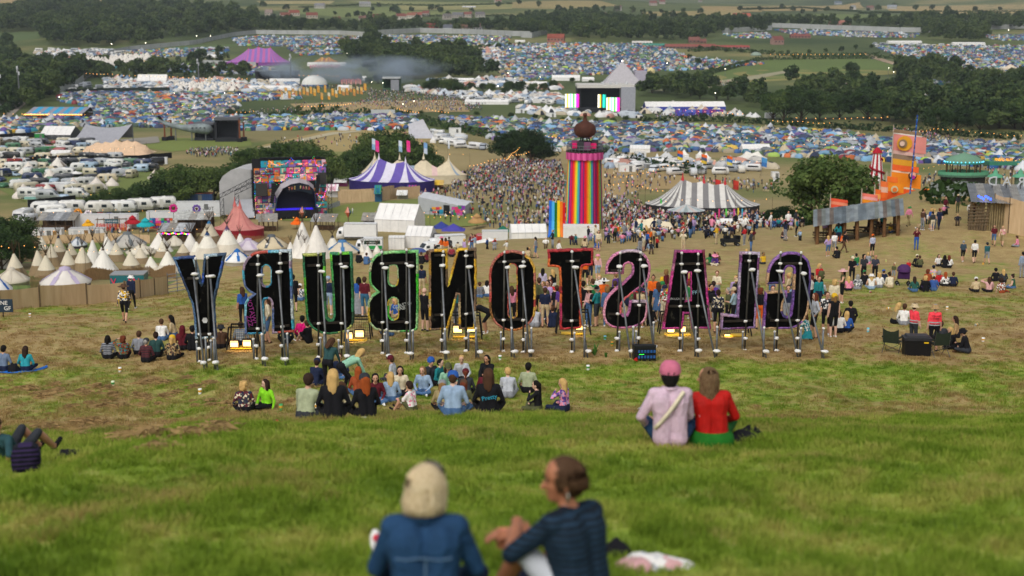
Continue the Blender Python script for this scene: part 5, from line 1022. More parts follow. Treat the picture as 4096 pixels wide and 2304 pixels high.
for i in range(14):MB().box((L*.28+r.uniform(0,.2)*L,-D/2-.06-.004*i,r.uniform(.2,.75)*H1),(r.uniform(.6,1.6),.05,r.uniform(.6,1.5))).build('painted_flower',canvas(r.choice(['d83a6a','7a3a9a','e0762a','2a8a5a','c84a9a'])),t)
for i in range(9):MB().box((-L*.12+r.uniform(-.1,.14)*L,-D/2-.06-.004*i,r.uniform(.2,.6)*H1),(r.uniform(.6,1.4),.05,r.uniform(.4,1.0))).build('painted_flower',canvas(r.choice(['2a8ab0','c83a4a','1f6a7a','e0a03a'])),t)
MB().box((L*.12,-D/2-.07,1.2),(1.6,.05,2.6)).build('doorway',M_DARK,t)
# lorries, gazebos and white tents in the dip before the crowd
truck('white box lorry parked behind the tipis, nose to the stage side',at(357,314),R(178),L=40*314/1422*1.02,H=3.9)
v=truck('white hire lorry with green lower panel',at(369,298),R(181),L=28*298/1422,H=3.3);text('enterprise',.62,M_WHITE,v,(-.8,1.29,2.5),(R(90),0,R(180)));MB().box((-.8,1.27,2.5),(3.4,.02,.8)).build('name_panel',mat('1a3a2a'),v);MB().box((-1.4,1.27,1.35),(3.0,.02,.9)).build('green_panel',mat('2a9a4a'),v)
truck('white cab lorry facing the slope in front of the purple gazebos',at(446,300),R(196),L=38*300/1422,H=3.6)
w=van('white van beside the white cab lorry','e4e4e2');w.location=at(430,297);w.rotation_euler[2]=R(215)
t=truck('red lorry with long flat roof below the green gazebo',at(485,282),R(184),L=34*282/1422,H=2.9,box='b8242a',cab='c02a30')
frt('big white marquee behind the box lorry',at(400,328),R(-14),42*328/1422,8,2.8,6.0);frt('white frame tent right of the big marquee',at(421,307),R(-10),26*307/1422,6,2.6,4.4);frt('low white flat-roofed tent by the purple gazebos',at(397,304),R(2),16*304/1422,3.5,2.6,2.75)
def gazebo(lab,loc,w,h,c,rz=0,name='gazebo',group=None,wall=None):
 return rgt(lab,'gazebo',loc,R(rz),[(0,h)],w/2,w/2,h*.6,[canvas(c)],[0],16,4,1.25,wall=wall and canvas(wall),sq=7,name=name,group=group)
gazebo('dark grey gazebo with black sides behind the white cab lorry',at(428,308),26*308/1422,3.6,'5a5654',0,wall='26272a');gazebo('blue gazebo, rear one of the pair',at(441.5,318),20*318/1422,3.6,'34408a');gazebo('purple-blue gazebo in front of the blue one',at(453.5,314),24*314/1422,3.6,'4a46a0');gazebo('green gazebo beside the red lorry',at(503,285),17*285/1422,2.9,'1f6a54');gazebo('wide white gazebo left of the rainbow slide',at(489,240),42*240/1422,2.9,'e8e6e2')
ctn('white screen trailer behind the wide white gazebo',at(495,252),0,26*252/1422,2.4,3.6,'dcdcda','screen_trailer','trailer',False)
frt('white canopy tent behind the rainbow slide',at(528,232),R(4),36*232/1422,4,1.9,3.0);ctn('long white trailer at the foot of the rainbow tower',at(581,230),R(-2),36*230/1422,3,2.2,'e2e2de','trailer','trailer',False,roofc='ecebe6')
for lab,x,d,c,s in(('navy dome tent beside the hire lorry',403,168,'2a3a78',.95),('royal blue dome tent beside the navy one',411,170,'34509a',.95),('grey dome tent by the lorries',396,172,'4a4a58',.85),('pale blue dome tent near the white van',417,164,'4a5a90',.95)):
 o=link('dome_tent',dome_mesh(3,[amat('tent_obj','',typ='OBJ'),mat('23252c')]),None,at(x,d),R(rnd.uniform(0,360)));o.scale=(s,)*3;o.color=(*lin(c),1);tag(o,lab,'tent')
rgt('cream stretch tent on the slope below the seated crowd','tent',at(654,198),R(-6),[(-2.4,2.9),(-.2,3.2),(2.2,2.5)],3.9,3,.3,[canvas('ddd0b4')],[0],36,6,1.2,sag=.1,name='stretch_tent');gazebo('small cream bell-shaped tent by the seated crowd',at(717,182),2.6,1.9,'d8ceb4',wall='cfc4a8')
frt('low white tent under the coloured feather flags',at(741,186),R(2),5.8,3,1.6,2.2)
# ---------------------------------------------------------------- the rainbow ribbon tower and slide
RB=['e8202a','f0641e','f09a1e','f0d02a','a8d83a','3ab8a8','4a8ac0','5a2a7a','c81a6a','e0106a','6a2a6a','e8202a']
def make_tower():
 p=at(584,262);k=mpp(p);t=thing('ribbon_tower','tall round tower wrapped in rainbow ribbons under a brown onion ball','tower',p);Z=lambda y:(227.5-y)*k*1.035;Rb,Rt=18.3*k,16.2*k;n=96
 for i in range(n):
  a0,a1=2*math.pi*i/n,2*math.pi*(i+1.0)/n;mb=MB()
  for j in range(5):
   z0,z1=Z(229)+(Z(158)-Z(229))*j/5,Z(229)+(Z(158)-Z(229))*(j+1)/5;r0,r1=Rb+(Rt-Rb)*j/5,Rb+(Rt-Rb)*(j+1)/5;q=.05*(i%2)
   mb.quad(((r0+q)*math.cos(a0),(r0+q)*math.sin(a0),z0),((r0-q)*math.cos(a1),(r0-q)*math.sin(a1),z0),((r1-q)*math.cos(a1),(r1-q)*math.sin(a1),z1),((r1+q)*math.cos(a0),(r1+q)*math.sin(a0),z1))
  mb.build('ribbon',canvas(RB[i%len(RB)],.6,.06),t)
 m=40
 for i in range(m):
  a0,a1=2*math.pi*i/m,2*math.pi*(i+1)/m;r=18.6*k;MB().quad((r*math.cos(a0),r*math.sin(a0),Z(159.5)),(r*math.cos(a1),r*math.sin(a1),Z(159.5 if i%2 else 158.6)),(r*math.cos(a1),r*math.sin(a1),Z(152.5)),(r*math.cos(a0),r*math.sin(a0),Z(152.5))).build('valance_panel',canvas('d85a98' if i%2 else 'b83a7a'),t)
 MB().lathe([(.1,Z(153)),(18.6*k,Z(153)),(18.6*k,Z(151.5)),(.1,Z(151.6))],n=32).build('platform',mat('2c2a22',.9),t)
 for i in range(26):a=2*math.pi*i/26;MB().tube([(17.8*k*math.cos(a),17.8*k*math.sin(a),Z(152)),(17.8*k*math.cos(a),17.8*k*math.sin(a),Z(146))],.05,4).build('rail_post',M_STEEL,t)
 for z in(146,149):MB().tube([(17.8*k*math.cos(a*.2417),17.8*k*math.sin(a*.2417),Z(z))for a in range(27)],.05,4).build('rail',M_STEEL,t)
 for i in range(9):a=i*.7;MB().box((10*k*math.cos(a),10*k*math.sin(a),Z(146.5)),(1.2,1.2,rnd.uniform(.8,2.2))).build('deck_clutter',canvas(rnd.choice(['e01a6a','4a4a50','b03a9a','3a3a3e','7a4a6a'])),t)
 for a in range(6):MB().tube([(8*k*math.cos(a*1.047),8*k*math.sin(a*1.047),Z(152)),(3*k*math.cos(a*1.047),3*k*math.sin(a*1.047),Z(137))],.12,5).build('ball_strut',M_DARK,t)
 MB().lathe([(.3*k,137.8),(6,138.8),(9.8,136.5),(11.1,132.5),(10.6,129),(8.6,126.4),(5,124.6),(2.6,123.2),(1.9,121),(1.5,119.5),(2.1,118.3),(2.0,116.6),(.6,115.6)]and[(a*k,Z(b))for a,b in[(.3,138.2),(6,138.8),(9.8,136.5),(11.1,132.5),(10.6,129),(8.6,126.4),(5,124.6),(2.6,123.2),(1.9,121),(1.5,119.5),(2.1,118.3),(2.0,116.6),(.5,115.6)]],n=24).build('onion_ball',mat('4e2c20',.75,.3,1.2),t,True)
make_tower()
def make_slide():
 p=at(557,238);k=mpp(p);t=thing('rainbow_slide','row of tall rainbow planks curving out at the foot like a slide','sculpture',p);H=36*k;w=2.7*k
 for i,c in enumerate(('1a6ad0','4ab0e8','0a6a2a','f0c80a','e8780a','d01414')):
  x=(i-2.5)*w;out=(i-2.5)*.5*k;h=H*(1-.03*(i%3));pr=[(0,h),(0,h*.45),(out*.2,h*.25),(out*.6,h*.1),(out*1.3,0)];mb=MB()
  for(o0,z0),(o1,z1)in zip(pr[:-1],pr[1:]):
   y0,y1=-1.2*((1-z0/h)**4),-1.2*((1-z1/h)**4)
   a=[(x+o0-w/2,y0,z0),(x+o0+w/2,y0,z0),(x+o1+w/2,y1,z1),(x+o1-w/2,y1,z1)];b=[(q[0],q[1]+.5,q[2])for q in a]
   mb.quad(*a);mb.quad(*b[::-1]);mb.quad(a[0],a[3],b[3],b[0]);mb.quad(a[1],b[1],b[2],a[2])
  mb.box((x,.25,h),(w,.5,.06));mb.build('plank',mat(c,.5,.05),t)
make_slide()
p=at(536,236);t=thing('rainbow_arch','small blue and white rainbow arch beside the slide','sculpture',p);k=mpp(p)
for i,c in enumerate(('1f7ac8','5ab8e0','e4e8ea','2a8a4a')):MB().tube([((6.8-i*1.25)*k*math.cos(a*.314),0,(9.5-i*1.7)*k*math.sin(a*.314))for a in range(11)],.62*k,6).build('arch_band',mat(c,.5),t,True)
# grey striped big top on the right, glass canopy
p=at(702,328);k=mpp(p);rgt('grey and white striped big top with three red peaks','tent',p+Vector((0,0,0)),R(-6),[(-20*k,35*k),(1*k,33*k),(22*k,31*k)],57*k,34*k,10*k,[canvas('cfccc6'),canvas('7c7a7a')],[0,1],60,8,1.55,wall=canvas('26262a'),sag=.16,tip=canvas('c0343a'),split=1)
for i,(x,yt,c)in enumerate(((663,190,'e0a82a'),(676,191,'2a9a7a'),(651,196,'c84a6a'),(657,195,'4ab0c8'),(666,196,'d83a2a'),(669,196,'e88a2a'),(672,196,'e0c82a'),(675,196,'3aa84a'),(678,196,'2a7ac8'),(684,199,'6a4a9a'),(695,203,'3a8a4a'),(704,205,'c85a3a'),(718,208,'3a8ac8'))):
 pp=at(x,318);kk=mpp(pp);q=onplane(x,yt+2,317.5);t=thing('cutout_sign',('yellow round','teal globe','rose arched','sky blue','scarlet','bright orange','lemon','leaf green','cobalt','violet figure','dark green','brick red','azure')[i]+' cutout sign on the eave of the grey striped big top','sign',Vector((q.x,q.y,pp.z)),group=None)
 hgt=q.z-pp.z;MB().tube([(0,.1,-.2),(0,.1,hgt)],.05,4).build('post',M_POLE,t);MB().lathe([(.01,-.06),(2.0*kk if i<2 else 1.3*kk,-.05),(2.0*kk if i<2 else 1.3*kk,.05),(.01,.06)],n=10 if i<2 else 4).build('cutout',canvas(c),t);t.children[-1].location=(0,0,hgt);t.children[-1].rotation_euler=(R(90),0,R(0)if i<2 else R(0))
t=rgt('round canopy of pale clear panels below the grey striped big top','canopy',at(686,296),0,[(0,3.4)],19*296/1422,3.6,2.2,[mat('b8c0c0',.3,.2,1),mat('98a4a4',.3,.2,1),mat('c8b8b0',.3,.2)],[0,1,0,2],24,4,1.1,name='round_canopy')
for i in range(7):MB().tube([((-3+i),0,-2),((-3+i),0,2.4)],.05,4).build('post',M_POLE,t)
# ---------------------------------------------------------------- right hillside: shelter, bar, flags, fairground
def make_shelter():
 a,b=gp(812,243),gp(901,231.5);ra=gp(812,243);t=thing('tin_shelter','long open shelter with corrugated tin roof on log posts','shelter',ra);d=(b-a);d.z=0;L=d.length;rz=math.atan2(d.y,d.x);t.rotation_euler[2]=rz;k=mpp(ra);W=3.6;ez=19.5*k;rzv=ez+1.15;n=22;slope=b.z-a.z
 zz=lambda x:slope*x/L
 for i in range(n):
  x0,x1=L*i/n,L*(i+1)/n+.02
  for s in(-1,1):
   mb=MB();dz=rnd.uniform(0,.05)
   for j in range(6):
    u0,u1=x0+(x1-x0)*j/6,x0+(x1-x0)*(j+1)/6;w0,w1=.05*(j%2),.05*((j+1)%2)
    mb.quad((u0,s*(W/2+.5),ez+w0+dz+zz(u0)),(u1,s*(W/2+.5),ez+w1+dz+zz(u1)),(u1,0,rzv+w1+dz+zz(u1)),(u0,0,rzv+w0+dz+zz(u0)))
   mb.build('roof_sheet',mat(rnd.choice(['7c868c','8a9296','6e787e','939a9c','868c88','7a7068']),.45,.35,1.5,.35),t)
 for i in range(7):
  x=.4+(L-.8)*i/6
  for s in(-1,1):MB().tube([(x,s*W/2,zz(x)-.5),(x+rnd.uniform(-.1,.1),s*W/2,ez+zz(x))],[.17,.14],7).build('log_post',mat('6a4c30',.9,.3,2),t)
 for s in(0,1):x=s*L;MB().add([(x,-W/2-.3,ez+zz(x)),(x,W/2+.3,ez+zz(x)),(x,0,rzv+zz(x))],[(0,1,2)]).build('gable_board',mat('4a3826',.9,.3),t)
 for i in range(4):x=L*(.15+.23*i);MB().box((x,0,zz(x)+.74),(2.2,.8,.08)).box((x,.75,zz(x)+.42),(2.2,.3,.06)).box((x,-.75,zz(x)+.42),(2.2,.3,.06)).box((x-.8,0,zz(x)+.3),(.1,1.5,.8)).box((x+.8,0,zz(x)+.3),(.1,1.5,.8)).build('picnic_table',mat('5a452e',.9,.3),t)
make_shelter()
def make_bar():
 p=gp(985,226);k=mpp(p);t=thing('bar_building','timber bar with bamboo wall, tin roof and big reversed pale letters','bar',p,R(-14));X=lambda x:(x-985)*k;Z=lambda y:(226-y)*k
 for i in range(9):
  x0,x1=X(968+i*8),X(976+i*8)+.03;mb=MB()
  for j in range(6):u0,u1=x0+(x1-x0)*j/6,x0+(x1-x0)*(j+1)/6;w0,w1=.05*(j%2),.05*((j+1)%2);mb.quad((u0,-3.0,Z(198)-.02*i+w0),(u1,-3.0,Z(198)-.02*i+w1),(u1,4,Z(189)+w1),(u0,4,Z(189)+w0))
  mb.build('roof_sheet',mat(rnd.choice(['8a8c8e','a0a4a6','76787a','9a968e']),.45,.3,1.5,.35),t)
 for i in range(22):MB().tube([(X(985)+i*.19,-2.2,-.3),(X(985)+i*.19,-2.2,Z(199))],.085,5).build('bamboo_cane',mat('8a7a58',.8,.3,3),t)
 MB().box((X(1010),-1.8,Z(212)),(X(1040)-X(999),.2,Z(199)-Z(222))).build('side_wall',mat('7a6244',.9,.25),t);MB().box((X(1020),-1.95,Z(210)),(3.0,.1,1.6)).build('serving_hatch',M_DARK,t)
 for i in range(7):
  a=rnd.uniform(0,1);MB().tube([(X(968+i*2.4),-2.4,-.3),(X(968+i*2.6+rnd.uniform(-2,2)),-2.4,Z(199+rnd.uniform(-2,4)))],.11,5).build('branch_post',M_POLE,t);MB().tube([(X(966),-2.5,Z(222-i*3)),(X(986),-2.5,Z(221-i*3.2))],.06,5).build('branch_rail',M_POLE,t)
 for i,ch in enumerate('RAD'):
  o=text(ch,13*k,mat('b8bcbe',.5),t,(X(1018-i*13.5),1.5,Z(183)),ext=.12,sx=-1);MB().tube([(X(1018-i*13.5),1.7,Z(190)),(X(1018-i*13.5),1.7,Z(184))],.06,4).build('letter_prop',M_STEEL,t)
 for i in range(6):MB().ell((X(975+i*2.2),-2.8,Z(192.5+(i%3)*1.2)),(.1,.1,.1),0,6,4).build('blue_bulb',mat('2a4aff',emit=6),t)
make_bar()
fnc('tan hessian fence round the timber bar',[gp(x,y)for x,y in((993,229),(1008,233),(1030,238),(1060,243))],3.0,M_HESS,3,.04,'hessian_fence',postm=M_POLE)
def bigflag(label,px,d,ytop,ybot,segs,w0,group='giant appliqué flags by the big oak'):
 p=at(px,d);k=mpp(p);zt=onplane(px,ytop,d).z-p.z;zb=onplane(px,ybot,d).z-p.z;t=thing('giant_flag',label,'flag',p,R(rnd.uniform(-12,8)),group);MB().tube([(0,0,-.5),(0,0,zt+.5)],[.12,.05],6).build('pole',mat('b8a898',.7),t);n=len(segs);tot=sum(s[2]for s in segs);z=zt
 for i,(c,w,h)in enumerate(segs):
  hh=(zt-zb)*h/tot;mb=MB();w*=1.22
  for j in range(6):
   u0,u1=w*k*j/6,w*k*(j+1)/6;f=lambda u:.05*w*k*math.sin(u/(w*k)*6+i*.5);tp=lambda u:-.12*u
   mb.quad((u0,f(u0),z-hh+tp(u0)),(u1,f(u1),z-hh+tp(u1)),(u1,f(u1),z+tp(u1)),(u0,f(u0),z+tp(u0)))
  mb.build('cloth_panel',canvas(c,.8),t,True);z-=hh
 return t,k,zt
def disc(t,x,z,r,c,y=-.3,n=14):MB().lathe([(.01,-.03),(r,-.02),(r,.02),(.01,.03)],n=n).build('sewn_disc',canvas(c),t);t.children[-1].location=(x,y,z);t.children[-1].rotation_euler=(R(90),0,0)
t,k,zt=bigflag('tallest giant flag with pale pink top and orange foot',890,165,129,201,[('8a7258',22,3),('d8d4cc',23,1),('d88a82',27,14),('d0aaa0',26,3),('8a7460',19,4),('d89a2a',20,5),('e0602a',22,5),('e8c8b0',20,1.5),('e8861e',24,12),('d8c8a8',18,1.5),('e0561e',20,12)],22)
disc(t,11*k,zt-14*k,7.5*k,'d89a2a');disc(t,9*k,zt-14*k,4.2*k,'8a7258',-.5);disc(t,8*k,zt-14*k,2.4*k,'d8b8a8',-.7);disc(t,20*k,zt-46*k,4.2*k,'4a3020',-.5);disc(t,20*k,zt-45*k,3.0*k,'e8a890',-.7);disc(t,20*k,zt-47*k,2.0*k,'a82a8a',-.9)
t,k,zt=bigflag('broad orange giant flag with pale ring in front of the tallest flag',885.5,160,176,202,[('e8702a',9,3),('e88a1e',14,5),('e0581e',16,6)],14);disc(t,8*k,zt-13*k,3.6*k,'c8c49a');disc(t,8*k,zt-13*k,2.2*k,'e0702a',-.5)
for lab,x,yt,yb,w,cs in(('narrow orange giant flag left of the tallest one',879,181,203,7,['e8743a','e0b09a','e86a2a','e05a1e']),('short orange giant flag with a striped hem',874,189,203,5,['e06a2a','e8a050','e05a1e']),('orange giant flag with brown sewn disc',861,193,205,13,['e87a6a','e8a0a0','e08a1e','d8781e']),('coral giant flag with magenta disc above the tin roof',829.5,198,210,14,['e0563a','e88a6a','e0563a','e86a4a'])):bigflag(lab,x,158,yt,yb,[(c,w,1)for c in cs],w)
# big oak and its neighbours
p=at(827,190);tree('big spreading oak beside the giant orange flags',p,'oak0',1.38,.92)
tree('dark bushy tree at the foot of the big oak',at(778,192),'oak1',.72,.75,dark=True);tree('dark tree on the right side of the big oak',at(862,205),'oak2',.6,.8,dark=True);tree('small dark tree filling the gap under the big oak',at(806,192),'bush0',1.0,.9,dark=True)
# helter skelter
p=at(874,240);k=mpp(p);t=thing('helter_skelter','red and white striped helter skelter tower','ride',p);Zh=lambda y:onplane(874,y,240).z-p.z
for i in range(16):a0,a1=i*math.pi/8,(i+1)*math.pi/8;rb,rt=9.5*k,4.2*k;MB().quad((rb*math.cos(a0),rb*math.sin(a0),Zh(196)),(rb*math.cos(a1),rb*math.sin(a1),Zh(196)),(rt*math.cos(a1),rt*math.sin(a1),Zh(154)),(rt*math.cos(a0),rt*math.sin(a0),Zh(154))).build('wall_stripe',canvas('a81c2c' if i%2 else 'e4e0e0'),t)
MB().lathe([(4.9*k,Zh(153)),(4.4*k,Zh(151)),(2.2*k,Zh(148.5)),(.3*k,Zh(147))],n=16).build('dome_roof',canvas('a81c2c'),t,True)
MB().tube([((5+a*.13)*k*math.cos(a*.35-1),(5+a*.13)*k*math.sin(a*.35-1),Zh(158+a*.75))for a in range(44)],1.1*k,6).build('spiral_slide',canvas('8a1424'),t,True)
# carousel deck and signs
p=at(961,300);k=mpp(p);t=thing('carousel_bar','round bar with green dome roof and a ring of lights','bar',p);Zc=lambda y:onplane(961,y,300).z-p.z
MB().lathe([(19*k,Zc(162)),(18.6*k,Zc(160)),(13*k,Zc(156.5)),(6*k,Zc(154.2)),(1*k,Zc(152.8)),(.2*k,Zc(151.5))],n=28,sy=.6).build('dome_roof',canvas('6a8f78'),t,True);MB().lathe([(19*k,Zc(162)),(18.6*k,Zc(163.5))],n=28,sy=.6).build('fascia',canvas('2a8a7a'),t)
bl=MB()
for i in range(30):a=i*.2094;bl.ell((19.2*k*math.cos(a),11.6*k*math.sin(a),Zc(161.4)),(.14,.14,.14),0,5,3)
stuff(bl.build('ring_lights',mat('6ad8ff',emit=1.5),t))
for i in range(12):a=i*.5236;MB().tube([(17*k*math.cos(a),10*k*math.sin(a),Zc(180)),(17*k*math.cos(a),10*k*math.sin(a),Zc(162))],.14,5).build('post',mat('5a4630',.9),t)
MB().lathe([(.1,Zc(174)),(25*k,Zc(174)),(25*k,Zc(176)),(.1,Zc(176))],n=28,sy=.6).build('deck',mat('4a6a58',.9),t);MB().lathe([(25*k,Zc(174)),(25*k,Zc(171))],n=40,sy=.6).build('railing',mat('5a9a78',.8),t);MB().lathe([(22*k,Zc(190)),(22*k,Zc(176))],n=24,sy=.6).build('undercroft',mat('2a2a26',.9),t)
p=at(998,305);k=mpp(p);Zc=lambda y:onplane(998,y,305).z-p.z;t=thing('pinball_sign','green roofed pavilion carrying glowing yellow pinball alley letters','sign',p);MB().box((0,0,Zc(163)),(28*k,3,3.4*k)).build('roof',canvas('3a7a64'),t);text('PINBALL ALLEY',3.9*k,mat('f0a01e',emit=1.2),t,(0,-1.6,Zc(159)),ext=.06,sx=.68)
for s in(-1,1):MB().tube([(s*12*k,0,-1),(s*12*k,0,Zc(163))],.15,5).build('post',M_POLE,t)
for lab,x in(('green domed kiosk left of the big reversed letters',993),('green domed kiosk at the picture edge',1018)):
 p=at(x,270);k=mpp(p);Zc=lambda y:onplane(x,y,270).z-p.z;t=thing('domed_kiosk',lab,'kiosk',p);MB().lathe([(8*k,Zc(177)),(6.5*k,Zc(175)),(2.5*k,Zc(173.5)),(2.2*k,Zc(171)),(.8*k,Zc(169.5)),(.2*k,Zc(168))],n=16).build('roof',canvas('5a9a7a'),t,True);MB().lathe([(5.5*k,-1),(5.5*k,Zc(177))],n=12).build('wall',mat('5a6a58',.9),t)
fnc('pale grey solid hoarding behind the bar',[gp(x,y)for x,y in((930,197),(960,196),(985,199))],1.5,mat('8a9290',.7,.2),3,.01,'hoarding');hedge('low green hedge in front of the pale hoarding',[gp(925,203),gp(955,202),gp(985,206)],2.0,3,1,.28)
p,k=fit(927,193);rgt('small red and yellow striped tent below the carousel bar','tent',p,0,[(0,6*k)],5*k,5*k,2*k,[canvas('c8302a'),canvas('e0a82a')],[0,1],12,4,1.3,name='striped_tent')
p=at(910,150);t=thing('blue_totem_pole','tall slim pole wrapped in blue beads','pole',p)
for i in range(40):MB().ell((.35*i/40,0,i*.21),(.09,.09,.13),0,6,4).build('bead_section',mat(['1f4aa0','2a7ac8','183a80'][i%3],.4),t,True)
# ---------------------------------------------------------------- camper field, left
KG={'caravan':'caravans in the camper field','van':'vans in the camper field','motorhome':'motorhomes in the camper field','parked_car':'cars in the camper field'}
PAINT=[('white','d2d2ce'),('cream','c4bca4'),('silver','a8acb0'),('dark grey','3a3d42'),('navy','1c2c52'),('beige','c4b698'),('green','3a6a4a'),('red','8a2a28'),('black','1c1d20'),('pale blue','9ab0c4')]
def recolour(t,c):
 for ch in t.children:
  if ch.name.startswith('body'):ch.data=ch.data.copy();ch.data.materials[0]=vpaint(c)
CAMP_POLY=[(0,147),(40,141),(85,150),(112,160),(150,163),(162,172),(140,182),(118,184),(100,190),(70,203),(30,201),(26,190),(0,188)]
def camper_field():
 protos={'caravan':caravan('x'),'van':van('x'),'motorhome':camper('x'),'parked_car':car('x')};W={'caravan':34,'van':26,'motorhome':26,'parked_car':14};used={}
 spots=[];rows=[(144.5,0,95),(149,0,105),(154,0,112),(160,0,122),(166,0,158),(171.5,0,160),(177,0,142),(182.5,0,118),(188,2,112),(194,28,98),(199.5,32,80)]
 for y,x0,x1 in rows:
  x=x0+rnd.uniform(0,4)
  while x<x1:spots.append((x,y+rnd.uniform(-1.0,1.0)));x+=rnd.uniform(9.2,15)*(y/160)**1.2
 refs=['near the beige stretch tent','beside the black fence line','next to the bushes','at the picture edge','in the middle of the camper field','in the front rows above the dark tree','near the green containers']
 n=0;first={k:True for k in protos}
 for x,y in spots:
  if not(-2<x<165):continue
  k=rnd.choices(list(W),list(W.values()))[0];cn,ch=rnd.choices(PAINT,[15,15,14,15,8,12,6,5,12,8])[0]if k!='parked_car' else rnd.choice(PAINT[2:])
  if k in('motorhome',)and rnd.random()<.45:cn,ch=PAINT[0]
  rot=rnd.choice([0,180,0,180,35,-30,200,90])+rnd.uniform(-12,12)
  ref=refs[0]if 90<x and y<160 else refs[1]if 161<y<168 else refs[2]if x>95 and y>175 else refs[3]if x<12 else refs[6]if y<150 and x<60 else refs[5]if y>186 else refs[4]
  kind=k.replace('_',' ');lab='%s %s %s'%(cn,kind,ref);g='%ss %s'%(lab.rsplit(' ',len(ref.split()))[0],ref)
  if first[k]:
   o=protos[k];first[k]=False;o.location=gp(x,y);o.rotation_euler[2]=R(rot);o['label']=lab;o['group']=lab
  else:o=dup(protos[k],gp(x,y),R(rot),lab,lab)
  o.scale=(1.12,)*3
  recolour(o,ch);n+=1
camper_field()
for i,(x,y,s)in enumerate(((29,174,1.4),(47.5,176,1.0),(58,168,1.3),(15,165,1.1),(74,192,1.4),(97,190,1.3),(48,196,1.2),(24,198,1.3),(111,170,1.0),(116,168.5,.9),(67,176,.9),(72,175,.8),(155,179,1.0),(112,186,.9),(36,184,1.0),(50,178,1.0),(48,165,1.1))):bell(['bell tent with brown doorway among the motorhomes','cream bell tent by the navy gazebo','bell tent beside the black motorhomes','small bell tent near the caravans at the edge','wide bell tent next to the white box truck','pointed bell tent at the edge of the bushes','low bell tent behind the long coach','bell tent beside the dark tree','first of two bell tents by the white vans','second of two bell tents by the white vans','tiny peach bell tent by the white gazebo','tiny peach bell tent right beside the first peach one','bell tent at the far side of the bushes','little bell tent just above the bushes','grey-white bell tent in the middle rows','bell tent between two caravans','cream bell tent below the fence line'][i],gp(x,y),s,rnd.choice(['d8cfc4','d4c8bc','dcd6cc']),rnd.uniform(0,6),'bell tents in the camper field')
for lab,x,y,w,c,wl_ in(('navy gazebo with sides in the camper field',89,170,8.5,'1c2440','171d36'),('white gazebo roof among the caravans',76,177,10,'e4e2de',None),('charcoal peaked gazebo by the dark blue bus',100,161.5,9,'3a3c44',None),('burgundy gazebo behind the white box truck',74,186,8,'4a2a2c',None),('white gazebo tent by the green containers',23,144.5,9,'d8d4cc','c8c6c0'),('olive mess tent near the edge',10,146,12,'4a4436','3a362c'),('lilac gazebo by the white vans',129,178,9,'b8b0bc',None),('orange gazebo among the caravans',43,157,7,'d87a3a','b86a3a'),('red canopy tent among the caravans',54,155,7,'a8242a',None)):
 p,k=fit(x,y);gazebo(lab,p,w*k*1.25,w*k*.62,c,rnd.uniform(-15,15),wall=wl_)
for lab,x,y,w,h,c in(('bright green container in the yard',49,152,15,6,'1f8a3a'),('green container open at the front',40,140,9,6.5,'1f8a3a'),('small green container by the black fence',31,145,8,5.5,'2a9a44'),('dark blue bus with tinted windows',105,165,15,6,'1c3460'),('white office container behind the green one',60,149,10,5,'d8d8d6'),('red shed trailer by the caravans',95,188,12,5,'8a2c22'),('turquoise painted trailer behind the white vans',129,171,12,4,'5ab0ac'),('white refrigerated trailer by the hedge',160,164,15,6.5,'dcdcdc'),('long silver coach roof in the front row',51,206,42,4.5,'c4c6c8'),('teal roofed coach behind the silver one',38,199.5,24,3.5,'8ab8b4')):
 p,k=fit(x,y);ctn(lab,p,R(rnd.uniform(-4,8)),w*k,2.5,h*k,c,name='trailer' if 'trailer' in lab else('coach' if 'coach' in lab or 'bus' in lab else 'container'),cat='coach' if 'coach' in lab or 'bus' in lab else 'container',door='coach' not in lab)
p,k=fit(59,194);truck('long white removal lorry parked among the caravans',p,R(-3),L=34*k,H=11*k)
for lab,pts,h in(('long black fabric fence through the camper field',((0,163.5),(60,161.5),(95,161),(118,163.5),(150,160),(172,158)),2.2),('black fabric fence below the long coach',((28,209),(45,207.5),(76,204)),2.4),('black fence along the top of the camper field',((0,139),(40,137),(70,139)),2.2)):fnc(lab,[gp(*q)for q in pts],h,M_BNET,6,.02,'screen_fence',postm=M_STEEL)
# caravans standing behind the shower blocks
for i,(x,y,rz,c,lab)in enumerate(((52,217,4,'d8d8d4','white caravan behind the rusty shack'),(46,214,2,'d0d0cc','white caravan at the back of the shower yard'),(72,213,3,'d4d2cc','white touring caravan beside the shower yard caravans'),(100,213.5,5,'cfccc4','cream touring caravan over the trailers'),(122,213,3,'d8d8d6','white caravan with round window below the bushes'),(140,211,2,'d6d4ce','white caravan under the bush edge'),(163,209,12,'dcdad6','white static caravan by the tan tarpaulin'),(60,222,2,'d8d8d4','grey-white caravan roof behind the long trailer'),(24,222,85,'c8c8c6','caravan beside the dark tree'),(27,228,80,'cfd0d0','white caravan end-on beside the dark tree'))):
 t=caravan(lab,c);t.location=gp(x,y);t.rotation_euler[2]=R(rz);t.scale=(1.25,)*3
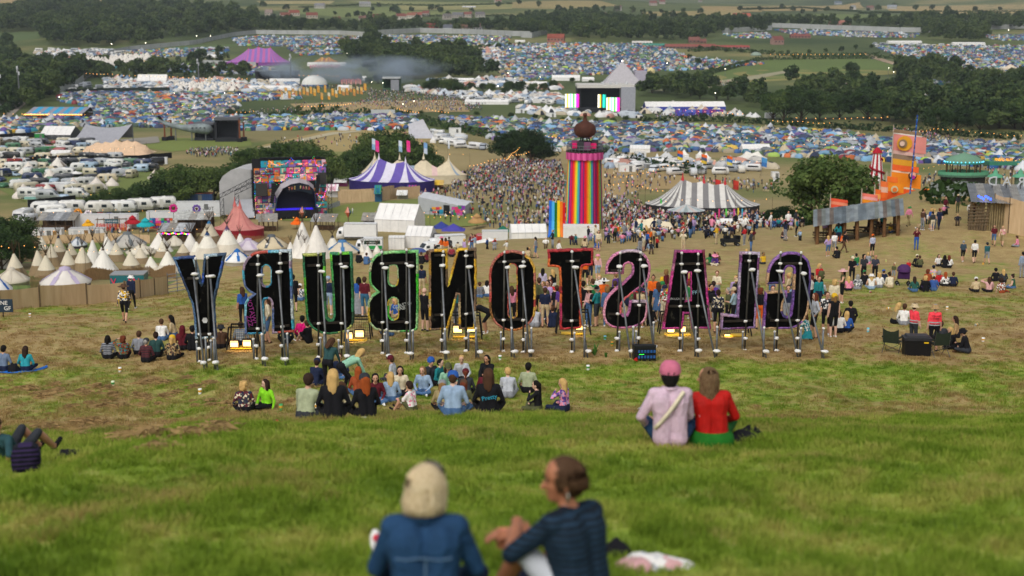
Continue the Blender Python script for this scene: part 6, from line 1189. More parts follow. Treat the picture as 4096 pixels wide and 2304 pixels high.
 # saddle tent, beige stretch tent, striped barn and others further left
def stretch(label,x0,x1,yt,yb,c,nb,name='stretch_tent',D=.6,rz=0):
 p,k=fit((x0+x1)/2,yb);L=(x1-x0)*k;H=(yb-yt)*k*.8;W=L*D;t=thing(name,label,'tent',p,R(rz));r=random.Random(label);pk=[(-L/2+L*(i+.5)/nb,r.uniform(-.22,.22)*W,H*r.uniform(.8,1.05))for i in range(nb)];N=26;mb=MB()
 def z(x,y):
  e=max(0,1-(abs(x)/(L/2))**4)*max(0,1-(abs(y)/(W/2))**4);v=H*.3+sum((h-H*.3)*math.exp(-math.hypot(x-a,y-b)/(L*.085))for a,b,h in pk);return H*.12+(v-H*.12)*e**.6
 for i in range(N):
  for j in range(12):
   q=[(-L/2+L*(i+a)/N,-W/2+W*(j+b)/12)for a,b in((0,0),(1,0),(1,1),(0,1))];mb.quad(*[(x,y,z(x,y))for x,y in q])
 mb.build('canvas',canvas(c),t,True)
 for a,b,h in pk:MB().tube([(a,b,0),(a,b,h)],.1,5).build('pole',M_POLE,t)
stretch('long beige stretch tent with many peaks',84,152,137.5,155,'d8b898',7)
def sweep_tent():
 p,k=fit(102,144);t=thing('saddle_tent','large grey saddle-shaped tensile tent with two raised points','tent',p);P3=lambda x,y,dy:Vector(((x-102)*k,dy,(144-y)*k))
 A,B,Cc,Dd=P3(82.5,125,6),P3(131,124.5,4),P3(118,144,-8),P3(72,143,-6);mb=MB();N=16
 def f(u,v):a=A.lerp(B,u);a.z-=4.2*k*4*u*(1-u)*.9;c=Dd.lerp(Cc,u);q=a.lerp(c,v);q.z-=2.8*k*4*v*(1-v)*(1-.75*u)-(1.2*k*math.sin(u*3.14)*v*(1-v)*4);return q
 for i in range(N):
  for j in range(10):mb.quad(f(i/N,j/10),f((i+1)/N,j/10),f((i+1)/N,(j+1)/10),f(i/N,(j+1)/10))
 mb.build('canvas',canvas('9a9ba2'),t,True);mb=MB();E=[P3(76,140,12),P3(126,140,12)]
 for i in range(N):mb.quad(f(i/N,0),f((i+1)/N,0),E[0].lerp(E[1],(i+1)/N),E[0].lerp(E[1],i/N))
 mb.build('rear_canvas',canvas('9a9ba2'),t,True)
 for q in(A,B):MB().tube([q,(q.x,q.y,0)],.2,5).build('mast',M_STEEL,t)
sweep_tent()
p,k=fit(61,138.5);frt('white frame marquee behind the green containers',p,R(-3),31*k,14,5*k,12.5*k,wall=canvas('4a4c50'));p,k=fit(60,152.5);
p,k=fit(62,156);frt('long low white canopy by the green container',p,R(-6),20*k,6,3*k,6*k)
def barn():
 p,k=fit(60,117.5);t=thing('striped_barn','big open barn with blue and grey striped roof','barn',p,R(-2));L,W,e,r=57*k,20,4.5*k,10.5*k
 for i in range(11):a,b=-L/2+L*i/11,-L/2+L*(i+1)/11;MB().quad((a,-W/2,e),(b,-W/2,e),(b+1.5,0,r),(a+1.5,0,r)).quad((a+1.5,0,r),(b+1.5,0,r),(b,W/2,e),(a,W/2,e)).build('roof_stripe',canvas('3a9ac4' if i%2 else '8a8c9a'),t)
 MB().box((0,0,e/2-.5),(L-.6,W-1,e+.6)).add([(-L/2,-W/2,e),(-L/2,W/2,e),(-L/2+1.5,0,r-.1)],[(0,1,2)]).build('timber_wall',mat('5a4634',.9,.25),t)
 for i in range(14):MB().box((-L/2+(i+.5)*L/14,-W/2-.1,e*.4),(L/22,.3,e*.7)).build('doorway',mat('2c221a',.9),t)
 b=MB()
 for i in range(40):b.ell((-L/2+i*L/39,-W/2-.5,e*.95),(.32,.32,.32),0,5,3)
 stuff(b.build('eave_bulbs',M_BULB,t))
barn()
# derelict helicopter stage set and black stage left of centre
p,k=fit(188,141);t=thing('plane_fuselage','scrapped aircraft fuselage raised on props as a stage set','aircraft',p);MB().tube([(-28*k,0,20.5*k),(-20*k,0,16.5*k),(-6*k,0,13.5*k),(6*k,0,12.5*k),(16*k,0,12.5*k),(22*k,0,11.5*k),(25*k,0,10.5*k)],[.5,.9,1.2,2.0,2.3,2.0,.8],12).build('fuselage',mat('7a8486',.6,.4,.5),t,True);MB().add([(-26*k,.2,19*k),(-30*k,.2,25*k),(-27*k,.2,25*k),(-22*k,.2,18*k)],[(0,1,2,3),(3,2,1,0)]).build('tail_fin',mat('7a8486',.6,.3),t)
for i in range(4):MB().box((6*k+i*4*k,-2.1,13.4*k),(1.6*k,.3,1.2*k)).build('window',M_GLASS,t)
for x in(-12,4,18):MB().tube([(x*k,0,0),(x*k,0,12*k)],.3,5).build('prop',M_STEEL,t)
for i,(x,y,h)in enumerate(((165,141,17),(171.5,140,20),(240,142,22),(244,141,19))):
 p,k=fit(x,y);t=thing('rust_totem',['rust coloured totem left of the scrapped aircraft','taller rust totem left of the scrapped aircraft','rust totem right of the black stage','shorter rust totem right of the black stage'][i],'sculpture',p);MB().tube([(0,0,0),(0,0,h*k)],[.5,.25],6).build('shaft',mat('7a4428',.8,.3),t)
 for q in range(3):MB().tube([(0,0,h*k*.8),((q-1)*1.2*k,0,h*k*(1.05-.05*abs(q-1)))],[.3,.1],5).build('prong',mat('7a4428',.8,.3),t)
 MB().box((0,0,2*k),(5*k,3,4*k)).build('plinth',M_DARK,t)
def bstg(lab,x0,x1,yt,yb,rz=0,scr=None,c='24262b',roofc='5a5c62',D=9):
 p,k=fit((x0+x1)/2,yb);L=(x1-x0)*k;H=(yb-yt)*k;t=thing('stage',lab,'stage',p,R(rz));mt=mat(c,.7,.2)
 for s in(-1,1):MB().box((s*L*.46,0,H*.45),(L*.08,D*.5,H*.9)).build('tower',mt,t)
 MB().box((0,D*.4,H*.45),(L*.9,.4,H*.85)).build('back_wall',mt,t);MB().box((0,0,H*.94),(L,D,H*.1)).build('roof',mat(roofc,.6,.15),t);MB().box((0,0,H*.08),(L*.95,D,H*.16)).build('deck',mt,t)
 for i in range(5):MB().box((-L*.3+i*L*.15,-D*.3,H*.84),(.8,.8,.8)).build('stage_lamp',M_DARK,t)
 for(fx,fz,fw,fh,cc)in scr or[]:MB().box((fx*L,-D*.52,fz*H),(fw*L,.3,fh*H)).build('video_screen',cc,t)
 return t
bstg('small black stage with grey canopy beside the aircraft set',216,240,117,141,5)
bstg('black lighting gantry behind the aircraft set',196,216,122,140,0,c='2c2e34')
bstg('dark stage wreathed in smoke behind the dome',256,299,70.5,79,0,D=14)
# ---------------------------------------------------------------- trees of the middle distance
MT=[(170,203,158,'oak0'),(186,201,153,'oak1'),(200,202,156,'oak2'),(215,200,158,'oak3'),(228,197,158,'oak1'),(160,204,172,'bush0'),(150,206,180,'bush1'),(136,207,181,'bush2'),(121,207,185,'bush0'),(106,207,188,'bush1'),(93,207.5,193,'bush2'),(178,204,172,'bush1'),(243,190,140,'tall0'),(256,188,136,'tall1'),(268,186,135,'tall2'),(281,184,131,'tall0'),(294,182,129,'oak2'),(308,182,131,'oak3'),(320,184,138,'oak0'),(238,195,158,'bush0'),(262,189,150,'oak1'),(300,184,145,'bush2'),(326,186,152,'bush1'),(340,181,150,'oak1'),(353,180,142,'oak2'),(346,183,157,'bush0'),(366,176,131,'tall1'),(378,173,122,'oak0'),(391,172,119,'oak3'),(403,172,121,'oak1'),(414,172,130,'tall2'),(423,174,141,'bush1'),(372,177,142,'bush2'),(396,174,136,'bush0'),(505,161,127,'oak0'),(518,161,119,'oak2'),(531,162,121,'oak3'),(541,161,137,'bush1')]
for i,(x,yb,yt,kd)in enumerate(MT):
 p,k=fit(x,yb);H=(yb-yt)*k;h0={'o':10.4,'t':12.8,'b':4.9}[kd[0]]
 side='left of the painted stage' if x<232 else 'behind the painted stage' if x<330 else 'behind the striped big top' if x<460 else 'left of the rainbow tower'
 lab={'o':'round leafy tree ','t':'tall loose-crowned tree ','b':'low bushy tree '}[kd[0]]+side
 tree(lab,p,kd,H/h0,1.0,lab,dark=(x<165 or x>500))
for x,d,s,lab in((12,262,1.12,'dark leafy tree at the left picture edge'),(1,250,.95,'dark tree cut by the left picture edge'),(21,255,.7,'smaller dark tree beside the shower yard')):tree(lab,at(x,d),'oak3',s,1.0,dark=True)
# ---------------------------------------------------------------- far woods, single trees, hedges
FARP=[proto('far_tree',TREE['far%d'%i][1])for i in range(3)]
def wood(label,polys,spacing,s0=1.0,jit=.35):
 P=np.concatenate([fpts(q,spacing,jit)for q in polys]);P=P[np.sin(P[:,0]*.021+2*np.sin(P[:,1]*.009))*np.sin(P[:,1]*.017+np.sin(P[:,0]*.013))<.80];n=len(P);s=rng.uniform(.6,1.5,n)*s0
 scatter('woodland',label,'woodland',P,rng.uniform(0,6.28,n),np.c_[s,s,s*rng.uniform(.85,1.25,n)],FARP)
wood('dark mixed woodland covering the far slope on the left',[[(-20,20),(40,7),(120,9),(200,12),(256,18),(256,33),(200,38),(130,47),(60,48),(42,46),(40,33),(-20,33)]],14.5,1.35)
wood('band of woodland between the village and the far tents',[[(256,25),(330,27),(380,26),(440,28),(512,27),(512,33),(430,31),(350,32.5),(256,33)],[(365,33),(378,33),(380,52),(366,50)]],14,1.0)
wood('woodland on the far slope behind the farm',[[(512,21),(600,17),(640,25),(700,23),(760,24),(860,25),(905,27),(890,31),(770,27),(765,34),(725,33),(700,42),(640,42),(600,41),(560,40),(548,36),(512,36)]],14,1.05)
wood('wooded ridge at the top right',[[(860,23),(920,20),(1040,22),(1040,31),(960,29),(930,34),(900,29)],[(925,26),(975,28),(990,34),(985,44),(940,42),(920,38)]],14,1.0)
wood('smoke-veiled copse behind the white dome',[[(340,52),(400,49),(470,55),(480,62),(475,72),(500,76),(470,80),(440,79),(400,80),(365,74)]],10,1.0)
wood('tree belts between the screens and the right-hand lane',[[(640,88),(700,90),(760,96),(775,112),(760,110),(700,100),(640,97)],[(790,86),(880,92),(930,96),(930,108),(890,117),(840,112),(790,106)],[(897,73),(940,67),(960,77),(1000,86),(1034,84),(1034,95),(960,91),(900,84)],[(150,62),(230,60),(228,64),(150,66)],[(100,75),(250,74),(250,78),(100,80)]],12,.9)
wood('dark trees along the lane at the left edge',[[(-20,62),(15,55),(20,70),(30,80),(60,82),(78,86),(66,92),(52,104),(38,110),(-20,112)],[(-20,50),(12,44),(14,52),(-20,56)],[(20,68),(60,66),(100,76),(78,84),(50,80)]],9.0,.95)
wood('thick trees between the tents and the right-hand lane',[[(930,118),(960,108),(1000,100),(1040,96),(1040,135),(1000,133),(960,128)],[(885,120),(900,112),(925,120),(915,127),(890,126)]],8.0,1.0)
def trow(lab,pts,n,h,kd=('far0','far1','far2'),jx=2.0,jy=.5):
 for i in range(n):
  u=i/max(1,n-1)*(len(pts)-1);a=min(int(u),len(pts)-2);f=u-a;x=pts[a][0]+(pts[a+1][0]-pts[a][0])*f+rnd.uniform(-jx,jx);y=pts[a][1]+(pts[a+1][1]-pts[a][1])*f+rnd.uniform(-jy,jy)
  p,k=fit(x,y);hh=h*rnd.uniform(.75,1.25)*k;tree(lab,p,rnd.choice(kd),hh/10.3,1.0,lab,dark=rnd.random()<.6)
OAK=('oak0','oak1','oak2','oak3')
trow('tree in the row before the pyramid field',[(655,92),(700,98),(760,100)],9,17,OAK,3,1.5);trow('tall oak of the clump right of the long white marquee',[(772,119),(800,121),(838,119)],5,38,OAK,3);trow('oak right of the clump beside the string lights',[(865,120),(885,121)],2,34,OAK,2);trow('oak in the dark stand at the right edge',[(938,134),(970,130),(1005,128),(1026,130)],6,34,OAK,3)
trow('tree below the white dome',[(300,112),(335,110)],4,8,OAK,3);trow('bush on the bank under the crowd field',[(262,115.5),(285,114),(310,113),(330,113)],7,7,('bush0','bush1','bush2'),3);trow('bush along the bank below the big screens',[(400,114),(425,113),(520,117),(560,120),(600,121),(645,121)],14,10,('bush0','bush1','bush2'),3,1);trow('oak beside the far green stage',[(344,83),(356,83),(368,84),(378,84)],4,11,OAK,2)
trow('oak of the dark group left of the big screens',[(428,92),(440,93),(452,92),(460,94)],5,17,OAK,2);trow('tree of the group beside the big screens',[(470,90),(490,93),(505,94),(520,93),(540,92),(556,90)],9,12,OAK,3,1.5);trow('tree in the row below the pyramid',[(575,82),(600,88),(640,89),(652,86)],6,6,OAK,3)
trow('tree of the line dividing the far tent fields',[(365,34),(368,42),(372,52)],7,6);trow('tree in the hedge beside the pink far tent',[(150,64),(175,62),(205,62),(228,64)],9,7);trow('round tree by the white bell tents',[(95,62),(100,61),(106,62)],3,8,OAK,1);trow('tree of the belt below the white bell tents',[(35,80),(60,76),(75,76),(95,78)],8,9);trow('tree along the belt under the left tents',[(110,78),(130,80),(150,74),(180,76),(215,77),(240,76)],12,7)
trow('lone oak on the green arena field',[(851,75),(851,75.4)],1,14,OAK,0);trow('tree of the belt above the right-hand lane',[(905,78),(930,76),(945,74),(960,80),(990,84),(1015,82)],14,13,OAK,3,2);trow('tree of the belt beneath the right tents',[(860,86),(890,90),(920,92),(960,94),(1000,92),(1020,94)],12,11,OAK,4,2);trow('tree in the belt around the red-roofed farm',[(700,50),(730,52),(760,54),(800,54),(840,52),(870,48)],12,6)
trow('hedgerow tree on the far fields',[(262,6),(300,11),(345,17),(358,17),(369,19),(372,6),(395,12),(430,11),(440,10),(450,17),(500,8)],18,6.5,jy=1.2);trow('hedgerow tree on the far right fields',[(740,12),(780,8),(800,14),(820,10),(862,12),(880,9),(920,10),(950,12),(1000,10)],16,6,jy=1.5);trow('tree on the skyline fields at the centre',[(520,6),(560,10),(590,14),(610,9),(640,16),(660,12),(700,14)],14,7,jy=2)
trow('tree dividing the tents and the green arena field',[(690,60),(700,66),(712,72)],4,7,jx=1.5);trow('tree of the copse between the camp and the pyramid',[(480,50),(500,48),(520,45)],5,6);trow('bush in the middle of the left tent field',[(228,115),(236,116),(244,117)],4,14,('bush0','bush1','bush2'),2)
for lab,pts,h,w in(('low hedge along the tent field below the big screens',((640,124),(700,121),(760,124),(850,129),(1024,140)),3.2,5),('hedge strip along the far green arena field',((700,76),(760,60),(905,58)),3,5),('dark hedge under the far crowd field',((256,119),(330,114),(400,113.5)),3,5),('hedge between the campers and the central tents',((418,120),(440,127),(470,133),(500,140)),3,5),('hedge along the lane at the left edge',((0,116),(8,110),(20,104)),4,5),('hedge below the trucks right of the rainbow tower',((606,158),(640,165),(700,175)),3,4),('dark hedge under the farm',((690,52),(720,50),(800,57),(880,56)),3.5,6),('hedge below the far left tents',((140,67),(200,64),(260,66)),3.5,6),('far hedge between the pale fields',((394,17),(440,16.5),(512,16)),3,8),('far hedge right of the pale fields',((740,10),(800,8),(860,12)),3,8),('hedge line up the far slope',((395,6),(398,12),(400,17)),3,6),('far hedge across the straw fields',((860,14),(900,13),(940,12),(1024,12)),3,8),('hedge on the far top field',((300,8),(360,5),(440,6),(512,4)),3,8)):
 hedge(lab,[gp(*q)for q in pts],h*1.2,w*1.3,.6,.8)
 # ---------------------------------------------------------------- far fields, lanes
def fieldm(c):return mat(c,.95,.12,.02)
for nm,poly,c in(('straw_field',[(0,-2),(110,-2),(104,3),(40,3),(0,4)],'a08a5c'),('pasture',[(296,9),(390,7),(398,16),(362,19),(300,14)],'6f7a44'),('pale_field',[(256,1),(335,1),(330,4),(262,4)],'9c9062'),('pasture',[(345,1),(440,2),(512,3),(512,7),(395,6)],'7f8250'),('pale_field',[(398,5),(512,4),(512,9),(402,10)],'8f8a58'),('pasture',[(400,11),(470,11),(468,15),(405,15)],'757d48'),('straw_field',[(512,2),(600,1),(620,6),(560,9),(512,8)],'948658'),('straw_field',[(700,6),(860,2),(866,8),(760,12),(705,11)],'9a8658'),('pale_field',[(640,12),(740,11),(745,15),(650,16)],'97885a'),('pasture',[(810,14),(900,15),(905,19),(830,19)],'66743f'),('straw_field',[(880,6),(1030,4),(1030,9),(890,11)],'9c8a5c'),('straw_field',[(900,10),(1030,10),(1030,13),(910,14)],'a08d5e'),('pasture',[(0,33),(38,32),(40,39),(0,42)],'55663a'),('arena_field',[(700,77),(745,66),(770,60),(870,59),(912,66),(900,71),(760,80),(720,82)],'5f7038'),('arena_straw',[(705,76),(760,70),(905,70),(900,74),(760,82),(700,84)],'85804a'),('pasture',[(130,47),(170,46),(240,44),(240,46),(180,49)],'56683a'),('crowd_field',[(290,104),(400,101),(460,100),(470,112),(400,112.5),(300,111)],'a48f66'),('stage_lawn',[(345,205),(420,199),(425,213),(470,214),(500,222),(330,222),(280,221)],'768040'),('meadow',[(255,147),(330,130),(425,131),(440,150),(330,152)],'a08d5c'),('aircraft_lawn',[(135,146),(160,138),(250,139),(252,146),(170,152)],'74803e'),('trodden_field',[(600,165),(700,178),(760,188),(640,190),(604,200)],'a58d60'),('camper_grass',[(0,150),(95,158),(165,168),(150,185),(100,205),(30,205),(0,190)],'6e7a3e'),('far_meadow',[(545,38),(570,38),(572,42),(550,43)],'7f8050'),('pasture',[(330,152),(425,150),(430,158),(340,160)],'7f8048')):drape(nm,[p for p in poly],fieldm(c),.12 if 'crowd' not in nm else .18,6)
for nm,poly,c in(('lane',[(0,120),(6,114),(22,100),(38,97),(40,99),(26,104),(10,118),(2,124)],'8c8478'),('lane',[(8,78),(16,62),(20,57),(22,58),(18,70),(14,78)],'8c8272'),('path',[(648,92),(700,84),(790,70),(792,72),(710,88)],'9a9478'),('path',[(862,52),(880,58),(905,66),(900,67),(870,58)],'a08c74'),('path',[(662,47),(666,47),(675,62),(671,62)],'a07a5c'),('path',[(520,70),(562,56),(564,57),(526,72)],'a08264'),('path',[(256,149),(330,133),(360,131),(362,132),(335,135),(262,151)],'b0a688'),('path',[(120,140),(158,137),(160,143),(126,146)],'8f8a80')):drape(nm,poly,fieldm(c),.3,4)
# ---------------------------------------------------------------- packed camping fields
TCOL=[('blue','2f5f9c',17),('navy','22345c',15),('sky blue','7aa6c8',9),('green','5c7f4e',11),('lime green','9ab84a',5),('grey','8f959a',13),('white','c8ccd0',11),('teal','2f7f8c',7),('orange','d8702c',5),('red','9a2c34',4),('yellow','d8b03c',3),('beige','c0b090',6),('purple','6a4f8c',3),('dark green','3a4f3c',8)]
_w=np.array([t[2]for t in TCOL],float);_w/=_w.sum();_tc=np.array([lin(t[1])for t in TCOL])
M_TI=amat('tent_inst','col',.6);M_TD=mat('2c3036');M_TO=amat('tent_obj','',typ='OBJ')
TP=[proto('dome',dome_mesh(i,[M_TI,M_TD]))for i in range(3)]+[proto('tunnel',tunnel_mesh(0,[M_TI,M_TD]))]+[proto('bell',cone_mesh('bell',[M_TI,M_TI,M_TD],2.0,2.6,.5,10))]
TOB=[dome_mesh(i,[M_TO,M_TD])for i in range(3)]+[tunnel_mesh(0,[M_TO,M_TD])]
INDIV=[]
def camp(label,polys,sp,near=0,where=''):
 P=np.concatenate([fpts(q,sp,.3)for q in polys]);P=P[np.argsort(P[:,1])];n=len(P)
 ci=rng.choice(len(TCOL),n,p=_w);idx=rng.choice(5,n,p=[.29,.27,.26,.14,.04]);ci=np.where(idx==4,rng.choice([6,11,6],n),ci);s=rng.uniform(.95,1.45,n);rot=rng.uniform(0,6.28,n)
 k=0
 for i in range(n):
  if k>=near:break
  if idx[i]==4:continue
  k+=1;nm,hx,_=TCOL[ci[i]];lab='%s %s tent in front rows of the %s'%(nm,'tunnel' if idx[i]==3 else 'dome',where);o=link('tunnel_tent' if idx[i]==3 else 'dome_tent',TOB[idx[i]],None,tuple(P[i]),rot[i]);o.scale=(s[i]*1.05,)*3;c=_tc[ci[i]]*rng.uniform(.75,1.2);o.color=(*c,1);tag(o,lab,'tent',lab)
 m=np.ones(n,bool);m[:0]=False;cnt=0
 for i in range(n):
  if cnt>=near:break
  if idx[i]!=4:m[i]=False;cnt+=1
 scatter('camping_field',label,'tents',P[m],rot[m],s[m],TP,{'col':np.clip((_tc[ci[m]]*.82+.04)*rng.uniform(.6,1.2,(m.sum(),1)),0,1)},idx[m])
camp('dense field of small colourful tents behind the saddle tent',[[(56,101),(66,93.5),(170,93),(290,94),(300,99),(235,102),(240,108),(228,115),(160,113),(92,117),(90,107)],[(-8,119),(90,118.5),(150,114),(235,116.5),(300,117),(300,130),(240,131),(160,128),(80,127),(-8,136)]],3.3,120,'left camping field')
camp('dense field of small tents above the footpath meadow',[[(262,120),(330,115),(420,116),(412,128),(380,131),(262,130)]],3.4,60,'meadow camping field')
camp('huge field of packed tents behind the rainbow tower',[[(435,118),(500,119),(560,122),(640,123.5),(700,126),(760,129),(840,133),(905,141),(1034,145),(1034,172),(940,164),(900,163),(850,160),(790,158),(720,152),(620,152),(606,150),(540,152),(500,142),(470,130)]],3.35,120,'central camping field')
camp('far tent field above the farm lane',[[(500,45),(560,43.5),(640,44),(664,47),(690,58),(770,64),(700,70),(640,72),(600,75),(560,76.5),(500,73),(480,62)]],4.2)
camp('far tent fields below the perimeter fence on the left',[[(232,39),(256,36.5),(365,37),(364,47),(300,47),(240,46)],[(100,52),(150,50),(228,48),(226,55),(160,58),(110,60)],[(380,35.5),(512,37),(505,44),(470,46),(385,46)],[(390,47),(460,47),(500,52),(480,54),(400,51)],[(285,48),(340,50),(345,54),(300,56)]],4.4)
camp('tent field between the trees left of the pink far tent',[[(104,64),(150,61),(165,64),(280,68),(262,76),(200,73),(140,72),(110,68)]],3.9)
camp('tents scattered between the trees right of the smoke',[[(425,52),(470,54),(480,58),(440,58)],[(500,74),(560,77),(545,80),(505,79)]],4.5)
camp('packed tents on the slope at the right edge',[[(873,46),(1034,46.5),(1034,66),(990,80),(955,76),(930,66),(905,60)],[(920,80),(950,82),(940,85),(915,84)]],4.2)
camp('far strips of tents below the right perimeter fence',[[(771,30),(830,31),(920,34),(915,38),(850,37),(790,34)],[(722,34.5),(768,33.5),(772,38.5),(735,38)],[(980,36),(1034,35),(1034,40),(1000,41)]],4.6)
def market(label,polys,sp):
 P=np.concatenate([fpts(q,sp,.35)for q in polys]);n=len(P);c=np.array([lin(x)for x in('d8d8d6','d0ccc4','dcdcda','c4b8a0','b8c0c8','9aa8b8','c09080','7a90a8')])[rng.integers(0,8,n)];s=rng.uniform(1.0,2.0,n)
 scatter('market_tents',label,'tents',P,rng.uniform(0,6.28,n),np.c_[s*1.2,s,s*.85],TP,{'col':c*rng.uniform(.75,1.05,(n,1))},rng.choice(5,n,p=[.1,.1,.1,.4,.3]))
market('pale market tents, stalls and crew camps packed across the valley floor',[[(104,79),(240,80),(250,91),(180,92),(150,88),(104,86)],[(240,81),(300,85),(300,91),(245,92)],[(405,86),(470,92),(560,94),(560,104),(470,98),(405,92)],[(430,80),(500,79),(560,86),(560,90),(440,86)],[(645,104),(720,112),(768,118),(645,114)],[(850,88),(1034,93),(1034,99),(900,97)],[(520,106),(580,112),(640,116),(640,119),(520,114)],[(36,52),(110,50),(110,56),(40,60)],[(480,48),(500,46),(500,70),(484,70)],[(606,158),(700,162),(770,164),(770,170),(606,168)]],6.5)
# rows of white hire tents
def rows_of(lab,poly,sp,s,c='dcd6cc',mesh=None,grp=None,cap=60,name='bell_tent'):
 P=fpts(poly,sp,.06)[:cap]
 for q in P:o=link(name,ROWM,None,tuple(q),rnd.uniform(0,6));o.scale=(s,)*3;o.color=(*lin(c),1);tag(o,lab,'tent',lab)
ROWM=cone_mesh('row_tent',[M_TO,M_TO,M_TD],2.5,3.4,.6,10)
rows_of('white bell tent in the hire rows far left',[(80,66),(150,60),(150,62.5),(88,70)],8,1.7);rows_of('white bell tent in the second hire row by the lane',[(78,63.5),(92,58.5),(92,60.5),(150,57.5),(150,59.5),(80,65)],9,1.7,cap=40);rows_of('white pointed tent in the far right hire rows',[(895,22),(945,23),(948,26),(900,25)],12,1.9,'e0e0e0',cap=30);rows_of('white pointed tent by the trees at the far right',[(978,18),(1000,19),(998,22),(980,21)],12,1.7,'e0e0e0',cap=12)
rows_of('white tent in the crew camp before the far marquee',[(175,86),(240,87),(240,91.5),(178,91)],7.5,1.35,cap=40)
# ---------------------------------------------------------------- far structures
FT=[('white marquee with open dark doors in the crew camp',153,84,30,9.5,3.5),('long white marquee behind the flag field',285,84,30,5.5,3),('low white tent left of the white dome',270,90,44,4.5,2),('white tent above the flag field',345,90,14,5,3),('long white traders tent below the far screens',487,104,44,4.5,2.5),('white marquee among trees below the pyramid',566,80.5,28,5.5,3),('smaller white marquee beside the tree marquee',588,81,12,4,2),('white hall tent below the pyramid trees',535,86,24,4.5,2.5),('long white marquee with purple mural',684,111,80,9.5,5),('long white tent behind the right-hand tents',904,43.5,34,2.8,1.6),('white and grey striped tents on the far right lane',968,45,32,2.8,1.8),('white marquee behind the trees right of the arena',852,86,12,3.5,2),('white tent in the market right of the oaks',905,115,12,6,3.5),('low white tent of the right-hand market',965,94,28,3.5,2),('white catering tent behind the central tents',465,82,18,4,2),('white barn-like tent behind the smoke',362,80,9,4,2),('white tent roof by the right-hand farm',520,42,10,2,1),('cream hall tent in the far left camp',210,57.5,24,3,1.5),('white hospitality tent in the central rows',755,152,28,8,4),('white store tent in the central rows',640,152,20,7,4),('white pitched tent right of the rainbow tower',660,166,16,8,5)]
for lab,x,yb,w,h,e in FT:
 p,k=fit(x,yb);frt(lab,p,R(rnd.uniform(-6,4)),w*k,max(6,w*k*.25),e*k,h*k,bays=4 if w<20 else 7,wall=canvas('3a46a0')if 'purple' in lab else None)
p,k=fit(700,115);
mural('purple and blue painted wall along the long white marquee',675,723,109.5,116,['4a4ab0','3a3a90','6a4ab0','5a6ac8','8a3a8a'],n=(14,2))
for i,(x,yb,w,h,c)in enumerate(((623,164,6,11,'e4e2de'),(640,163,5,9,'e4e2de'),(657,163,7,10,'e4e2de'),(684,158,8,9,'e6e4e0'),(700,158,7,8,'e6e4e0'),(706,161,8,9,'e6e4e0'),(752,162,28,11,'e0dcd2'),(888,161,5,8,'e0dcd4'),(404,158,6,8,'e4e2de'),(433,143,5,7,'e2e0dc'),(473,92,8,5.5,'d8cfbc'),(1003,92,6,4,'e4e4e4'),(997,91,5,4,'e0e0e0'),(972,95,8,5,'e4e4e4'),(1010,71,16,7,'d8c8b0'))):
 p,k=fit(x,yb);rgt('white pagoda tent, '+['tallest beside the rainbow tower','small one second from the rainbow tower','third from the rainbow tower','behind the row of flags','right of the one behind the flags','in front of the flag-row pagodas','very wide, at the end of the white row','left of the helter skelter','beside the footpath meadow','among the trees of the campers','cream, beyond the crowd field','near the right edge market','second in the right edge market','wide, in the right edge market','cream and wide in the right-hand tent slope'][i],'tent',p,0,[(0,h*k)]if w<20 else[(-6*k,h*k),(6*k,h*k)],w*k*.5 if w>=20 else w*k*.62,w*k*.5,h*k*.4,[canvas(c)],[0],24,6,1.8,wall=canvas(c),sq=5,name='pagoda_tent',group='white pagoda tents across the site')
 # far pink big top, dome, pyramid, screens
p,k=fit(258,64.5);rgt('huge pink and blue striped far big top with twin peaks','tent',p,R(4),[(-9*k,15.5*k),(1*k,17.5*k),(13*k,16.5*k)],33*k,20*k,2.5*k,[canvas('b4649c'),canvas('8468ae')],[0,1],72,8,1.5,wall=canvas('8a4a9a'),sag=.1,tip=canvas('c03a5a'),split=1)
p,k=fit(314.5,86);t=thing('dome_marquee','white half-round dome marquee with blue band','tent',p);MB().lathe([(13*k*math.cos(a*.196),1.5*k+9.2*k*math.sin(a*.196))for a in range(9)],n=24,sy=.7).build('dome',canvas('dcdcd6'),t,True);MB().lathe([(14*k,0),(14*k,1.6*k)],n=24,sy=.7).build('base_band',canvas('2a6a98'),t)
p,k=fit(326,64);rgt('yellow and brown striped carousel tent beyond the smoke','tent',p,0,[(-4*k,7*k),(3*k,7*k)],12*k,9*k,2.6*k,[canvas('c89a4a'),canvas('9a5a34')],[0,1],32,5,1.3,wall=canvas('b8a890'),name='carousel_tent');p,k=fit(327,65.5);frt('flat white canopy ring round the striped carousel tent',p,0,38*k,12,2*k,3.2*k)
p,k=fit(625,85);t=thing('pyramid_stage','large pale pyramid-shaped stage with square rear block','stage',p,R(0));MB().add([(-24*k,-14*k,0),(17*k,-14*k,0),(17*k,14*k,0),(-24*k,14*k,0),(-3*k,0,23.5*k)],[(0,1,4),(1,2,4),(2,3,4),(3,0,4)]).build('pyramid',canvas('b0acb0',.5),t);MB().box((15*k,0,7*k),(12*k,18*k,14*k)).build('rear_block',canvas('aca6b4'),t);MB().ell((-3*k,0,23.7*k),(.5*k,)*3).build('peak_light',M_LAMP,t)
p,k=fit(651,73);t=thing('cream_tent','small cream tent beside the pyramid','tent',p);MB().lathe([(4*k,0),(4*k,3*k),(.2*k,6*k)],n=10).build('canvas',canvas('d8c890'),t)
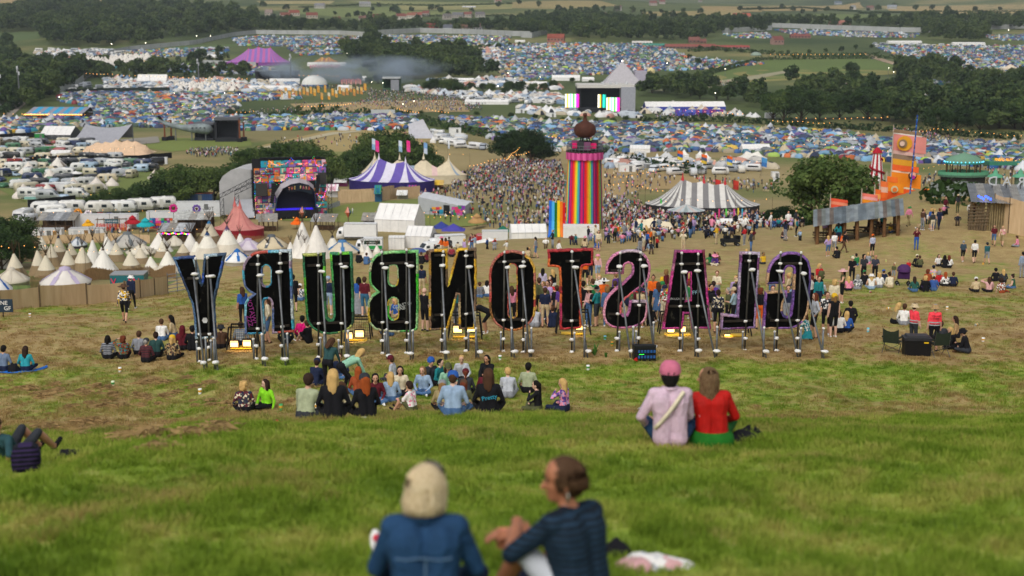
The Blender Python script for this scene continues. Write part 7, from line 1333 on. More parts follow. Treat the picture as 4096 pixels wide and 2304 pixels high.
def bars(k,x0,x1,z0,z1,y,t,cols=None):
 cs=cols or['fffbe8','f0c83a','fff6d0','8af0e8','e8fff8','4ae04a','c8f8c0','e83ad8','ff2ab0'];n=len(cs)
 for i,c in enumerate(cs):MB().box((x0+(x1-x0)*(i+.5)/n,y,(z0+z1)/2),((x1-x0)/n,.2,z1-z0)).build('screen_strip',mat(c,emit=1.15),t)
p,k=fit(598,111);t=bstg('main far stage with colour bar screens and pale roof',576,632,84,111,0,D=26,roofc='c8c4bc');H=27*k
MB().box((22*k,-8,13*k),(14*k,14,24*k)).build('side_wing',canvas('9a9ca4'),t);[MB().box((x*k,0,27.6*k),(2.4*k,4,2.4*k)).build('roof_unit',canvas('b8babc'),t)for x in(-2,6,12,22)]
Xs=lambda x:(x-604)*k;Zs=lambda y:(111-y)*k
for x0,x1,y0,y1 in((564,577.5,92.5,105.5),(596,604,93,105.8),(604.5,617.5,96,109.5)):bars(k,Xs(x0),Xs(x1),Zs(y1),Zs(y0),-16,t,None if x1-x0>10 else['fffbe8','f0c83a','202020','2ae0c8','1a9a8a'])
t2=MB().add([(Xs(617),-6,0),(Xs(636),-6,0),(Xs(626),-6,14*k),(Xs(617),-6,14*k)],[(0,1,2,3),(3,2,1,0)]).build('side_ramp',canvas('a4a6ac'),t)
p,k=fit(392,90);t=bstg('far green-framed stage with grey wing',383,401,77,90,0,c='3a5a3a',roofc='a8acac',D=14);MB().box((4*k,-8,5.5*k),(8*k,4,10*k)).build('side_wing',canvas('8a8c92'),t)
# appliqué flags in the far field
r=random.Random(9);FL=[]
for i in range(24):
 x=281+i*3.6;y=101-abs(math.sin(i*1.7))*5-(i>15)*2;p,k=fit(x,y);c=r.choice(['d8a24a','d8c8a0','e0b868','c89a58','dcd0b4']);o=flag('cream and orange appliqué flag in the far flag field',p,9.5*k*r.uniform(.8,1.2),[c,r.choice(['d89a3a','e0d4b8','c88a4a'])],2.8*k,7*k,R(r.uniform(-30,10)),group='cream and orange appliqué flag in the far flag field')
for i in range(9):p,k=fit(341+i*2.3,86-(i%2));flag('pink appliqué flag beside the white dome',p,7*k,['d88a8a','e0a8a0'],2.0*k,5*k,R(r.uniform(-30,10)),group='pink appliqué flag beside the white dome')
for i in range(12):p,k=fit(310+i*2.6,69.5-(i%3)*.4);flag('small pink flag below the far carousel tent',p,4.5*k,['c86a90','d890a8'],1.4*k,3*k,0,group='small pink flag below the far carousel tent')
for i,(x,y,h,c)in enumerate(((835,88,5,'c83a4a'),(846,89,6,'c83a4a'),(950,100,8,'e05a90'),(974,100,8,'e06a98'),(932,112,7,'c86a70'),(905.5,109,5,'c85a68'),(913,103,4,'d05a80'))):p,k=fit(x,y);flag(['crimson banner behind the arena trees','taller crimson banner behind the arena trees','pink and white tall banner near the right edge','second pink banner near the right edge','red patterned banner among the right-hand trees','small red banner in the right market','little pink banner in the right market'][i],p,h*k,[c,'e8b0c0' if h==8 else c],2.6*k,h*k*.7)
for i,(x,y,h,cs)in enumerate(((677,174,30,['e0661e','2a5aa8','e0c83a']),(701,176,28,['e86a2a','4a5a7a','d8b83a']),(726.5,176,26,['e0661e','3a7ac8','d8c85a']),(761,176,24,['4a90c8','3a70b0']),(715,190,14,['c8302a','b83a2a']),(720,192,12,['b83028','d0502a']),(733,190,13,['c03a2a','a83028']))):p,k=fit(x,y);flag(['orange, blue and yellow flag nearest the grey big top','orange and slate flag, second of the row','orange and sky blue flag, third of the row','blue flag by the wide pagoda','red pennant behind the grey striped big top','dark red pennant behind the grey striped big top','red pennant at the right of the grey big top'][i],p,h*k*.8,cs,5.5*k,9*k)
for i,(x,y,c)in enumerate(((718,224,'e83a8a'),(725,224,'5ae04a'),(733,224,'d83a9a'),(737,223,'e0d03a'),(741,224,'3ab0d8'),(714,228,'e03a9a'),(736,210,'e8702a'),(660,214,'3ac84a'),(668,212,'c83a3a'))):p,k=fit(x,y);flag(['pink','lime green','magenta','yellow','light blue','deep pink','orange','grass green','red'][i]+' feather banner leaning over the seated crowd',p,16*k,[c],1.6*k,10*k,R(-20))
# far houses
HS=[(285,18.5,'b0a89a','7a4a3c'),(294,16,'b8ac9c','8a4a3a'),(312,18.5,'a89c8c','7a4438'),(337,23,'c0b8aa','6a4a42'),(363,22,'b8b0a4','6a5048'),(368,22.5,'b0a898','7a5a50'),(379,20,'b8a898','6a3c36'),(401,19.5,'c4beb2','7a4a40'),(412,18.5,'c0b8ac','8a5a48'),(417,18,'a89c90','8a5246'),(426,16.5,'a8a098','7a4a40'),(447,19.5,'a49c92','6a6662'),(458,18,'9a948c','6a6a6c'),(468,17.5,'a89e92','7a5048'),(480,17.5,'a8a49c','6a6668'),(432,30,'a85a48','7a3c30'),(448,31.5,'b0b4b8','5a5e66'),(466,31.5,'b4aca0','7a5a4a'),(478,31,'a8a8a8','6a5a5a'),(269,15.5,'a49a8e','8a7a72'),(320,8.5,'a8a49c','7a7a7c'),(498,3,'b0a498','8a4a40'),(365,6.5,'a8a8a0','8a8a8c'),(109,7,'b09888','9a5a48'),(60,18,'8a8070','6a6258'),(204,17,'a49a90','7a5a4c'),(223,14.5,'9c948a','6a5a54'),(231,17.5,'b0aca6','6a6468'),(239,15.5,'a89e94','7a5e52'),(196,17,'a49c94','7a6a60'),(560,20.5,'c0bcb4','7a6a68'),(573,19.5,'a89890','7a5450'),(602,18.5,'b0a49c','8a6a64'),(618,10.5,'a8a49c','6a5a56'),(653,5.5,'a89c94','7a4e4a'),(662,4,'a89e96','7a5250'),(700,2,'a8a09a','6a4a48'),(744,19,'c08a78','a85a48'),(737,19,'b88a7a','a05848'),(556,42.5,'9a6a5c','8a4a3c'),(838,4.5,'a8acb0','5a6470'),(853,9.5,'c8c4be','8a8a86'),(870,10,'9a8a80','7a5a52'),(892,9,'a4a4a2','8a9096'),(834,27,'b88a80','a06a5c'),(844,27,'b08a80','9a6458'),(777,44.5,'9a7a70','7a4a44')]
for i,(x,y,wc,rc)in enumerate(HS):
 p,k=fit(x,y);house('%s-roofed %s house in the village beyond the woods'%(('rust','brown','slate','tile')[i%4],('pale','stone','cream','grey')[i//4%4]),p,R(rnd.uniform(-30,30)),rnd.uniform(10,20),8,5,9,wc,rc,group='%s-roofed %s houses beyond the woods'%(('rust','brown','slate','tile')[i%4],('pale','stone','cream','grey')[i//4%4]))
for lab,x,y,w,h,wc,rc in(('long red-roofed farm barn, widest of the farmyard',690,48.5,50,4.5,'6a5a54','8a5248'),('red farm barn at the end of the yard',729,48.5,40,3.2,'8a7a74','9a4a44'),('steep brown gabled farm barn',694,43,11,6,'7a5a50','7a5048'),('small brown gabled barn beside the steep one',703,43,6,4,'7a5a50','7a5048'),('green-roofed shed beside the farm',654,46.5,22,3,'7a8a84','4a8a7a'),('white-roofed shed beside the farm',642,44,20,3,'a8a8a4','d0ccc4'),('brown-roofed farmhouse in the right-hand trees',800,38,20,4,'8a6a60','7a4a44'),('dark-roofed barn on the left lane',62,84.5,16,5,'6a5a50','6a5850'),('dark-roofed cottage on the left lane',55,82.5,8,4,'7a6a60','5a4a44'),('long white shed roof on the far slope',469,7.5,13,1.4,'c8c8c8','dcdcdc')):
 p,k=fit(x,y);house(lab,p,R(rnd.uniform(-5,5)),w*k,max(8,w*k*.25),h*k*.45,h*k,wc,rc,group=None)
p,k=fit(756,55.5);t=thing('slurry_dome','pale green half-dome store below the farm','dome',p);MB().lathe([(5.5*k*math.cos(a*.262),3.6*k*math.sin(a*.262))for a in range(7)],n=16).build('dome',mat('8a9a8c',.6),t,True);MB().lathe([(5.8*k,-.5),(5.8*k,.4*k)],n=16).build('rim',mat('6a7a6c'),t)
# perimeter fences
M_FEN=mat('a8aaa8',.6,.12,.1)
for lab,pts,h in(('pale metal perimeter fence climbing the far left slope',((60,93),(75,88),(110,55),(130,51),(190,45),(200,43.5),(235,36),(256,34),(340,34.5),(365,36)),5),('pale metal perimeter fence along the far centre slope',((378,35),(420,32.5),(470,34),(512,36),(530,36.5)),6),('curved pale fence piece among the far woods',((521,37.5),(532,38),(547,34.5)),6),('pale perimeter fence along the far right slope',((722,33),(772,30)),6),('long pale perimeter fence on the right',((772,27.5),(830,29.5),(900,32),(932,32.5)),6),('pale perimeter fence at the right edge',((975,30),(1030,28.5)),6),('pale inner fence below the pink far tent',((195,64),(256,66.5)),4)):
 fnc(lab,[gp(*q)for q in pts],h,M_FEN,14,.01,'perimeter_fence','fence',postm=M_STEEL,postr=.15)
fnc('dark green fence between the crew camp and the tents',[gp(*q)for q in((66,94),(110,92.5),(170,92))],3.2,mat('2a3430',.9),10,.01,'screen_fence');fnc('white hoarding under the far crowd field',[gp(*q)for q in((371,116),(395,116))],3.5,mat('b8bcb8',.7),8,.01,'hoarding')
# parked vehicles and trailers far off
VB=[('white truck trailer among the campers right of the rainbow tower',627,172,16,7.5,'e2e2e0'),('white caravan trailer right of the rainbow tower',620,168,12,5,'d8d8d4'),('white motorhome by the hedge in the central rows',668,163,12,6,'e0e0dc'),('grey van row beside the central pagodas',646,168,10,4.5,'8a8e94'),('white box trailer near the grey saddle tent',455,135.5,12,7.5,'e4e4e2'),('white lorry box by the central hedge',449,141,18,4.5,'dcdcda'),('white trailer behind the far screens',470,99,12,4,'dcdcda'),('blue lettered trailer behind the far screens',497,99,12,4,'2a3a6a'),('white trailer row left of the far screens',540,103,14,4,'dedcda'),('pale trailer behind the bank left of the far screens',520,113,9,4,'dcdcdc'),('white trailer under the far screens',551,117,10,4,'e0e0de'),('white cabin beside the central tents',484,148,8,4,'e4e4e2'),('pale hoarding box right of the central tents',770,118,10,5,'e0e0e0'),('white horsebox in the central rows',640,157,11,5,'dcdcda'),('white caravan below the wide pagoda',775,177,7,5,'e0e0de'),('silver caravan left of the big oak',776,182,6,4,'d0d0cc')]
for lab,x,y,w,h,c in VB:p,k=fit(x,y);ctn(lab,p,R(rnd.uniform(-10,10)),w*k,3,h*k,c,'trailer','trailer',True)
def fveh(lab,poly,sp,cap,s=1.0):
 P=fpts(poly,sp,.3);rng.shuffle(P)
 for q in P[:cap]:
  k=rnd.choice(['caravan','van','motorhome']);o=link('parked_'+k,FARV[k],None,tuple(q),rnd.uniform(0,6.28));o.scale=(s,)*3;o.color=(*lin(rnd.choice(['e2e2e0','d8d6d0','c8ccd0','dcdcdc','9aa0a8'])),1);l2=lab%k;tag(o,l2,k,l2)
FARV={}
for kk,prof in(('caravan',[(-2.8,.4),(-2.9,1.4),(-2.5,2.5),(2.3,2.55),(2.9,1.4),(2.8,.4)]),('van',[(-2.8,.4),(-2.8,2.5),(.9,2.6),(2.0,1.45),(2.8,1.2),(2.8,.4)]),('motorhome',[(-3.3,.4),(-3.4,2.8),(2.3,2.9),(2.5,2.2),(2.1,1.9),(3.3,1.1),(3.3,.4)])):
 m_=rbody(prof,2.2);m_.box((0,0,1.75),(3.6,2.24,.55),1);m_.box((-1.8,0,.35),(.7,2.1,.7),1);m_.box((1.9,0,.35),(.7,2.1,.7),1);FARV[kk]=m_.mesh('parked_'+kk,[M_TO,M_TD],True)
fveh('pale %s parked in the crew camp',[(75,88),(90,85),(150,84),(175,86),(170,91),(70,92)],8,40);fveh('pale %s parked behind the flags right of the tower',[(606,160),(700,168),(760,165),(760,172),(700,178),(640,172),(606,168)],9,40);fveh('pale %s parked left of the far screens',[(440,97),(480,99),(560,100),(560,106),(480,102)],9,30);fveh('pale %s parked by the grey saddle tent at centre',[(432,134),(470,140),(490,150),(470,152),(440,146)],8,26);fveh('pale %s at the far left depot',[(36,51),(105,51),(130,54),(95,57),(40,57)],10,40,1.3);fveh('pale %s in the right-hand depot',[(870,44),(960,46),(975,48),(880,47)],14,20)
# pale saddle tent near centre and its like
p,k=fit(424,138);t=thing('sail_tent','tall grey-white sail tent behind the campers','tent',p)
mb=MB();A,B,C_,D_=Vector((-15*k,-4,0)),Vector((14*k,-4,0)),Vector((-1*k,3,18.5*k)),Vector((-16*k,6,13*k))
for i in range(8):
 for j in range(6):
  f=lambda u,v:A.lerp(B,u).lerp(D_.lerp(C_,u),v)-Vector((0,0,3*k*math.sin(3.14*v)*u))
  mb.quad(f(i/8,j/6),f((i+1)/8,j/6),f((i+1)/8,(j+1)/6),f(i/8,(j+1)/6))
mb.build('canvas',canvas('b4b4ba'),t,True);MB().tube([C_,(C_.x,C_.y,0)],.2,5).build('mast',M_STEEL,t)
# masts and lit lamps
for i,(x,y,h)in enumerate(((20,104,38),(199,85,26),(291,82,28),(492,66,14),(516,66,15),(1,106,34))):
 p,k=fit(x,y);t=thing('phone_mast',['lattice phone mast at the left edge','phone mast behind the left camp','slim mast behind the dark stage','twin mast beyond the smoke, nearer one','twin mast beyond the smoke, taller one','lattice mast cut by the left edge'][i],'mast',p);MB().tube([(0,0,0),(0,0,h*k)],[.6,.35],5).build('mast',M_STEEL,t)
 for q in range(3):MB().box((rnd.uniform(-.8,.8),0,h*k*(.8+.07*q)),(.9,.6,2.2)).build('antenna',mat('c8cacc'),t)
LM=[(240,103,9),(55,72,8),(112,50,6),(146,48,5),(197,44,8),(211,44,8),(60,107,10),(372,96,14),(383,94,11),(347,59,6),(381,64,6),(404,69,9),(470,73,6),(498,94,8),(510,56,7),(492,43,4),(667,70,7),(725,76,7),(715,107,14),(888,78,10),(893,86,14),(817,86,8),(828,86,7),(837,75,6),(882,119,14),(1008,36,6),(545,73,6),(414,110,9),(403,112,8),(175,105,12),(225,103,10),(620,96,12),(604,97,12),(590,100,10),(540,84,7),(508,79,6)]
for x,y,h in LM:p,k=fit(x,y);lamp_mast('lit floodlight on a mast in the distance',p,h*k,r=.3*k,group='lit floodlight on a mast in the distance')
# festoon bulbs
FS=[('warm bulbs over the bushes left of the stage',[(80,206),(103,205),(147,204),(181,203),(206,201),(221,199)],3.4,6,.10),('warm bulbs strung over the back tipis',[(0,249),(30,248),(60,249),(100,247),(140,248),(180,246),(215,246)],4.2,5,.085),('warm bulbs strung over the front tipis',[(0,276),(21,275),(52,275),(86,274),(104,273),(130,272),(167,272)],4.4,4,.075),('warm bulbs over the shower yard',[(36,231),(73,229),(110,228),(150,229),(190,230),(221,233),(262,236)],4.6,6,.095),('warm bulbs across the lawn below the stage',[(263,234),(300,231),(340,230),(395,228),(430,226),(470,224)],3.6,6,.11),('warm bulbs along the bar roof on the lawn',[(425,226),(450,224),(475,226)],2.4,8,.12),('warm bulbs over the camper field',[(0,172),(30,170),(52,169),(90,161),(115,160),(135,158)],4.5,5,.12),('warm bulbs over the left tent field',[(0,123),(45,122),(90,124),(160,123),(235,121),(256,120)],5,9,.22),('warm bulbs over the tent alley',[(110,111),(140,112),(180,114),(215,113),(235,109)],5,10,.22),('warm bulbs in a rising line below the crowd field',[(300,115),(330,113.5),(352,112)],5,16,.26),('warm bulbs beside the meadow hedge',[(396,116),(420,121)],4.5,16,.24),('warm bulbs along the meadow hedge',[(425,116),(450,121)],4.5,14,.24),('warm bulbs round the crew camp',[(85,82),(110,83),(150,85),(175,86),(215,88),(250,88)],7,12,.32),('warm bulbs beyond the white dome',[(297,83),(325,82),(340,84)],6,10,.32),('warm bulbs along the long hedge on the right',[(782,125),(830,127),(860,126),(890,125)],4.5,9,.26),('second line of warm bulbs along the long hedge',[(770,128),(800,129),(832,131)],4,10,.24),('warm bulbs along the lane under the right-hand trees',[(917,141),(935,138),(960,139),(990,143),(1024,146)],4.5,9,.2),('warm bulbs over the right end of the central tents',[(768,152),(830,154),(870,158),(900,162)],4,11,.17),('warm bulbs above the arena field',[(768,60.5),(800,60.3),(830,60.2),(868,60)],6,12,.35),('warm bulbs behind the grey striped big top',[(612,196),(640,192),(665,183),(690,177),(725,175),(760,178)],5.5,9,.14),('warm bulbs left of the grey striped big top',[(606,203),(625,199),(645,206),(665,211)],5,7,.14),('warm bulbs under the grey striped big top',[(640,218),(690,216),(735,217),(772,215)],4,6,.11),('warm bulbs over the main crowd',[(468,185),(490,178),(515,172),(530,168)],6,10,.16),('second string of warm bulbs over the main crowd',[(506,178),(512,170),(520,163)],6,10,.16),('warm bulbs behind the striped big top',[(330,172),(352,169),(372,167),(395,163),(430,165),(470,168)],5,5,.15),('warm bulbs over the pinball pavilion',[(915,188),(940,183),(975,180),(1005,178),(1024,176)],6,9,.12),('warm bulbs below the big oak',[(842,205),(858,203),(872,200)],4.5,5,.11),('warm bulbs along the far screens lane',[(676,118),(715,121),(745,123)],5,10,.26),('warm bulbs down the central tents',[(590,132),(640,137),(700,142),(760,148)],4,12,.2),('warm bulbs left of the central tents',[(505,140),(540,143),(565,147)],4,12,.2)]
for lab,pts,h,per,r_ in FS:fline(lab,pts,h,per=max(3,int(per*.62)),sag=.5,r=r_*.62)
# smoke plume
def smoke():
 a=gp(345,80);k=mpp(a);m=bpy.data.materials.new('smoke');n,l=NT(m);n.remove(n['Principled BSDF']);v=n.new('ShaderNodeVolumePrincipled');v.inputs['Color'].default_value=(.62,.75,.88,1);v.inputs['Anisotropy'].default_value=.1
 tc=n.new('ShaderNodeTexCoord');nz=n.new('ShaderNodeTexNoise');nz.inputs['Scale'].default_value=3.2;nz.inputs['Detail'].default_value=4;nz.inputs['Distortion'].default_value=.6;mp=n.new('ShaderNodeMapping');mp.inputs['Scale'].default_value=(1.6,1,.6);l.new(tc.outputs['Generated'],mp.inputs[0]);l.new(mp.outputs[0],nz.inputs[0])
 ln=n.new('ShaderNodeVectorMath');ln.operation='DISTANCE';ln.inputs[1].default_value=(.5,.5,.42);l.new(tc.outputs['Generated'],ln.inputs[0])
 fo=n.new('ShaderNodeMapRange');fo.inputs[1].default_value=.12;fo.inputs[2].default_value=.5;fo.inputs[3].default_value=1;fo.inputs[4].default_value=0;l.new(ln.outputs['Value'],fo.inputs[0])
 mr=n.new('ShaderNodeMapRange');mr.inputs[1].default_value=.42;mr.inputs[2].default_value=.72;mr.inputs[3].default_value=0;mr.inputs[4].default_value=.12;l.new(nz.outputs[0],mr.inputs[0]);mu=n.new('ShaderNodeMath');mu.operation='MULTIPLY';l.new(mr.outputs[0],mu.inputs[0]);l.new(fo.outputs[0],mu.inputs[1]);l.new(mu.outputs[0],v.inputs['Density']);l.new(v.outputs[0],n['Material Output'].inputs['Volume'])
 for lab,x,y,w,h,d,nm in(('thin blue smoke plume drifting from the dark stage over the copse',362,83,215,34,60,'smoke'),('white burst of smoke above the dark stage',282,80,46,22,30,'smoke')):
  p,k=fit(x,y);MB
  bm=bmesh.new();bmesh.ops.create_icosphere(bm,subdivisions=3,radius=1);[setattr(q,'co',Vector((q.co.x*w*k/2,q.co.y*d,q.co.z*h*k/2+h*k*.45)))for q in bm.verts];me=bpy.data.meshes.new('smoke');bm.to_mesh(me);bm.free();me.materials.append(m);stuff(link('smoke',me,None,p),lab,'smoke')
 m.cycles.volume_step_rate=8
smoke()
def haze():
 m=bpy.data.materials.new('haze');n,l=NT(m);n.remove(n['Principled BSDF']);v=n.new('ShaderNodeVolumePrincipled');v.inputs['Color'].default_value=(.80,.87,.95,1);v.inputs['Density'].default_value=.00007;v.inputs['Anisotropy'].default_value=.2;l.new(v.outputs[0],n['Material Output'].inputs['Volume']);m.cycles.homogeneous_volume=True
 o=MB().box((0,4480,75),(16200,9160,180)).build('haze',m);stuff(o,'thin pale haze over the whole valley','haze')
haze()
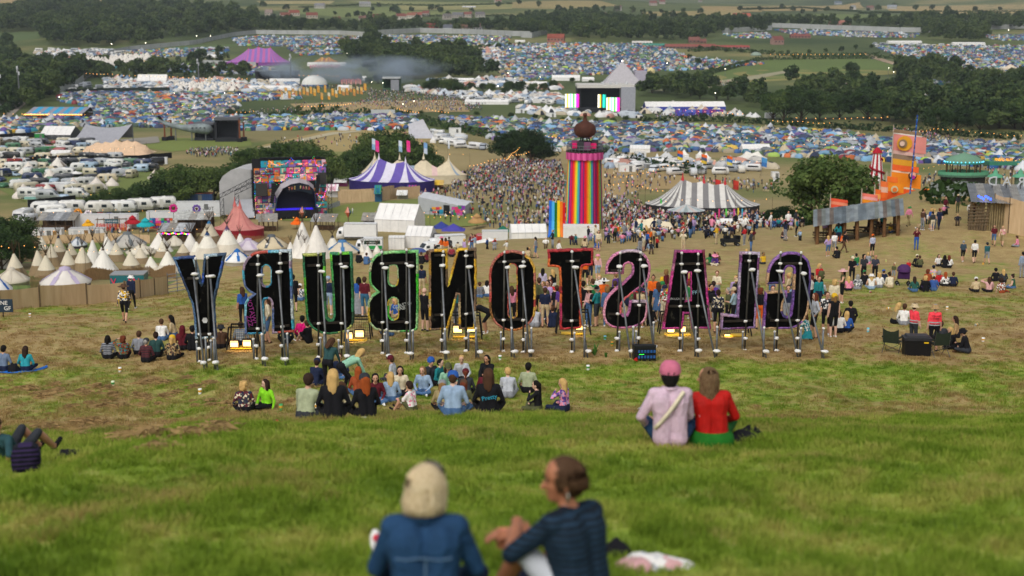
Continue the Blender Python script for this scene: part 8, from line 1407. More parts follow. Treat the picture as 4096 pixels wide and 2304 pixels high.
# ---------------------------------------------------------------- people one by one
PT="""244.3 413.5 cross 10 pat:cream+maroon+charcoal+navy L black T curly blond|curly-haired person in patterned knit jumper, leftmost of the ring
267 408.5 sideleg 150 lime L black T bob darkbrown|person in a lime green top sitting by the patterned jumper
305 422 hunch -15 sage L charcoal T short darkbrown|short-haired person in pale sage shirt, back turned, front of the ring
333.6 420 cross 5 black L black T long blond|long blond-haired person in black, back turned, front of the ring
350 411 hunch 80 cream L black T long brownhair|brown-haired person in a cream top leaning left
367.5 419.5 cross 25 black L black T long ginger cap:charcoal|ginger-haired person in black jacket and dark cap
375 403 cross 195 maroon L denim T long raven|dark-haired person facing us behind the ginger-haired one
314 387 hunch -25 navy L navy T short darkbrown cap:navy pack:navy|person in navy sitting left of the standing pair
329 391 bend -20 2a4a4a L black T long brownhair|standing person in dark green track top bending over the group
346 393 stoop -65 mint L black T long blond|person in a mint hoodie stooping low beside the green track top
341 378 cross 175 navy L denim T short brownhair|person in navy half hidden behind the mint hoodie
359 397 cross 10 rust S denim T long ginger|long auburn-haired person below the mint hoodie
395 382 cross 80 silver S charcoal T short brownhair cap:maroon|person in grey shirt and maroon cap facing left
400 394.5 cross 190 cream S black T long raven|dark-haired person with sunglasses on head facing us
391 402.5 cross 5 sky L denim T long blond|blond person in light blue top, back turned, mid ring
413 412.5 knees 65 pat:white+white+pink+white L olive S short darkbrown|person in white sweatshirt with pink sash and olive shorts
424 393.5 cross 170 sky L denim T long darkblond|blond person in pale blue top facing us
429 385 cross 215 charcoal L black T short blond beanie:blue|person in glasses and a blue pointed hat
437 385 cross 245 teal L black T short raven|dark-haired person in teal scarf facing right
462 380.5 cross 180 silver L black T pony blond|smiling person in pale grey sweatshirt facing us
488 381.5 knees 165 black L black T long raven|dark-haired person in black jacket, chin on hand
447 391 cross 200 mint S denim T bob darkbrown cap:olive|person in mint top with an olive cap
466 397 cross 5 charcoal L black T pony auburn cap:maroon|person in charcoal jacket and maroon cap, back turned
485.5 397 cross -5 maroon L khaki T short raven|short-haired person in maroon jumper, back turned
508 398 hunch 0 silver L grey T short blond|blond person in grey hoodie with a bag strap
527.5 393 cross -10 sage S black T short raven|dark-haired person in sage t-shirt, right end of the back row
442.7 412.5 cross 5 khaki S black T long darkblond cap:grey pack:black|person in grey-blue cap with black backpack
453 417.5 cross 0 sky S denim T short brownhair cap:blue|person in light blue shirt and blue cap, front row
463 411.5 cross -10 olive S denim T long auburn cap:brown|person in brown cap with long auburn hair
488.5 416 cross 0 black L black T long brownhair|person in black jacket with blue script, front of the ring
538.6 411.5 drinksit 75 black L olive T pony raven|person in black with dark bun smoking, facing left
565 411.5 drinksit 60 pat:lilac+pink+purple L navy T long blond|blond person wrapped in a purple shawl, right end of the ring
3 371.5 cross -10 6a7a94 L navy T short raven|person in grey-blue jumper cut by the left edge
25.5 371.5 cross 0 turquoise L navy T long darkbrown|long-haired person in a turquoise hoodie on the blue blanket
108 359.5 cross 5 pat:grey+charcoal L black T bob raven|person in grey striped jumper, left of the patchwork coat
124 359 handup 20 pat:rust+olive+maroon+teal L black T curly auburn|person in patchwork coat with arm raised
146 362.5 cross -5 pat:maroon+black L black T short greyhair cap:charcoal|person in black and red striped jumper and cap
156.5 357 cross 10 2a4a48 L black T bun darkbrown|person in dark green jacket beside the red stripes
139 355.5 cross 0 grey L black T short brownhair|person in grey behind the red striped jumper
172 360.5 cross -5 pat:tan+black+brown+khaki L black T bob blond cap:yellow|person in leopard print coat and yellow cap
183 350.5 cross 10 maroon L black T long redhair|dark red-haired person beside the leopard coat
192.5 350.5 cross 0 black L black T short raven cap:black|person in black jacket and cap beside the letter Y
161.5 341 hunch 5 white S denim T short brownhair|person in white t-shirt sitting on the slope left of the letters
175 337 cross 85 beige L denim T long raven|long dark-haired person in tan hoodie beside the white t-shirt
125 322.5 walk 5 pat:white+yellow+navy L black S short brownhair sunhat:brown|walker in blue, yellow and white banded jumper and brown hat
132 309.5 stroll -10 navy L black T short brownhair bucket:white|walker in navy and white bucket hat by the tan fence
202.4 349 cross 5 black S black T short raven|person in black t-shirt with orange print behind the letter Y
221.5 349 cross 10 brown L black T short brownhair bucket:charcoal|person in dark brown and bucket hat left of the flood cage
240.6 345.5 cross 0 pat:sky+white S navy T short brownhair|person in light checked shirt behind the flood cage
269 342.5 hip 100 cream L denim S long brownhair|long-haired person in cream top and denim shorts inside the letter R
286 343.5 cross 10 1f3440 L black T short raven|person in dark teal jacket sitting behind the letter R
302.6 340 cross 5 hotpink L black T short raven|person in a hot pink hoodie between the letters R and U
309.5 343 knees 60 black S black S short brownhair|person with bare legs and white trainers by the pink hoodie
294 312 stand 15 black S black S short raven|standing person in black t-shirt and shorts left of the letter U
300 301 cross 0 pat:silver+navy+white S denim T short brownhair cap:white|person in floral shirt and white cap sitting beyond the letter U
328.7 315 stand -20 navy L sky S short greyhair cap:sky|standing person in pale blue cap seen through the letter U
243 264.5 hunch 0 brown L black T curly darkbrown|person in brown sitting alone above the letter R
243.5 327 stand 40 blue S black T long brownhair|standing person in blue behind the left of the letter R
365 316.5 stand -15 maroon S 3a6a8a S short brownhair|person in maroon t-shirt left of the letter B
359.4 315 stand 5 blue S grey T bob raven skirt:long|person in blue top and long grey skirt by the maroon t-shirt
424.7 331 drink -40 black S black S bald brownhair|bald bearded person in black between the letters B and N
421.9 297 stand 10 navy S beige S short raven|person in navy polo with a canvas bag beyond the letter B
486.7 333 stoop 80 black S black S short raven|person in black with tattooed arms bending by the letter O
511.8 325 stand 20 pink N black T long brownhair|person in pink top seen through the letter O
519 322 stand 0 black S black S bald brownhair|shaven-headed person in black seen through the letter O
487 297 cross 0 white L denim T bob raven|person in white sweatshirt sitting beyond the letters N and O
480 298 cross 10 pat:grey+black S denim T short brownhair|person in grey stripes sitting beyond the letter N
390 336.5 knees 30 navy L denim T short brownhair|person in navy sitting behind the letter B
366 264.5 hunch -10 denim L denim T short brownhair|person in denim jacket in the far seated row above the letter B
358.8 263 hunch 0 black L black T short raven|person in black hoodie in the far seated row above the letter B
421.4 264 cross 5 black L black T short brownhair|person in black sitting above the gap of B and N
427.5 262.5 cross 0 maroon L black T bob brownhair|person in maroon sitting beside the one in black above N
451.7 257 cross 5 pat:navy+red L black T short brownhair|person in navy and red stripes sitting above the letter N
542.7 299 stand -10 pat:silver+lilac L grey S long raven|long dark-haired person in lilac hoodie left of the letter T
553 301 hip 40 black N white T long blond|blond person with sunglasses and black top left of the letter T
539 318 stand 0 olive L black T short brownhair|person in olive with a white tote left of the letter T
545 327.5 stand -10 navy S beige S short brownhair pack:black|person with black backpack and beige shorts left of the letter T
556.7 325 stand 10 black S charcoal T short brownhair|person in black t-shirt close to the letter T
551.6 312.5 cross 5 red L navy T bald brownhair|bald person in a red padded jacket
552.5 327.5 cross 0 navy S navy T short brownhair|person in navy t-shirt sitting beside the letter T
535 327.5 hunch 0 silver L grey T short blond|person in pale hoodie sitting between the letters O and T
585 285 walk 10 orange S black S bob brownhair|walker in an orange football shirt right of the letter T
590 282.5 walk -10 black S navy S short raven pack:charcoal|walker with black backpack beside the orange shirt
597.7 280 stroll 5 blush L sky S long blond bucket:pink pack:orange|walker in pink bucket hat with an orange bag
589 326 drink 120 blush L denim T bob brownhair sunhat:beige|person in pink blouse and straw hat right of the letter T
596.8 326.5 drink 60 teal S charcoal S short greyhair cap:black pack:black|person in teal t-shirt with black backpack
607 326.5 stand 0 denim L denim T curly darkblond beanie:rust|curly-haired person in denim jacket and orange beret
583 322 stand 0 black L black T short raven|person in black hugging the side of the letter T
592.6 316 stand 20 green L black T short brownhair|person in green sweater right of the letter T
614.5 319 stand -10 black S black T short brownhair|person in black t-shirt left of the letter S
664 324 drink 130 pat:green+red+white L cream S short brownhair cap:navy|person in red and green shirt holding yellow cups
657.8 322 stand 20 denim S denim S long brownhair skirt:short|long-haired person in a denim dress left of the letter A
650.8 326.5 cross 20 black S black T long raven|dark-haired person in black sitting right of the letter S
652.7 312 stand 170 orange S black T bun brownhair|person in orange holding a baby right of the letter S
643 302 stand 10 pat:mint+pink+white S denim T short brownhair|person in tie-dye t-shirt seen through the letter S
717.3 332.5 stand 5 pat:cream+black+navy L black S bun darkbrown|person in checked shirt with black shoulder bag
727.6 327 stand 100 olive L black T short greyhair|grey-haired person in olive jacket left of the letter L
733 328 drink 70 9ab4c0 S black T short brownhair cap:beige|person in pale blue t-shirt and beige cap
759.3 329 stand 0 black S orange S curly auburn|curly-haired person in black top and orange shorts
771.4 326 stand 180 black S black T short auburn|person in black facing us behind the letter G
787 327 stand 170 navy L grey T short brownhair|person in navy seen inside the letter G
805 339 kneel 60 pat:turquoise+white+teal S turquoise T bob brownhair skirt:mid|person kneeling in a turquoise patterned skirt
814 337.5 hip 100 silver L black S bob auburn|auburn-haired person in grey sweatshirt right of the letter G
825.4 334.5 drink 170 pat:black+charcoal+white S black S short brownhair|person in sunglasses and black floral shirt
832.9 337.5 stand 15 black N black S bob darkblond beanie:yellow|person in yellow bandana and black shorts, back turned
846 332.5 cross -15 blue L black T long blond pack:yellow|person in blue hoodie with an orange backpack
850.6 323 cross 0 black L black T short raven|person in black sitting behind the blue hoodie
839.4 332.5 cross 5 white S black T short brownhair pack:2a4a5a|person in white t-shirt leaning beside the blue hoodie
841.7 303 drink 90 olive N black S long raven sunhat:blush|person in straw hat and olive top with jacket over the arm
848.7 291.5 cross 0 pink L black T long blond|person in pale pink in the right-hand seated group
912.4 348 drink -60 hivis S charcoal S short brownhair bucket:beige|steward in pink vest and camouflage bucket hat
933 351.5 stand 0 hivis S black S short greyhair bucket:tan|steward in pink vest and brown trilby, back turned
893 323.5 hunch -80 khaki L black T long blond|blond person in khaki sitting left of the stewards
903.4 325.5 cross -20 white L grey T short brownhair|person in white hoodie behind the standing steward
955.5 349.5 hunch 80 black L black T bob blond|person in black hoodie sitting right of the stewards
957.6 338 cross 70 tan L black T long darkbrown|dark-haired person in tan sitting behind the black hoodie
968 353 hunch 60 black L charcoal S short raven bucket:black|person in black bucket hat, rightmost of the stewards' group
941 344 cross 0 charcoal L black T short brownhair|person in charcoal sitting between the stewards' chairs
827.7 256.5 hip 10 lilac L denim S long blond|walker in lilac top and denim shorts by the tin shelter
834 253 walk -10 white S grey S short brownhair pack:charcoal|walker in white t-shirt with backpack by the tin shelter
843.5 253 walk -90 black S brown T short raven pack:black|walker in black and brown trousers striding right
837.4 258.5 hunch 5 black S black T short raven|person in black sitting below the tin shelter
872 256.5 stand 15 pat:blue+white S black S short brownhair cap:orange|person in striped shirt and orange cap on the open slope
916 250 phone 170 maroon L blue T long brownhair|person in maroon top and blue jeans alone on the slope
962.6 262 stroll 0 3a4a58 S black S short greyhair|walker in slate t-shirt, left of the three at the right
974 263.2 stroll -5 white S black S short raven pack:black|walker in white t-shirt, middle of the three at the right
986.5 264 walk 5 2a5a60 L grey S short raven cap:charcoal|walker in teal hoodie with red bag, right of the three
993.5 245.5 walk 160 maroon S denim S long brownhair|walker in dark top and denim shorts by the tan fence
1002 246 walk 150 pat:cream+pink+tan S khaki S short blond|walker in floral shirt by the tan fence
1018 247 cross 60 pink L grey T short brownhair|person in pink sitting under the tan fence
856.3 266 handup 20 green L denim S short raven|person in bright green hoodie drinking on the slope
868 264.5 cross 0 grey L pink T short blond|child-sized person in grey beside the green hoodie
851.5 284 drink 170 black S black T short brownhair cap:cream|person in black polo and cream cap in the right group
863 282 drink 190 charcoal S black T curly raven|dark curly-haired person in black holding a yellow cup
874.5 281 drink 170 3a3c4a S black T bald brownhair|bald person in charcoal t-shirt holding a cup
857.8 290 cross 0 pat:charcoal+grey+white L grey T bob greyhair|person in grey waistcoat in the right group
864.8 285.5 cross 10 black L black T short darkbrown cap:green|person in black and green cap in the right group
871.4 289.5 cross -5 white N sky S long blond bucket:white|person in white vest and spotted bucket hat
879.5 288 cross 0 white L grey T bob blond|person in white hoodie in the right group
890.3 288 hunch 5 cream L beige T bun darkbrown|person in cream hoodie at the end of the right group
884 283.5 cross 10 navy S navy T short brownhair cap:blue|person in navy with a blue visor
893.4 280 stand 150 olive S grey S short brownhair s:.62|child in olive standing by the pushchair
908 276 stand 180 red S red S short brownhair s:.62|child in a red football shirt behind the pushchair
914.6 292 cross 0 2a5a50 L denim T long darkbrown|person in dark green with a cream shoulder bag
925.5 292 cross 0 black L black T curly blond pack:purple|blond person in black with purple bag
933.6 291 cross -5 3a5a9a S denim T short brownhair cap:beige|person in blue polo and beige cap
945.5 287 cross 0 pat:white+white+black L black T long ginger|long ginger-haired person in black and white top
953 287 cross -10 navy S black T short brownhair|person in navy t-shirt, right end of the second group
939.4 285 cross 5 red S denim T curly greyhair|grey-haired person in red top
933.6 279 cross 0 pat:pink+sky+yellow S black T short raven cap:navy|person in pink, yellow and blue t-shirt
928 284 cross 5 rust S black T curly auburn|auburn-haired person behind the blue polo
917 267 cross 0 black L black T short brownhair cap:cream|person in black and cream cap by the picnic rug
920 267.5 cross 5 olive L black T short brownhair|person in dark olive beside the cream cap
938 266 drinksit 180 white S black T long raven|long dark-haired person in white blouse facing us
949 268 cross -5 white L black T long auburn pack:black|person in white with a black backpack
944.8 268 cross 0 black L black T bob raven|person in black beside the black backpack
976 292.5 cross 0 beige S black T short brownhair cap:white|person in beige t-shirt with red print and white cap
988.8 293 handup -5 blush S black T long brownhair|person in dusty pink top with raised hand
1002 293.5 sideleg 10 pat:black+white+rust S rust T curly darkbrown|person in black floral shirt
995.8 282 cross 0 black L black T short raven beanie:black|hooded person in black in a folding chair at the right
1003.5 283 cross 0 charcoal L black T long blond|blond person in charcoal in a folding chair at the right
1014 289 cross 60 2a5a40 N denim T bun darkbrown|person in dark green top at the right edge
1021.7 278 stand 10 8a9ab0 L grey T short raven|person in grey-blue hoodie standing at the right edge"""
def run_people():
 for ln in PT.split('\n'):
  a,lab=ln.split('|');f=a.split();kw={}
  for e in f[10:]:
   k,v=e.split(':',1)
   if k in HATS:kw['hat']=k;kw['hatcol']=v
   elif k=='s':kw['s']=float(v)
   else:kw[k]=v
  person(gp(float(f[0]),float(f[1]),-.02),f[2],float(f[3]),lab,f[4],f[5],f[6],f[7],f[8],f[9],**kw)
run_people()
# more people on the slope behind, made up from what the photograph shows there
TOPS=['white','black','navy','grey','charcoal','cream','sky','blue','olive','pink','maroon','teal','red','lilac','beige','green','yellow','silver','brown','orange','purple','blush'];BOTS=['black','denim','navy','grey','beige','khaki','charcoal','olive','cream']
NICE={'sky':'pale blue','silver':'pale grey','blush':'dusty pink','cream':'cream','denim':'denim'}
def auto(n,region,place,sit,dens_y=1.0):
 xs=[p[0]for p in region];ys=[p[1]for p in region];k=0;tries=0;cl=[]
 while k<n and tries<n*40:
  tries+=1
  if cl and rnd.random()<.6:c=rnd.choice(cl);x=c[0]+rnd.gauss(0,3.5);y=c[1]+rnd.gauss(0,1.2)
  else:x,y=rnd.uniform(min(xs),max(xs)),rnd.uniform(min(ys),max(ys))
  if not inpoly(np.array([x]),np.array([y]),region)[0]or any(abs(x-q[0])<1.9 and abs(y-q[1])<.8 for q in cl):continue
  st=rnd.random()<sit;pose=rnd.choice(['cross','cross','hunch','knees','sideleg','drinksit','recline']if st else['stand','hip','drink','walk','stroll','stand','phone']);yaw=rnd.choice([0,10,-20,60,180,150,210,-70,30])+rnd.uniform(-15,15)
  top,bot=rnd.choice(TOPS),rnd.choice(BOTS);leg=rnd.choice('TTS');hair=rnd.choice(['short','long','bob','short','bun','pony','curly']);hc=rnd.choice(['blond','darkbrown','brownhair','raven','auburn','darkblond']);kw={};ex=''
  if rnd.random()<.3:h=rnd.choice(['cap','cap','bucket','sunhat','beanie']);hcol=rnd.choice(['white','navy','beige','black','pink','green']);kw['hat']=h;kw['hatcol']=hcol;ex=', %s %s'%(hcol,h.replace('bucket','bucket hat').replace('sunhat','sun hat'))
  if not st and rnd.random()<.3:kw['pack']=rnd.choice(['black','navy','charcoal','yellow','olive'])
  lab='%s person, %s top, %s %s%s, %s'%('seated' if st else 'walking' if pose in('walk','stroll')else 'standing',NICE.get(top,top),NICE.get(bot,bot),'trousers' if leg=='T' else 'shorts',ex,place)
  if lab in LABELS:continue
  cl.append((x,y));person(gp(x,y,-.02),pose,yaw,lab,top,rnd.choice('LSS'),bot,leg,hair,hc,group='people '+place,**kw);k+=1
auto(26,[(605,238),(640,236),(700,238),(770,230),(810,224),(812,236),(760,250),(690,252),(610,262),(600,250)],'above letters S and A',.35);auto(14,[(425,256),(500,252),(560,246),(600,246),(600,262),(520,266),(430,266)],'above letters N and O',.7);auto(14,[(820,238),(900,226),(912,222),(915,230),(860,242),(825,248)],'by the tin shelter',.5);auto(12,[(905,224),(960,212),(990,222),(975,232),(920,236)],'near the timber bar',.1);auto(10,[(680,262),(740,258),(770,256),(770,266),(690,272)],'above letters A and L',.85);auto(28,[(612,300),(700,298),(790,302),(800,326),(700,324),(625,326)],'behind letters S to L',.15);auto(20,[(570,305),(640,308),(640,328),(560,328)],'between letters T and S',.2);auto(10,[(395,316),(475,320),(480,330),(400,330)],'behind letters B and N',.4);auto(12,[(760,290),(850,288),(845,318),(770,320)],'beyond letter G',.45);auto(6,[(505,300),(560,300),(560,322),(520,324)],'behind letter O',.3)
# ---------------------------------------------------------------- the distant crowd
def crowd_protos():
 out=[];T,B,S_,H=amat('crowd_top','col',.9),amat('crowd_bottom','col2',.9),M_SKIN[SKINS[0]],amat('crowd_hair','col3',.9)
 for k in range(4):
  m=MB();d=.09 if k%2 else .02
  for s in(-1,1):m.tube([(s*.1,s*d,0),(s*.1,0,.85)],[.06,.09],5,1);m.tube([(s*.19,0,1.4),(s*.25,.05+.1*(k==2),1.1),(s*.2,.12 if k<2 else .25,.9 if k<3 else 1.2)],[.06,.05,.04],5,0)
  m.lathe([(.12,.82),(.17,.95),(.16,1.1),(.2,1.38),(.08,1.5)],n=7,sy=.62);m.ell((0,.01,1.63),(.09,.1,.12),2,7,5);m.ell((0,-.03,1.67),(.1,.1,.11),3,7,4);out.append(proto('figure',m.mesh('figure',[T,B,S_,H],True)))
 return out
CP=crowd_protos();CT=np.array([lin(c)for c in['e4e2de','15151a','1c2540','8a8d94','33363c','d8ccb0','93aac4','2c4a80','55583a','e08aa4','5c1a26','1f7a80','b8242a','b49ac8','15151a','2a2a30','e4e2de','2a2a34','1c2030']]);CB=np.array([lin(c)for c in['15151a','4a6a94','1c2540','8a8d94','c4b08c','2a2c30','5a4a3c']]);CH=np.array([lin(c)for c in['32221a','14110f','8a6a42','c8a468','4a3222','d8d4cc']])
def crowd(label,polys,keep=.6,seat=.2):
 Ps=[]
 for q,sp in polys:
  p=fpts(q,sp,.5);f=np.sin(p[:,0]*.35+np.sin(p[:,1]*.2))*np.sin(p[:,1]*.3+1.3*np.sin(p[:,0]*.17));Ps.append(p[rng.random(len(p))<keep+.45*f])
 P=np.concatenate(Ps);n=len(P);s=rng.uniform(.93,1.06,n);z=np.where(rng.random(n)<seat,.55,1.0)
 scatter('crowd',label,'crowd',P,rng.uniform(0,6.28,n),np.c_[s*1.05,s*1.05,s*z],CP,{'col':CT[rng.integers(0,len(CT),n)]*rng.uniform(.8,1.1,(n,1)),'col2':CB[rng.integers(0,len(CB),n)],'col3':CH[rng.integers(0,len(CH),n)]})
crowd('dense festival crowd filling the arena around the rainbow tower',[([(455,178),(475,168),(520,160),(560,162),(566,180),(566,196),(500,192),(450,190)],1.5),([(440,190),(500,190),(566,194),(566,236),(520,236),(490,228),(470,214),(470,205)],2.1),([(604,196),(640,205),(650,214),(690,218),(760,216),(775,222),(700,228),(640,236),(604,236),(602,215)],1.5),([(604,164),(680,180),(640,200),(604,200)],3.2),([(690,178),(770,184),(775,192),(760,194),(700,184)],2.6)],.62)
crowd('seated crowd along the brow of the slope',[([(608,242),(640,237),(700,233),(800,222),(806,229),(720,238),(625,244)],1.2),([(905,226),(940,214),(975,212),(985,222),(940,230)],1.6),([(640,240),(800,236),(830,246),(760,262),(650,262)],5.),([(560,244),(600,240),(620,240),(615,244),(565,247)],1.6),([(330,218),(390,214),(415,226),(340,230)],5.),([(425,256),(470,250),(560,245),(600,244),(600,248),(480,255),(430,260)],2.6)],.5,.8)
crowd('far crowd spread over the field below the white dome',[([(352,88),(400,92),(450,95),(490,98),(480,112),(430,111),(390,108),(350,104),(372,98)],2.6),([(290,103),(360,105),(400,110),(300,110)],5),([(256,84),(300,85),(370,88),(350,91),(280,87)],2.6)],.6,.1)
crowd('crowd before the aircraft set and along the meadow path',[([(182,152),(212,149),(238,150),(238,156),(196,158)],1.6),([(270,140),(330,136),(420,134),(425,146),(330,150)],5),([(230,113),(290,108),(300,113),(240,117)],4)],.6,.1)
crowd('crowd on the lane and decks at the right',[([(895,128),(920,132),(960,140),(1024,148),(1024,152),(950,145),(905,140),(890,132)],2.2),([(915,180),(950,172),(985,172),(1030,174),(1030,182),(960,186),(920,190)],2.4),([(900,66),(920,72),(870,60),(864,56)],5),([(655,116),(720,114),(730,118),(660,121)],2.6),([(905,94),(930,92),(940,96),(910,98)],3),([(688,80),(760,84),(730,88),(690,85)],4)],.6,.05)
crowd('people round the stalls beside the striped big top',[([(412,192),(436,186),(450,188),(450,198),(420,200)],2.2),([(110,232),(160,232),(160,236),(112,236)],1.6),([(425,214),(465,214),(480,224),(430,222)],2.6),([(330,216),(360,212),(400,212),(410,222),(340,224)],6)],.6,.1)
# ---------------------------------------------------------------- the four nearest people
def hero(label,loc,yaw,p,mats,hair,hcol,vox=.0085,extra=None,hands=True,slim=1.0,s=1.0):
 pr,J=bprims(p,slim=slim)
 pr=[q for q in pr if not(q[4]==SK and q[2]==.030)];sp=J['sp']
 pr=[(a,b,ra*1.1,rb*1.1,TO)if(lb==TH and ra==.108)else(a,b,ra*1.13,rb*1.13,lb)if lb in(TO,UA,FA)and slim>1 else(a,b,ra,rb,lb)for a,b,ra,rb,lb in pr]
 for k,sg in(('L',-1),('R',1)):
  w=J['wr'+k];d=(w-J['el'+k]).normalized();side=d.cross(Vector((0,0,1)));side=side.normalized()if side.length>.1 else Vector((1,0,0));up=side.cross(d)
  pr.append((w,w+d*.075,.028,.034,SK))
  for f in range(4):
   o=side*((f-1.5)*.0185);a=w+d*.08+o;L=(.068,.078,.074,.058)[f];b=a+d*L*.5-up*.006;c=b+(d*.55-up*.8)*L*.5;pr+=[(a,b,.0105,.0095,SK),(b,c,.0095,.008,SK)]
  a=w+d*.025+side*sg*-.03;b=a+d*.035+side*sg*-.028;pr+=[(a,b,.013,.011,SK),(b,b+d*.032-up*.008,.011,.009,SK)]
 me=fuse(pr,vox,3)
 for m in mats:me.materials.append(m)
 o=link('person',me,None,loc,R(yaw));o.scale=(s,)*3;tag(o,label,'person');hf=hfr(J)
 if hair:
  c=link('hair',hair,o);c.matrix_local=hf
  if hcol is None:sc2=HAIR['short'].copy();sc2.materials.clear();sc2.materials.append(hair.materials[0]);c=link('hair',sc2,o);c.matrix_local=hf
  if len(hair.materials)==0:hair.materials.append(hcol)
 f=link('face',FACE,o);f.matrix_local=hf
 return o,J,hf
def strands(name,shell,n,r,seed=1,w=.006):
 mb=MB();rr=random.Random(seed)
 for i in range(n):
  a=rr.random();jit=rr.gauss(0,.004);pts=[Vector(shell(a+rr.gauss(0,.01),t/6))+Vector((rr.gauss(0,.003),rr.gauss(0,.003),0))+Vector((jit,jit,0))for t in range(7)];ww=w*rr.uniform(.6,1.4);mb.tube(pts,[ww,ww*1.2,ww*1.2,ww*1.2,ww*1.1,ww*.9,ww*.3],4)
 return mb
def hair_mat(c0,c1,c2):
 k='hm'+c0
 m=bpy.data.materials.new('hair_'+c0);n,l=NT(m);b=n['Principled BSDF'];b.inputs['Roughness'].default_value=.7;b.inputs['Specular IOR Level'].default_value=.15;tc=n.new('ShaderNodeTexCoord');mp=n.new('ShaderNodeMapping');mp.inputs['Scale'].default_value=(60,60,3);z=n.new('ShaderNodeTexNoise');l.new(tc.outputs['Object'],mp.inputs[0]);l.new(mp.outputs[0],z.inputs[0]);l.new(ramp(n,l,z.outputs[0],[(.3,lin(c0)),(.5,lin(c1)),(.7,lin(c2))]),b.inputs['Base Color']);return m
def long_hair(length,spread,hm,n=420,seed=3,front=.35,thick=.115):
 def path(a,t):
  an=math.pi*(1.5+(a-.5)*2*(1-front));top=Vector((.01*math.cos(an),-.01+.01*math.sin(an),.135));r=thick
  if t<.45:u=t/.45;e=u*1.45;return(r*math.sin(e)*math.cos(an)*.92,-.012+r*math.sin(e)*math.sin(an),.03+(r-.005)*math.cos(e))
  u=(t-.45)/.55;q=r*(1+spread*u);return(q*math.cos(an)*.92,-.012+q*math.sin(an)-.02*u,.04-length*u)
 m=strands('hair',path,n,.1,seed,.0075);me=m.mesh('hair',hm,True);return me
def pcl(c0,c1,scale,direction='X',sharp=.5,rough=.85,bump=.3):
 m=bpy.data.materials.new('woven');n,l=NT(m);b=n['Principled BSDF'];b.inputs['Roughness'].default_value=rough;b.inputs['Specular IOR Level'].default_value=.2;tc=n.new('ShaderNodeTexCoord');w=n.new('ShaderNodeTexWave');w.wave_type='BANDS';w.bands_direction=direction;w.inputs['Scale'].default_value=scale;w.inputs['Distortion'].default_value=.4;l.new(tc.outputs['Object'],w.inputs[0])
 z=n.new('ShaderNodeTexNoise');z.inputs['Scale'].default_value=7;z.inputs['Detail'].default_value=5;z.inputs['Distortion'].default_value=.8;l.new(tc.outputs['Object'],z.inputs[0]);c=ramp(n,l,w.outputs[0],[(sharp-.15,lin(c0)),(sharp+.15,lin(c1))])
 mx=n.new('ShaderNodeMix');mx.data_type='RGBA';mx.blend_type='MULTIPLY';mx.inputs[0].default_value=1;l.new(c,mx.inputs[6]);l.new(ramp(n,l,z.outputs[0],[(.3,.72),(.7,1.1)]),mx.inputs[7]);l.new(mx.outputs[2],b.inputs['Base Color']);bp=n.new('ShaderNodeBump');bp.inputs['Strength'].default_value=bump*2;bp.inputs['Distance'].default_value=.05;l.new(z.outputs[0],bp.inputs['Height']);l.new(bp.outputs[0],b.inputs['Normal']);return m
SKM=mat('c08a6c',.5,.1,14,spec=.4);SKD=mat('a86e50',.5,.12,14,spec=.4);SKL=mat('cf9f88',.5,.1,14,spec=.4)
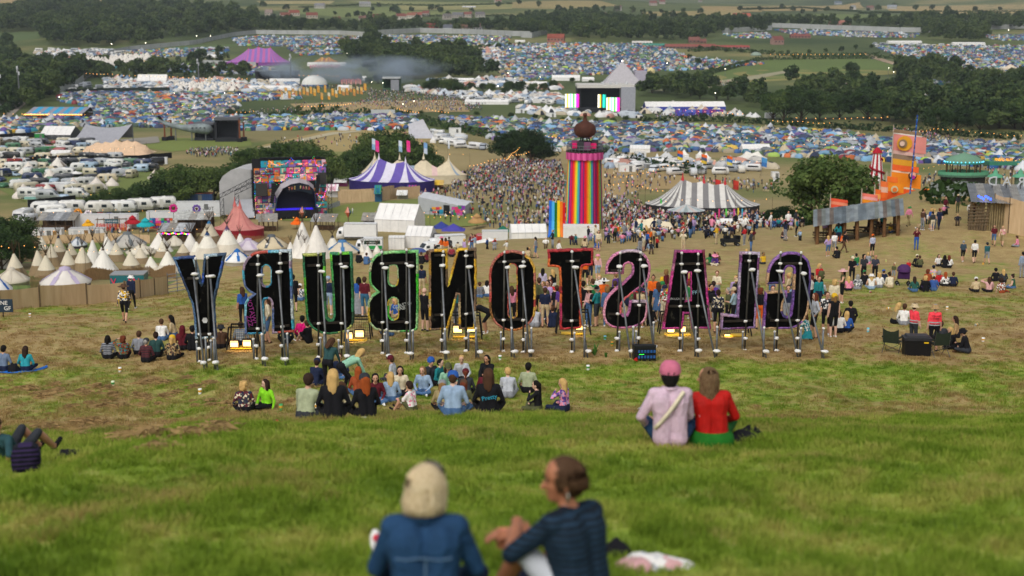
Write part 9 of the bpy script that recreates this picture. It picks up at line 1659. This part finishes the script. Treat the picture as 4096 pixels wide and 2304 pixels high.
def near_people():
# denim jacket, blond bob
 P('h1',(0,0,.11),(0,.07,.64),(.16,.42,.07),(-.12,.46,.08),(-.20,.34,.20),(.20,.34,.20),kL=(-1,.45,.3),kR=(1,.45,.3),look=(.45,1,0));g=at(425.5,7.05);dn=pcl('1b3756','274a70',90,'X',.5)
 o,J,hf=hero('blond person in a blue denim jacket sitting nearest the camera',g,0,POSES['h1'],[SKL,dn,dn,dn,cm('navy'),cm('navy'),cm('white')],long_hair(.155,.16,hair_mat('6e583c','c4ae88','e8dcc0'),620,2,.20,.104),None,s=.95,slim=1.12)
 st=mat('5c7894',.8);nk=J['neck']
 MB().tube([(nk.x-.155+.31*i/10,nk.y-.145-.012*math.sin(3.14*i/10),nk.z-.185-.006*math.sin(i))for i in range(11)],.0045,4).build('yoke_seam',st,o);MB().tube([(nk.x+.01,nk.y-.143,nk.z-.19),(nk.x+.01,nk.y-.165,nk.z-.36)],.006,4).build('back_seam',st,o)
 MB().tube([(nk.x+.085*math.cos(a*.35-2.6+6.28),nk.y+.02+.085*math.sin(a*.35-2.6+6.28),nk.z+.005)for a in range(-4,12)],.028,6).build('collar',dn,o,True)
 c=MB().tube([(.107*math.sin(a*.15-.2),.01,.035+.112*math.cos(a*.15-.2))for a in range(9)],.013,5).build('sunglasses',mat('1c1614',.2,spec=.7),o,True);c.matrix_local=hf@Matrix.Translation((0,.02,0))
 # navy striped shirt, knees up, facing left
 P('h2',(0,-.02,.12),(.03,.12,.64),(-.10,.56,.07),(.14,.46,.07),(-.06,.44,.47),(-.10,.46,.44),kL=(-.2,.2,1),kR=(.2,.3,1),look=(-1,.9,.02),eL=(-.8,0,-.5),eR=(.8,0,-.5));g=at(583,7.45);nv=pcl('14202c','20364a',9,'Z',.5)
 o,J,hf=hero('brown-haired person in navy shirt hugging bare knees, facing left',g,50,POSES['h2'],[SKD,nv,nv,SKD,mat('c4c8d0'),SKD,cm('pat:navy+purple+black')],long_hair(.075,.02,hair_mat('2e2018','4a3322','66503a'),620,4,.30,.106),None,s=1.0,slim=1.12)
 c=MB().lathe([(.042,0),(.047,.05),(.05,.1),(.046,.1),(.04,.01)],n=14).build('drink_cup',mat('d88a68',.2,.05,spec=.6),o,True);c.location=J['wrL']+Vector((-.02,.07,-.12))
 c=MB().tube([(.03*math.cos(a*.6),.0,.03*math.sin(a*.6))for a in range(12)],.006,5).build('hoop_earring',mat('c8c0b0',.2,.1,3,.9),o,True);c.matrix_local=hf@Matrix.Translation((-.1,-.01,-.06))
 # pink cap, gingham shirt
 P('h3',(0,0,.11),(0,.08,.64),(.18,.40,.07),(-.10,.42,.08),(-.24,.26,.20),(.14,.36,.18),kL=(-1,.25,.35),kR=(1,.35,.3),look=(.02,1,-.03));g=gp(670,446.5,-.01);sh=pcl('c49ab0','d8c8d4',55,'X',.5)
 o,J,hf=hero('person in pink cap and pale pink checked shirt, back turned',g,2,POSES['h3'],[SKL,sh,sh,sh,pcl('1c3450','26466a',90),SKL,cm('white')],fuse([((0,-.03,-.02),(0,-.03,.03),.105,.1,0),((0,-.045,-.06),(0,-.04,-.02),.085,.09,0)],.012,2),cm('raven'),s=1.03,slim=1.1)
 pc=mat('c86e88',.85,.15,12,kind='cloth');h=link('cap',HATS['cap'].copy(),o);h.data.materials.clear();h.data.materials.append(pc);h.matrix_local=hf@Matrix.Scale(1.06,4);MB().ell((0,-.121,.035),(.045,.008,.022)).build('cap_gap',cm('raven'),o).matrix_local=hf
 sp=J['sp'];nk=J['neck'];MB().tube([(nk.x+.13-.31*i/8,nk.y-.09-.10*math.sin(.3+2.2*i/8),nk.z+.0-.40*i/8)for i in range(9)],.024,5).build('bag_strap',cm('cream'),o,True)
 MB().tube([(nk.x+.075*math.cos(a*.37+3),nk.y+.01+.07*math.sin(a*.37+3),nk.z+.01)for a in range(12)],.024,6).build('collar',sh,o,True)
 # red gilet, long brown hair, looking left
 P('h4',(0,0,.12),(-.03,.07,.63),(.16,.40,.07),(-.12,.44,.08),(-.18,.32,.22),(.20,.32,.22),kL=(-1,.35,.3),kR=(1,.45,.3),look=(-1,.45,.06));g=gp(712,446,0);rd=mat('b0140c',.7,.2,9,kind='cloth')
 o,J,hf=hero('long-haired person in a red padded jacket beside the pink cap',g,0,POSES['h4'],[SKM,rd,rd,rd,cm('1f5a24'),cm('1f5a24'),cm('black')],long_hair(.50,.06,hair_mat('3a2818','6a5038','9a8462'),520,7,.30,.112),None,s=.98,slim=1.1)
 MB().lathe([(.24,-.10),(.27,.0),(.245,.09),(.2,.13)],(0,.02,.06),18,sy=.8).build('green_wrap',mat('1f6a1e',.9,.25,8,kind='cloth'),o,True);nk=J['neck'];MB().tube([(nk.x+.065*math.cos(a*.57),nk.y+.01+.06*math.sin(a*.57),nk.z+.02)for a in range(12)],.028,6).build('jacket_collar',rd,o,True);MB().tube([(nk.x-.17,nk.y-.06,nk.z-.03),(nk.x-.14,nk.y-.115,nk.z-.12),(nk.x-.13,nk.y-.125,nk.z-.26)],.004,4).build('piping',cm('blush'),o)
 # person with the striped backpack, lower left
 P('h5',(0,0,.11),(0,-.28,.47),(-.1,.60,.07),(.12,.66,.07),(-.15,-.28,.62),(.25,-.35,.05),kL=(-.1,.1,1),kR=(.1,.1,1),look=(-.2,1,.1),eL=(-1,.2,.3));g=gp(14,461,-.02);o,J,hf=hero('person with dark hair lying back with knees up behind a banded backpack',g,-25,POSES['h5'],[SKM,cm('2a4a50'),cm('2a4a50'),SKM,cm('charcoal'),SKM,cm('black')],HAIR['short'].copy(),cm('darkbrown'),s=.88)
 pk=link('backpack',PACK.copy(),None,gp(30,470)+Vector((0,-.1,.16)),R(15));pk.scale=(1.05,1.05,.8);pk.data.materials.clear();pk.data.materials.append(pcl('12141e','34264e',5,'Z',.6));tag(pk,'dark backpack with purple and blue bands on the grass','backpack')
near_people()
# ---------------------------------------------------------------- things lying about
def lump(name,label,cat,loc,size,m,seed=0,rz=0,flat=1.0):
 r=random.Random(seed);bm=bmesh.new();bmesh.ops.create_icosphere(bm,subdivisions=3,radius=1)
 for v in bm.verts:
  c=v.co;k=1+.16*math.sin(5*c.x+seed)*math.sin(4*c.y+1)+.1*math.sin(9*c.x+7*c.y+3*seed);v.co=Vector((c.x*size[0]*k,c.y*size[1]*k,max(c.z,-.25)*size[2]*k))
 me=bpy.data.meshes.new(name);bm.to_mesh(me);bm.free();me.polygons.foreach_set('use_smooth',[True]*len(me.polygons));me.materials.append(m);return tag(link(name,me,None,loc,rz),label,cat)
g=at(652,9.1);lump('crumpled_blanket','crumpled white patterned cloth on the grass by the camera','blanket',g,(.26,.13,.09),cm('pat:white+silver+white+blush'),3);lump('crumpled_blanket','crumpled pink cloth beside the white one','blanket',at(634,9),(.13,.1,.075),cm('blush'),5);lump('black_bag','black bag on the grass behind the navy shirt','bag',at(616,9.4),(.1,.12,.1),cm('black'),8)
g=at(377,9);t=thing('sandal','white sandal with red strap by the denim jacket','shoe',g+Vector((0,0,.12)),R(20));lumpm=MB().ell((0,0,0),(.045,.10,.03),0,10,6).build('sole',cm('white'),t,True);t.rotation_euler[0]=R(60);MB().ell((0,.03,.025),(.03,.03,.02)).build('red_strap',mat('d83a4a'),t,True)
lump('black_bag','black bag lying beside the red jacket','bag',gp(742,440),(.20,.12,.11),cm('black'),2);lump('black_shoe','black trainer on its side by the red jacket','shoe',gp(748,436),(.07,.1,.12),cm('black'),6,R(20));lump('black_shoe','second black trainer on its side by the red jacket','shoe',gp(756,437),(.07,.1,.11),cm('black'),9,R(-20));lump('black_bag','small dark bag alone on the lower left grass','bag',gp(69,457),(.14,.12,.09),cm('black'),4)
lump('backpack','black backpack between the pair on the blue blanket','backpack',gp(14,372),(.22,.16,.3),cm('black'),3)
d=drape('blanket',[(-5,373),(12,371.5),(30,371),(47,366),(48,368),(36,372),(20,374)],cm('1f6ac0'),.04,3);d['kind']='thing';tag(d,'bright blue blanket under the turquoise hoodie','blanket')
t=lump('red_cap','red and black cap dropped on the grass before the ring','cap',gp(277,424),(.14,.1,.06),cm('pat:red+black+red'),2)
def cup(x,y,c,lab,s=1.0):
 t=thing('cup',lab,'cup',gp(x,y),rnd.uniform(0,6),'cups and cans dropped on the grass');lay=rnd.random()<.4;b=MB().lathe([(.035*s,0),(.045*s,.13*s),(.042*s,.13*s),(.033*s,.01)],n=10).build('body',mat(c,.4,.1),t,True);MB().lathe([(.041*s,.05*s),(.044*s,.1*s)],n=10).build('print_band',mat(rnd.choice(['4a9a4a','e0a83a','d8d8d0']),.5),t,True)
 if lay:t.rotation_euler[0]=R(88);t.location.z+=.04
CUPS=[(120,372,'e8e8e4','white cup alone on the open grass'),(113,386,'d8e4c0','green and white can lying on the grass'),(200,394,'e4e4e0','white cup below the leopard coat'),(258,409,'e0e8d8','white cup beside the lime green top'),(281,410,'4aa05a','green cup beside the lime green top'),(316,409,'e8e4d8','cup by the sage shirt'),(362,421,'e0d8a8','yellow cup in front of the black cap'),(391,382,'e0a83a','yellow cup held in the ring'),(476,407,'d8d8c8','pale cup by the script jacket'),(605,340,'8ac8d8','pale blue cup near the letter S'),(612,346,'e0a040','crushed cup near the letter S'),(636,345,'d8d8d8','white can near the letter S'),(588,370,'e8e8e8','white scrap of cup on the open grass'),(500,360,'e4e4e0','cup behind the ring'),(868,332,'6ac0d0','turquoise cup by the orange backpack'),(890,309,'e0b050','yellow cup above the stewards'),(947,310,'e4e4dc','white cup above the stewards'),(871,293,'d84a4a','red cup in front of the right group'),(983,342,'e4e4e4','white can right of the stewards'),(640,410,'e4e4e4','white scrap near the pink cap'),(975,326,'d8d8c8','paper cup on the far right grass'),(886,262,'e8d88a','yellow cup below the walkers'),(983,265,'e0a83a','orange cup beside the teal hoodie'),(895,265,'e8e0c0','cup on the slope beside the green hoodie'),(876,262,'d8e0a0','lime cup on the slope'),(906,270,'e4d890','cup near the picnic rug'),(852,263,'e0e0d0','cup left of the green hoodie'),(878,275,'e8e0b0','cup above the right group'),(246,307,'e8e8e8','white cup beyond the letter R'),(30,317,'e8e8e8','white cup near the tan fence')]
for x,y,c,l_ in CUPS:cup(x,y,c,l_,1.35)
# flood lights between the letters
def cage(lab,x0,x1,yt,yb,lamps):
 p,k=fit((x0+x1)/2,yb);t=thing('flood_light_cage',lab,'floodlight',p,group='flood light cages between the letters');w=(x1-x0)*k;h=(yb-yt)*k;D=.7;fm=mat('1c1c1e',.7)
 for sx in(-1,1):
  for sy in(0,1):MB().tube([(sx*w*.5,sy*D,-.05),(sx*w*.42,sy*D*.8+.08,h)],.03,5).build('frame_leg',fm,t)
 for sy in(0,1):MB().tube([(-w*.42,sy*D*.8+.08,h),(w*.42,sy*D*.8+.08,h)],.03,5).build('top_rail',fm,t)
 ms=MB()
 for i in range(14):u=-w*.46+w*.92*i/13;ms.tube([(u,D,.05),(u*.9,D*.85,h)],.006,3,cap=False)
 for j in range(8):ms.tube([(-w*.46,D,h*(j+.5)/8),(w*.46,D,h*(j+.5)/8)],.006,3,cap=False)
 ms.build('wire_mesh',fm,t)
 for x,y,ww,hh in lamps:
  lx=(x-(x0+x1)/2)*k;lz=(yb-y)*k;MB().box((lx,-.02,lz),(ww*k+.07,.1,hh*k+.07)).build('lamp_housing',fm,t);MB().box((lx,-.085,lz),(ww*k,.02,hh*k)).build('lit_panel',mat('ffcf86',emit=1.8),t);la=bpy.data.lights.new('flood','AREA');la.energy=4;la.size=.4;la.color=(1,.72,.35);lo=link('flood',la,t,(lx,-.15,lz));lo.rotation_euler=(R(38),0,0)
 MB().box((0,.1,.06),(w*.7,.4,.03)).build('yellow_gel',mat('d8b02a',.4),t)
cage('lit flood light cage left of the letter R',226.5,256.5,327,349.5,[(234.8,343.2,7.5,6),(247.5,342.5,7.5,6)]);cage('lit flood light cage between U and B',344,371,319,341,[(349,335,7,6.5),(359.8,333,8,6.5)]);cage('lit flood light cage under the letter N',448,482,315,338,[(457.8,328.5,8.3,6.5),(471.3,329,7,3.5)]);cage('lit flood light cage behind the letter T',556,591,312,335,[(579,326.5,6,5)]);cage('lit flood light cage under the letter A',659,696,314,336,[(670.5,330,6.5,3),(682.5,328.5,5,5)]);cage('flood light cage under the letter L',719,752,322,337,[(727,335,5,2)])
# power box, plants, chairs, storage box, pushchair
p,k=fit(644,359.5);t=thing('power_box','black power distribution box with blue sockets by the letter S','power box',p,R(3));MB().box((0,0,.26),(.78,.5,.52)).build('case',mat('17181a',.5),t);MB().box((0,-.2,.545),(.8,.1,.06)).build('lid_edge',mat('222426'),t)
for i in range(6):
 for j in range(2):MB().box((-.22+i*.11,-.27,.36-j*.2),(.07,.06,.09)).build('blue_socket',mat('2a5a98',.4),t)
for i in range(6):MB().box((-.2+i*.03,-.255,.25),(.015,.01,.015)).build('led',mat('3aff4a',emit=4),t)
MB().tube([(-.3,-.25,.1),(-.38,-.36,.08),(-.3,-.42,.05)],.05,6).build('red_plug',mat('b81c1c'),t,True)
def weed(lab,x,y,s):
 r=random.Random(lab);t=thing('weed',lab,'plant',gp(x,y))
 for i in range(14):a=r.uniform(0,6.28);h=s*r.uniform(.3,1);d=Vector((math.cos(a),math.sin(a),0));MB().add([d*.02,d*.12*s+Vector((0,0,h*.6))+Vector((-d.y,d.x,0))*.035,d*.3*s+Vector((0,0,h)),d*.12*s+Vector((0,0,h*.6))-Vector((-d.y,d.x,0))*.035],[(0,1,2,3)]).build('leaf',mat('3f6a24',.7),t)
weed('tall leafy weed right of the letter T brace',595,356,.55);weed('low dock plant near the power box',606,357.5,.25);weed('leafy clump behind the ring',263,400,.25)
def chair(lab,x,y,rz):
 t=thing('camping_chair',lab,'chair',gp(x,y),R(rz),'folding camping chairs of the stewards');c=mat('2a3428',.85,.2,5,kind='cloth');s=mat('5a5c5e',.4,.1,3,.7)
 MB().quad((-.27,.22,.42),(.27,.22,.42),(.3,-.26,.46),(-.3,-.26,.46)).build('seat',c,t);mb=MB()
 for i in range(4):a,b=-.29+.145*i,-.145+.145*i-.0;z=lambda u:.98-.10*(1-(u/.29)**2);mb.quad((a,.24,.44),(b,.24,.44),(b,.34,z(b)),(a,.34,z(a)))
 mb.build('backrest',c,t)
 for sx in(-1,1):
  MB().tube([(sx*.3,-.3,0),(sx*.3,.3,.62)],.012,5).build('leg',s,t);MB().tube([(sx*.3,.34,0),(sx*.3,-.3,.62)],.012,5).build('leg',s,t);MB().tube([(sx*.31,-.32,.63),(sx*.31,.3,.66)],.035,5).build('armrest',c,t);MB().tube([(sx*.29,.24,.4),(sx*.29,.34,1.0)],.012,5).build('back_post',s,t)
 MB().tube([(-.3,-.3,0),(.3,.34,.4)],.01,4).build('cross_brace',s,t);MB().tube([(.3,-.3,0),(-.3,.34,.4)],.01,4).build('cross_brace',s,t)
chair('empty dark green camping chair left of the black box',892,353,150);chair('empty dark green camping chair right of the black box',938,355.5,190)
p,k=fit(916,355.5);t=thing('storage_box','large black lidded plastic box between the camping chairs','box',p,R(-4));MB().box((0,0,.3),(.92,.55,.6),taper=1.04).build('tub',mat('141416',.5),t);MB().box((0,0,.66),(1.0,.62,.10)).box((0,0,.74),(.86,.5,.09),taper=.9).build('lid',mat('2c2c30',.5),t);MB().box((.28,-.31,.55),(.16,.03,.05)).build('yellow_latch',mat('d8b018'),t)
p,k=fit(903,286);t=thing('pushchair','purple and black double pushchair in the right group','pushchair',p,R(170));MB().box((0,0,.55),(.7,.6,.12)).box((0,.28,.85),(.7,.1,.6)).build('seat',mat('3a1a4a',.8),t);MB().lathe([(.42,0),(.4,.25),(.2,.42),(.02,.45)],(0,.1,.95),12).build('hood',mat('4a2a5a',.8),t,True)
for sx in(-1,1):MB().tube([(sx*.35,-.4,.1),(sx*.35,.45,1.15)],.02,5).build('frame',M_STEEL,t);[wheel(t,sx*.35,y,.13)for y in(-.35,.35)]
p,k=fit(730,251.5)if False else fit(730,244);t=thing('hand_cart','black loaded hand cart on the slope','cart',gp(730,246),R(8));MB().box((0,0,.5),(1.6,.7,.3)).build('tray',M_DARK,t);[wheel(t,x,y,.16)for x in(-.6,.6)for y in(-.3,.3)];[MB().box((rnd.uniform(-.6,.9),0,.75),(.4,.5,.3)).build('load',M_DARK,t)for _ in range(4)]
# writing and scribbles
def on_letter(ch,s,x,y,size,c,rot=0):
 S=[q for q in LET if q['ch']==ch][0];o=text(s,size,mat(c,.6),S['obj'],S['loc'](S['q'](x,y,-.096)),(R(90),R(rot),0),.002,'scribble');return o
on_letter('B','GLASTO',612,700,.19,'b8bcb8',-14);on_letter('B','BABY',615,732,.19,'b8bcb8',-14);on_letter('R','!OTAW!',985,770,.24,'8a2a78',78);on_letter('R','ZZZ',960,870,.22,'8a2a78',78);on_letter('A','RUN LOVER',1615,632,.12,'a8a8a8');on_letter('A','FKA',1845,560,.2,'8ab0c0',-10)
S=[q for q in LET if q['ch']=='Y'][0];o=MB().lathe([(.001,0),(.09,0),(.11,.004)],n=6).build('hexagon_sticker',mat('c8c8c8'),S['obj']);o.location=S['loc'](S['q'](483,862,-.1));o.rotation_euler=(R(90),0,0)
for o in PEOPLE:
 if 'trilby' in o.get('label','')or 'camouflage' in o.get('label',''):
  for z in(1.02,1.12):MB().lathe([(.215,-.02),(.215,.02)],(0,0,z),14,sy=.72).build('reflective_band',mat('a8acb0',.3),o)
  if 'trilby' in o['label']:text('STEWARD',.075,mat('1a1014'),o,(0,-.165,1.36),(R(90),0,0),.003);text('11848',.085,mat('1a1014'),o,(0,-.165,1.26),(R(90),0,0),.003)
 if 'blue script' in o.get('label',''):text('Pretty',.12,mat('3aa8c8'),o,(.02,-.135,.42),(R(90),R(-12),0),.003)
 # ---------------------------------------------------------------- finishing: tell look-alikes apart by their order from the left
def number_alike():
 by={};W='first second third fourth fifth sixth seventh eighth ninth tenth eleventh twelfth thirteenth fourteenth fifteenth sixteenth seventeenth eighteenth nineteenth twentieth'.split()
 for o in sc.objects:
  if o.parent is None and 'label' in o:by.setdefault(o['label'],[]).append(o)
 for lab,os_ in by.items():
  n=len(os_)
  if 2<=n<=20 and len(lab.split())<=12:
   os_.sort(key=lambda o:o.location.x/max(o.location.y,1))
   for i,o in enumerate(os_):o['label']=lab+', %s from the left'%W[i]
   for o in os_:o['group']=lab
number_alike()
bpy.data.scenes.remove(BENCH)
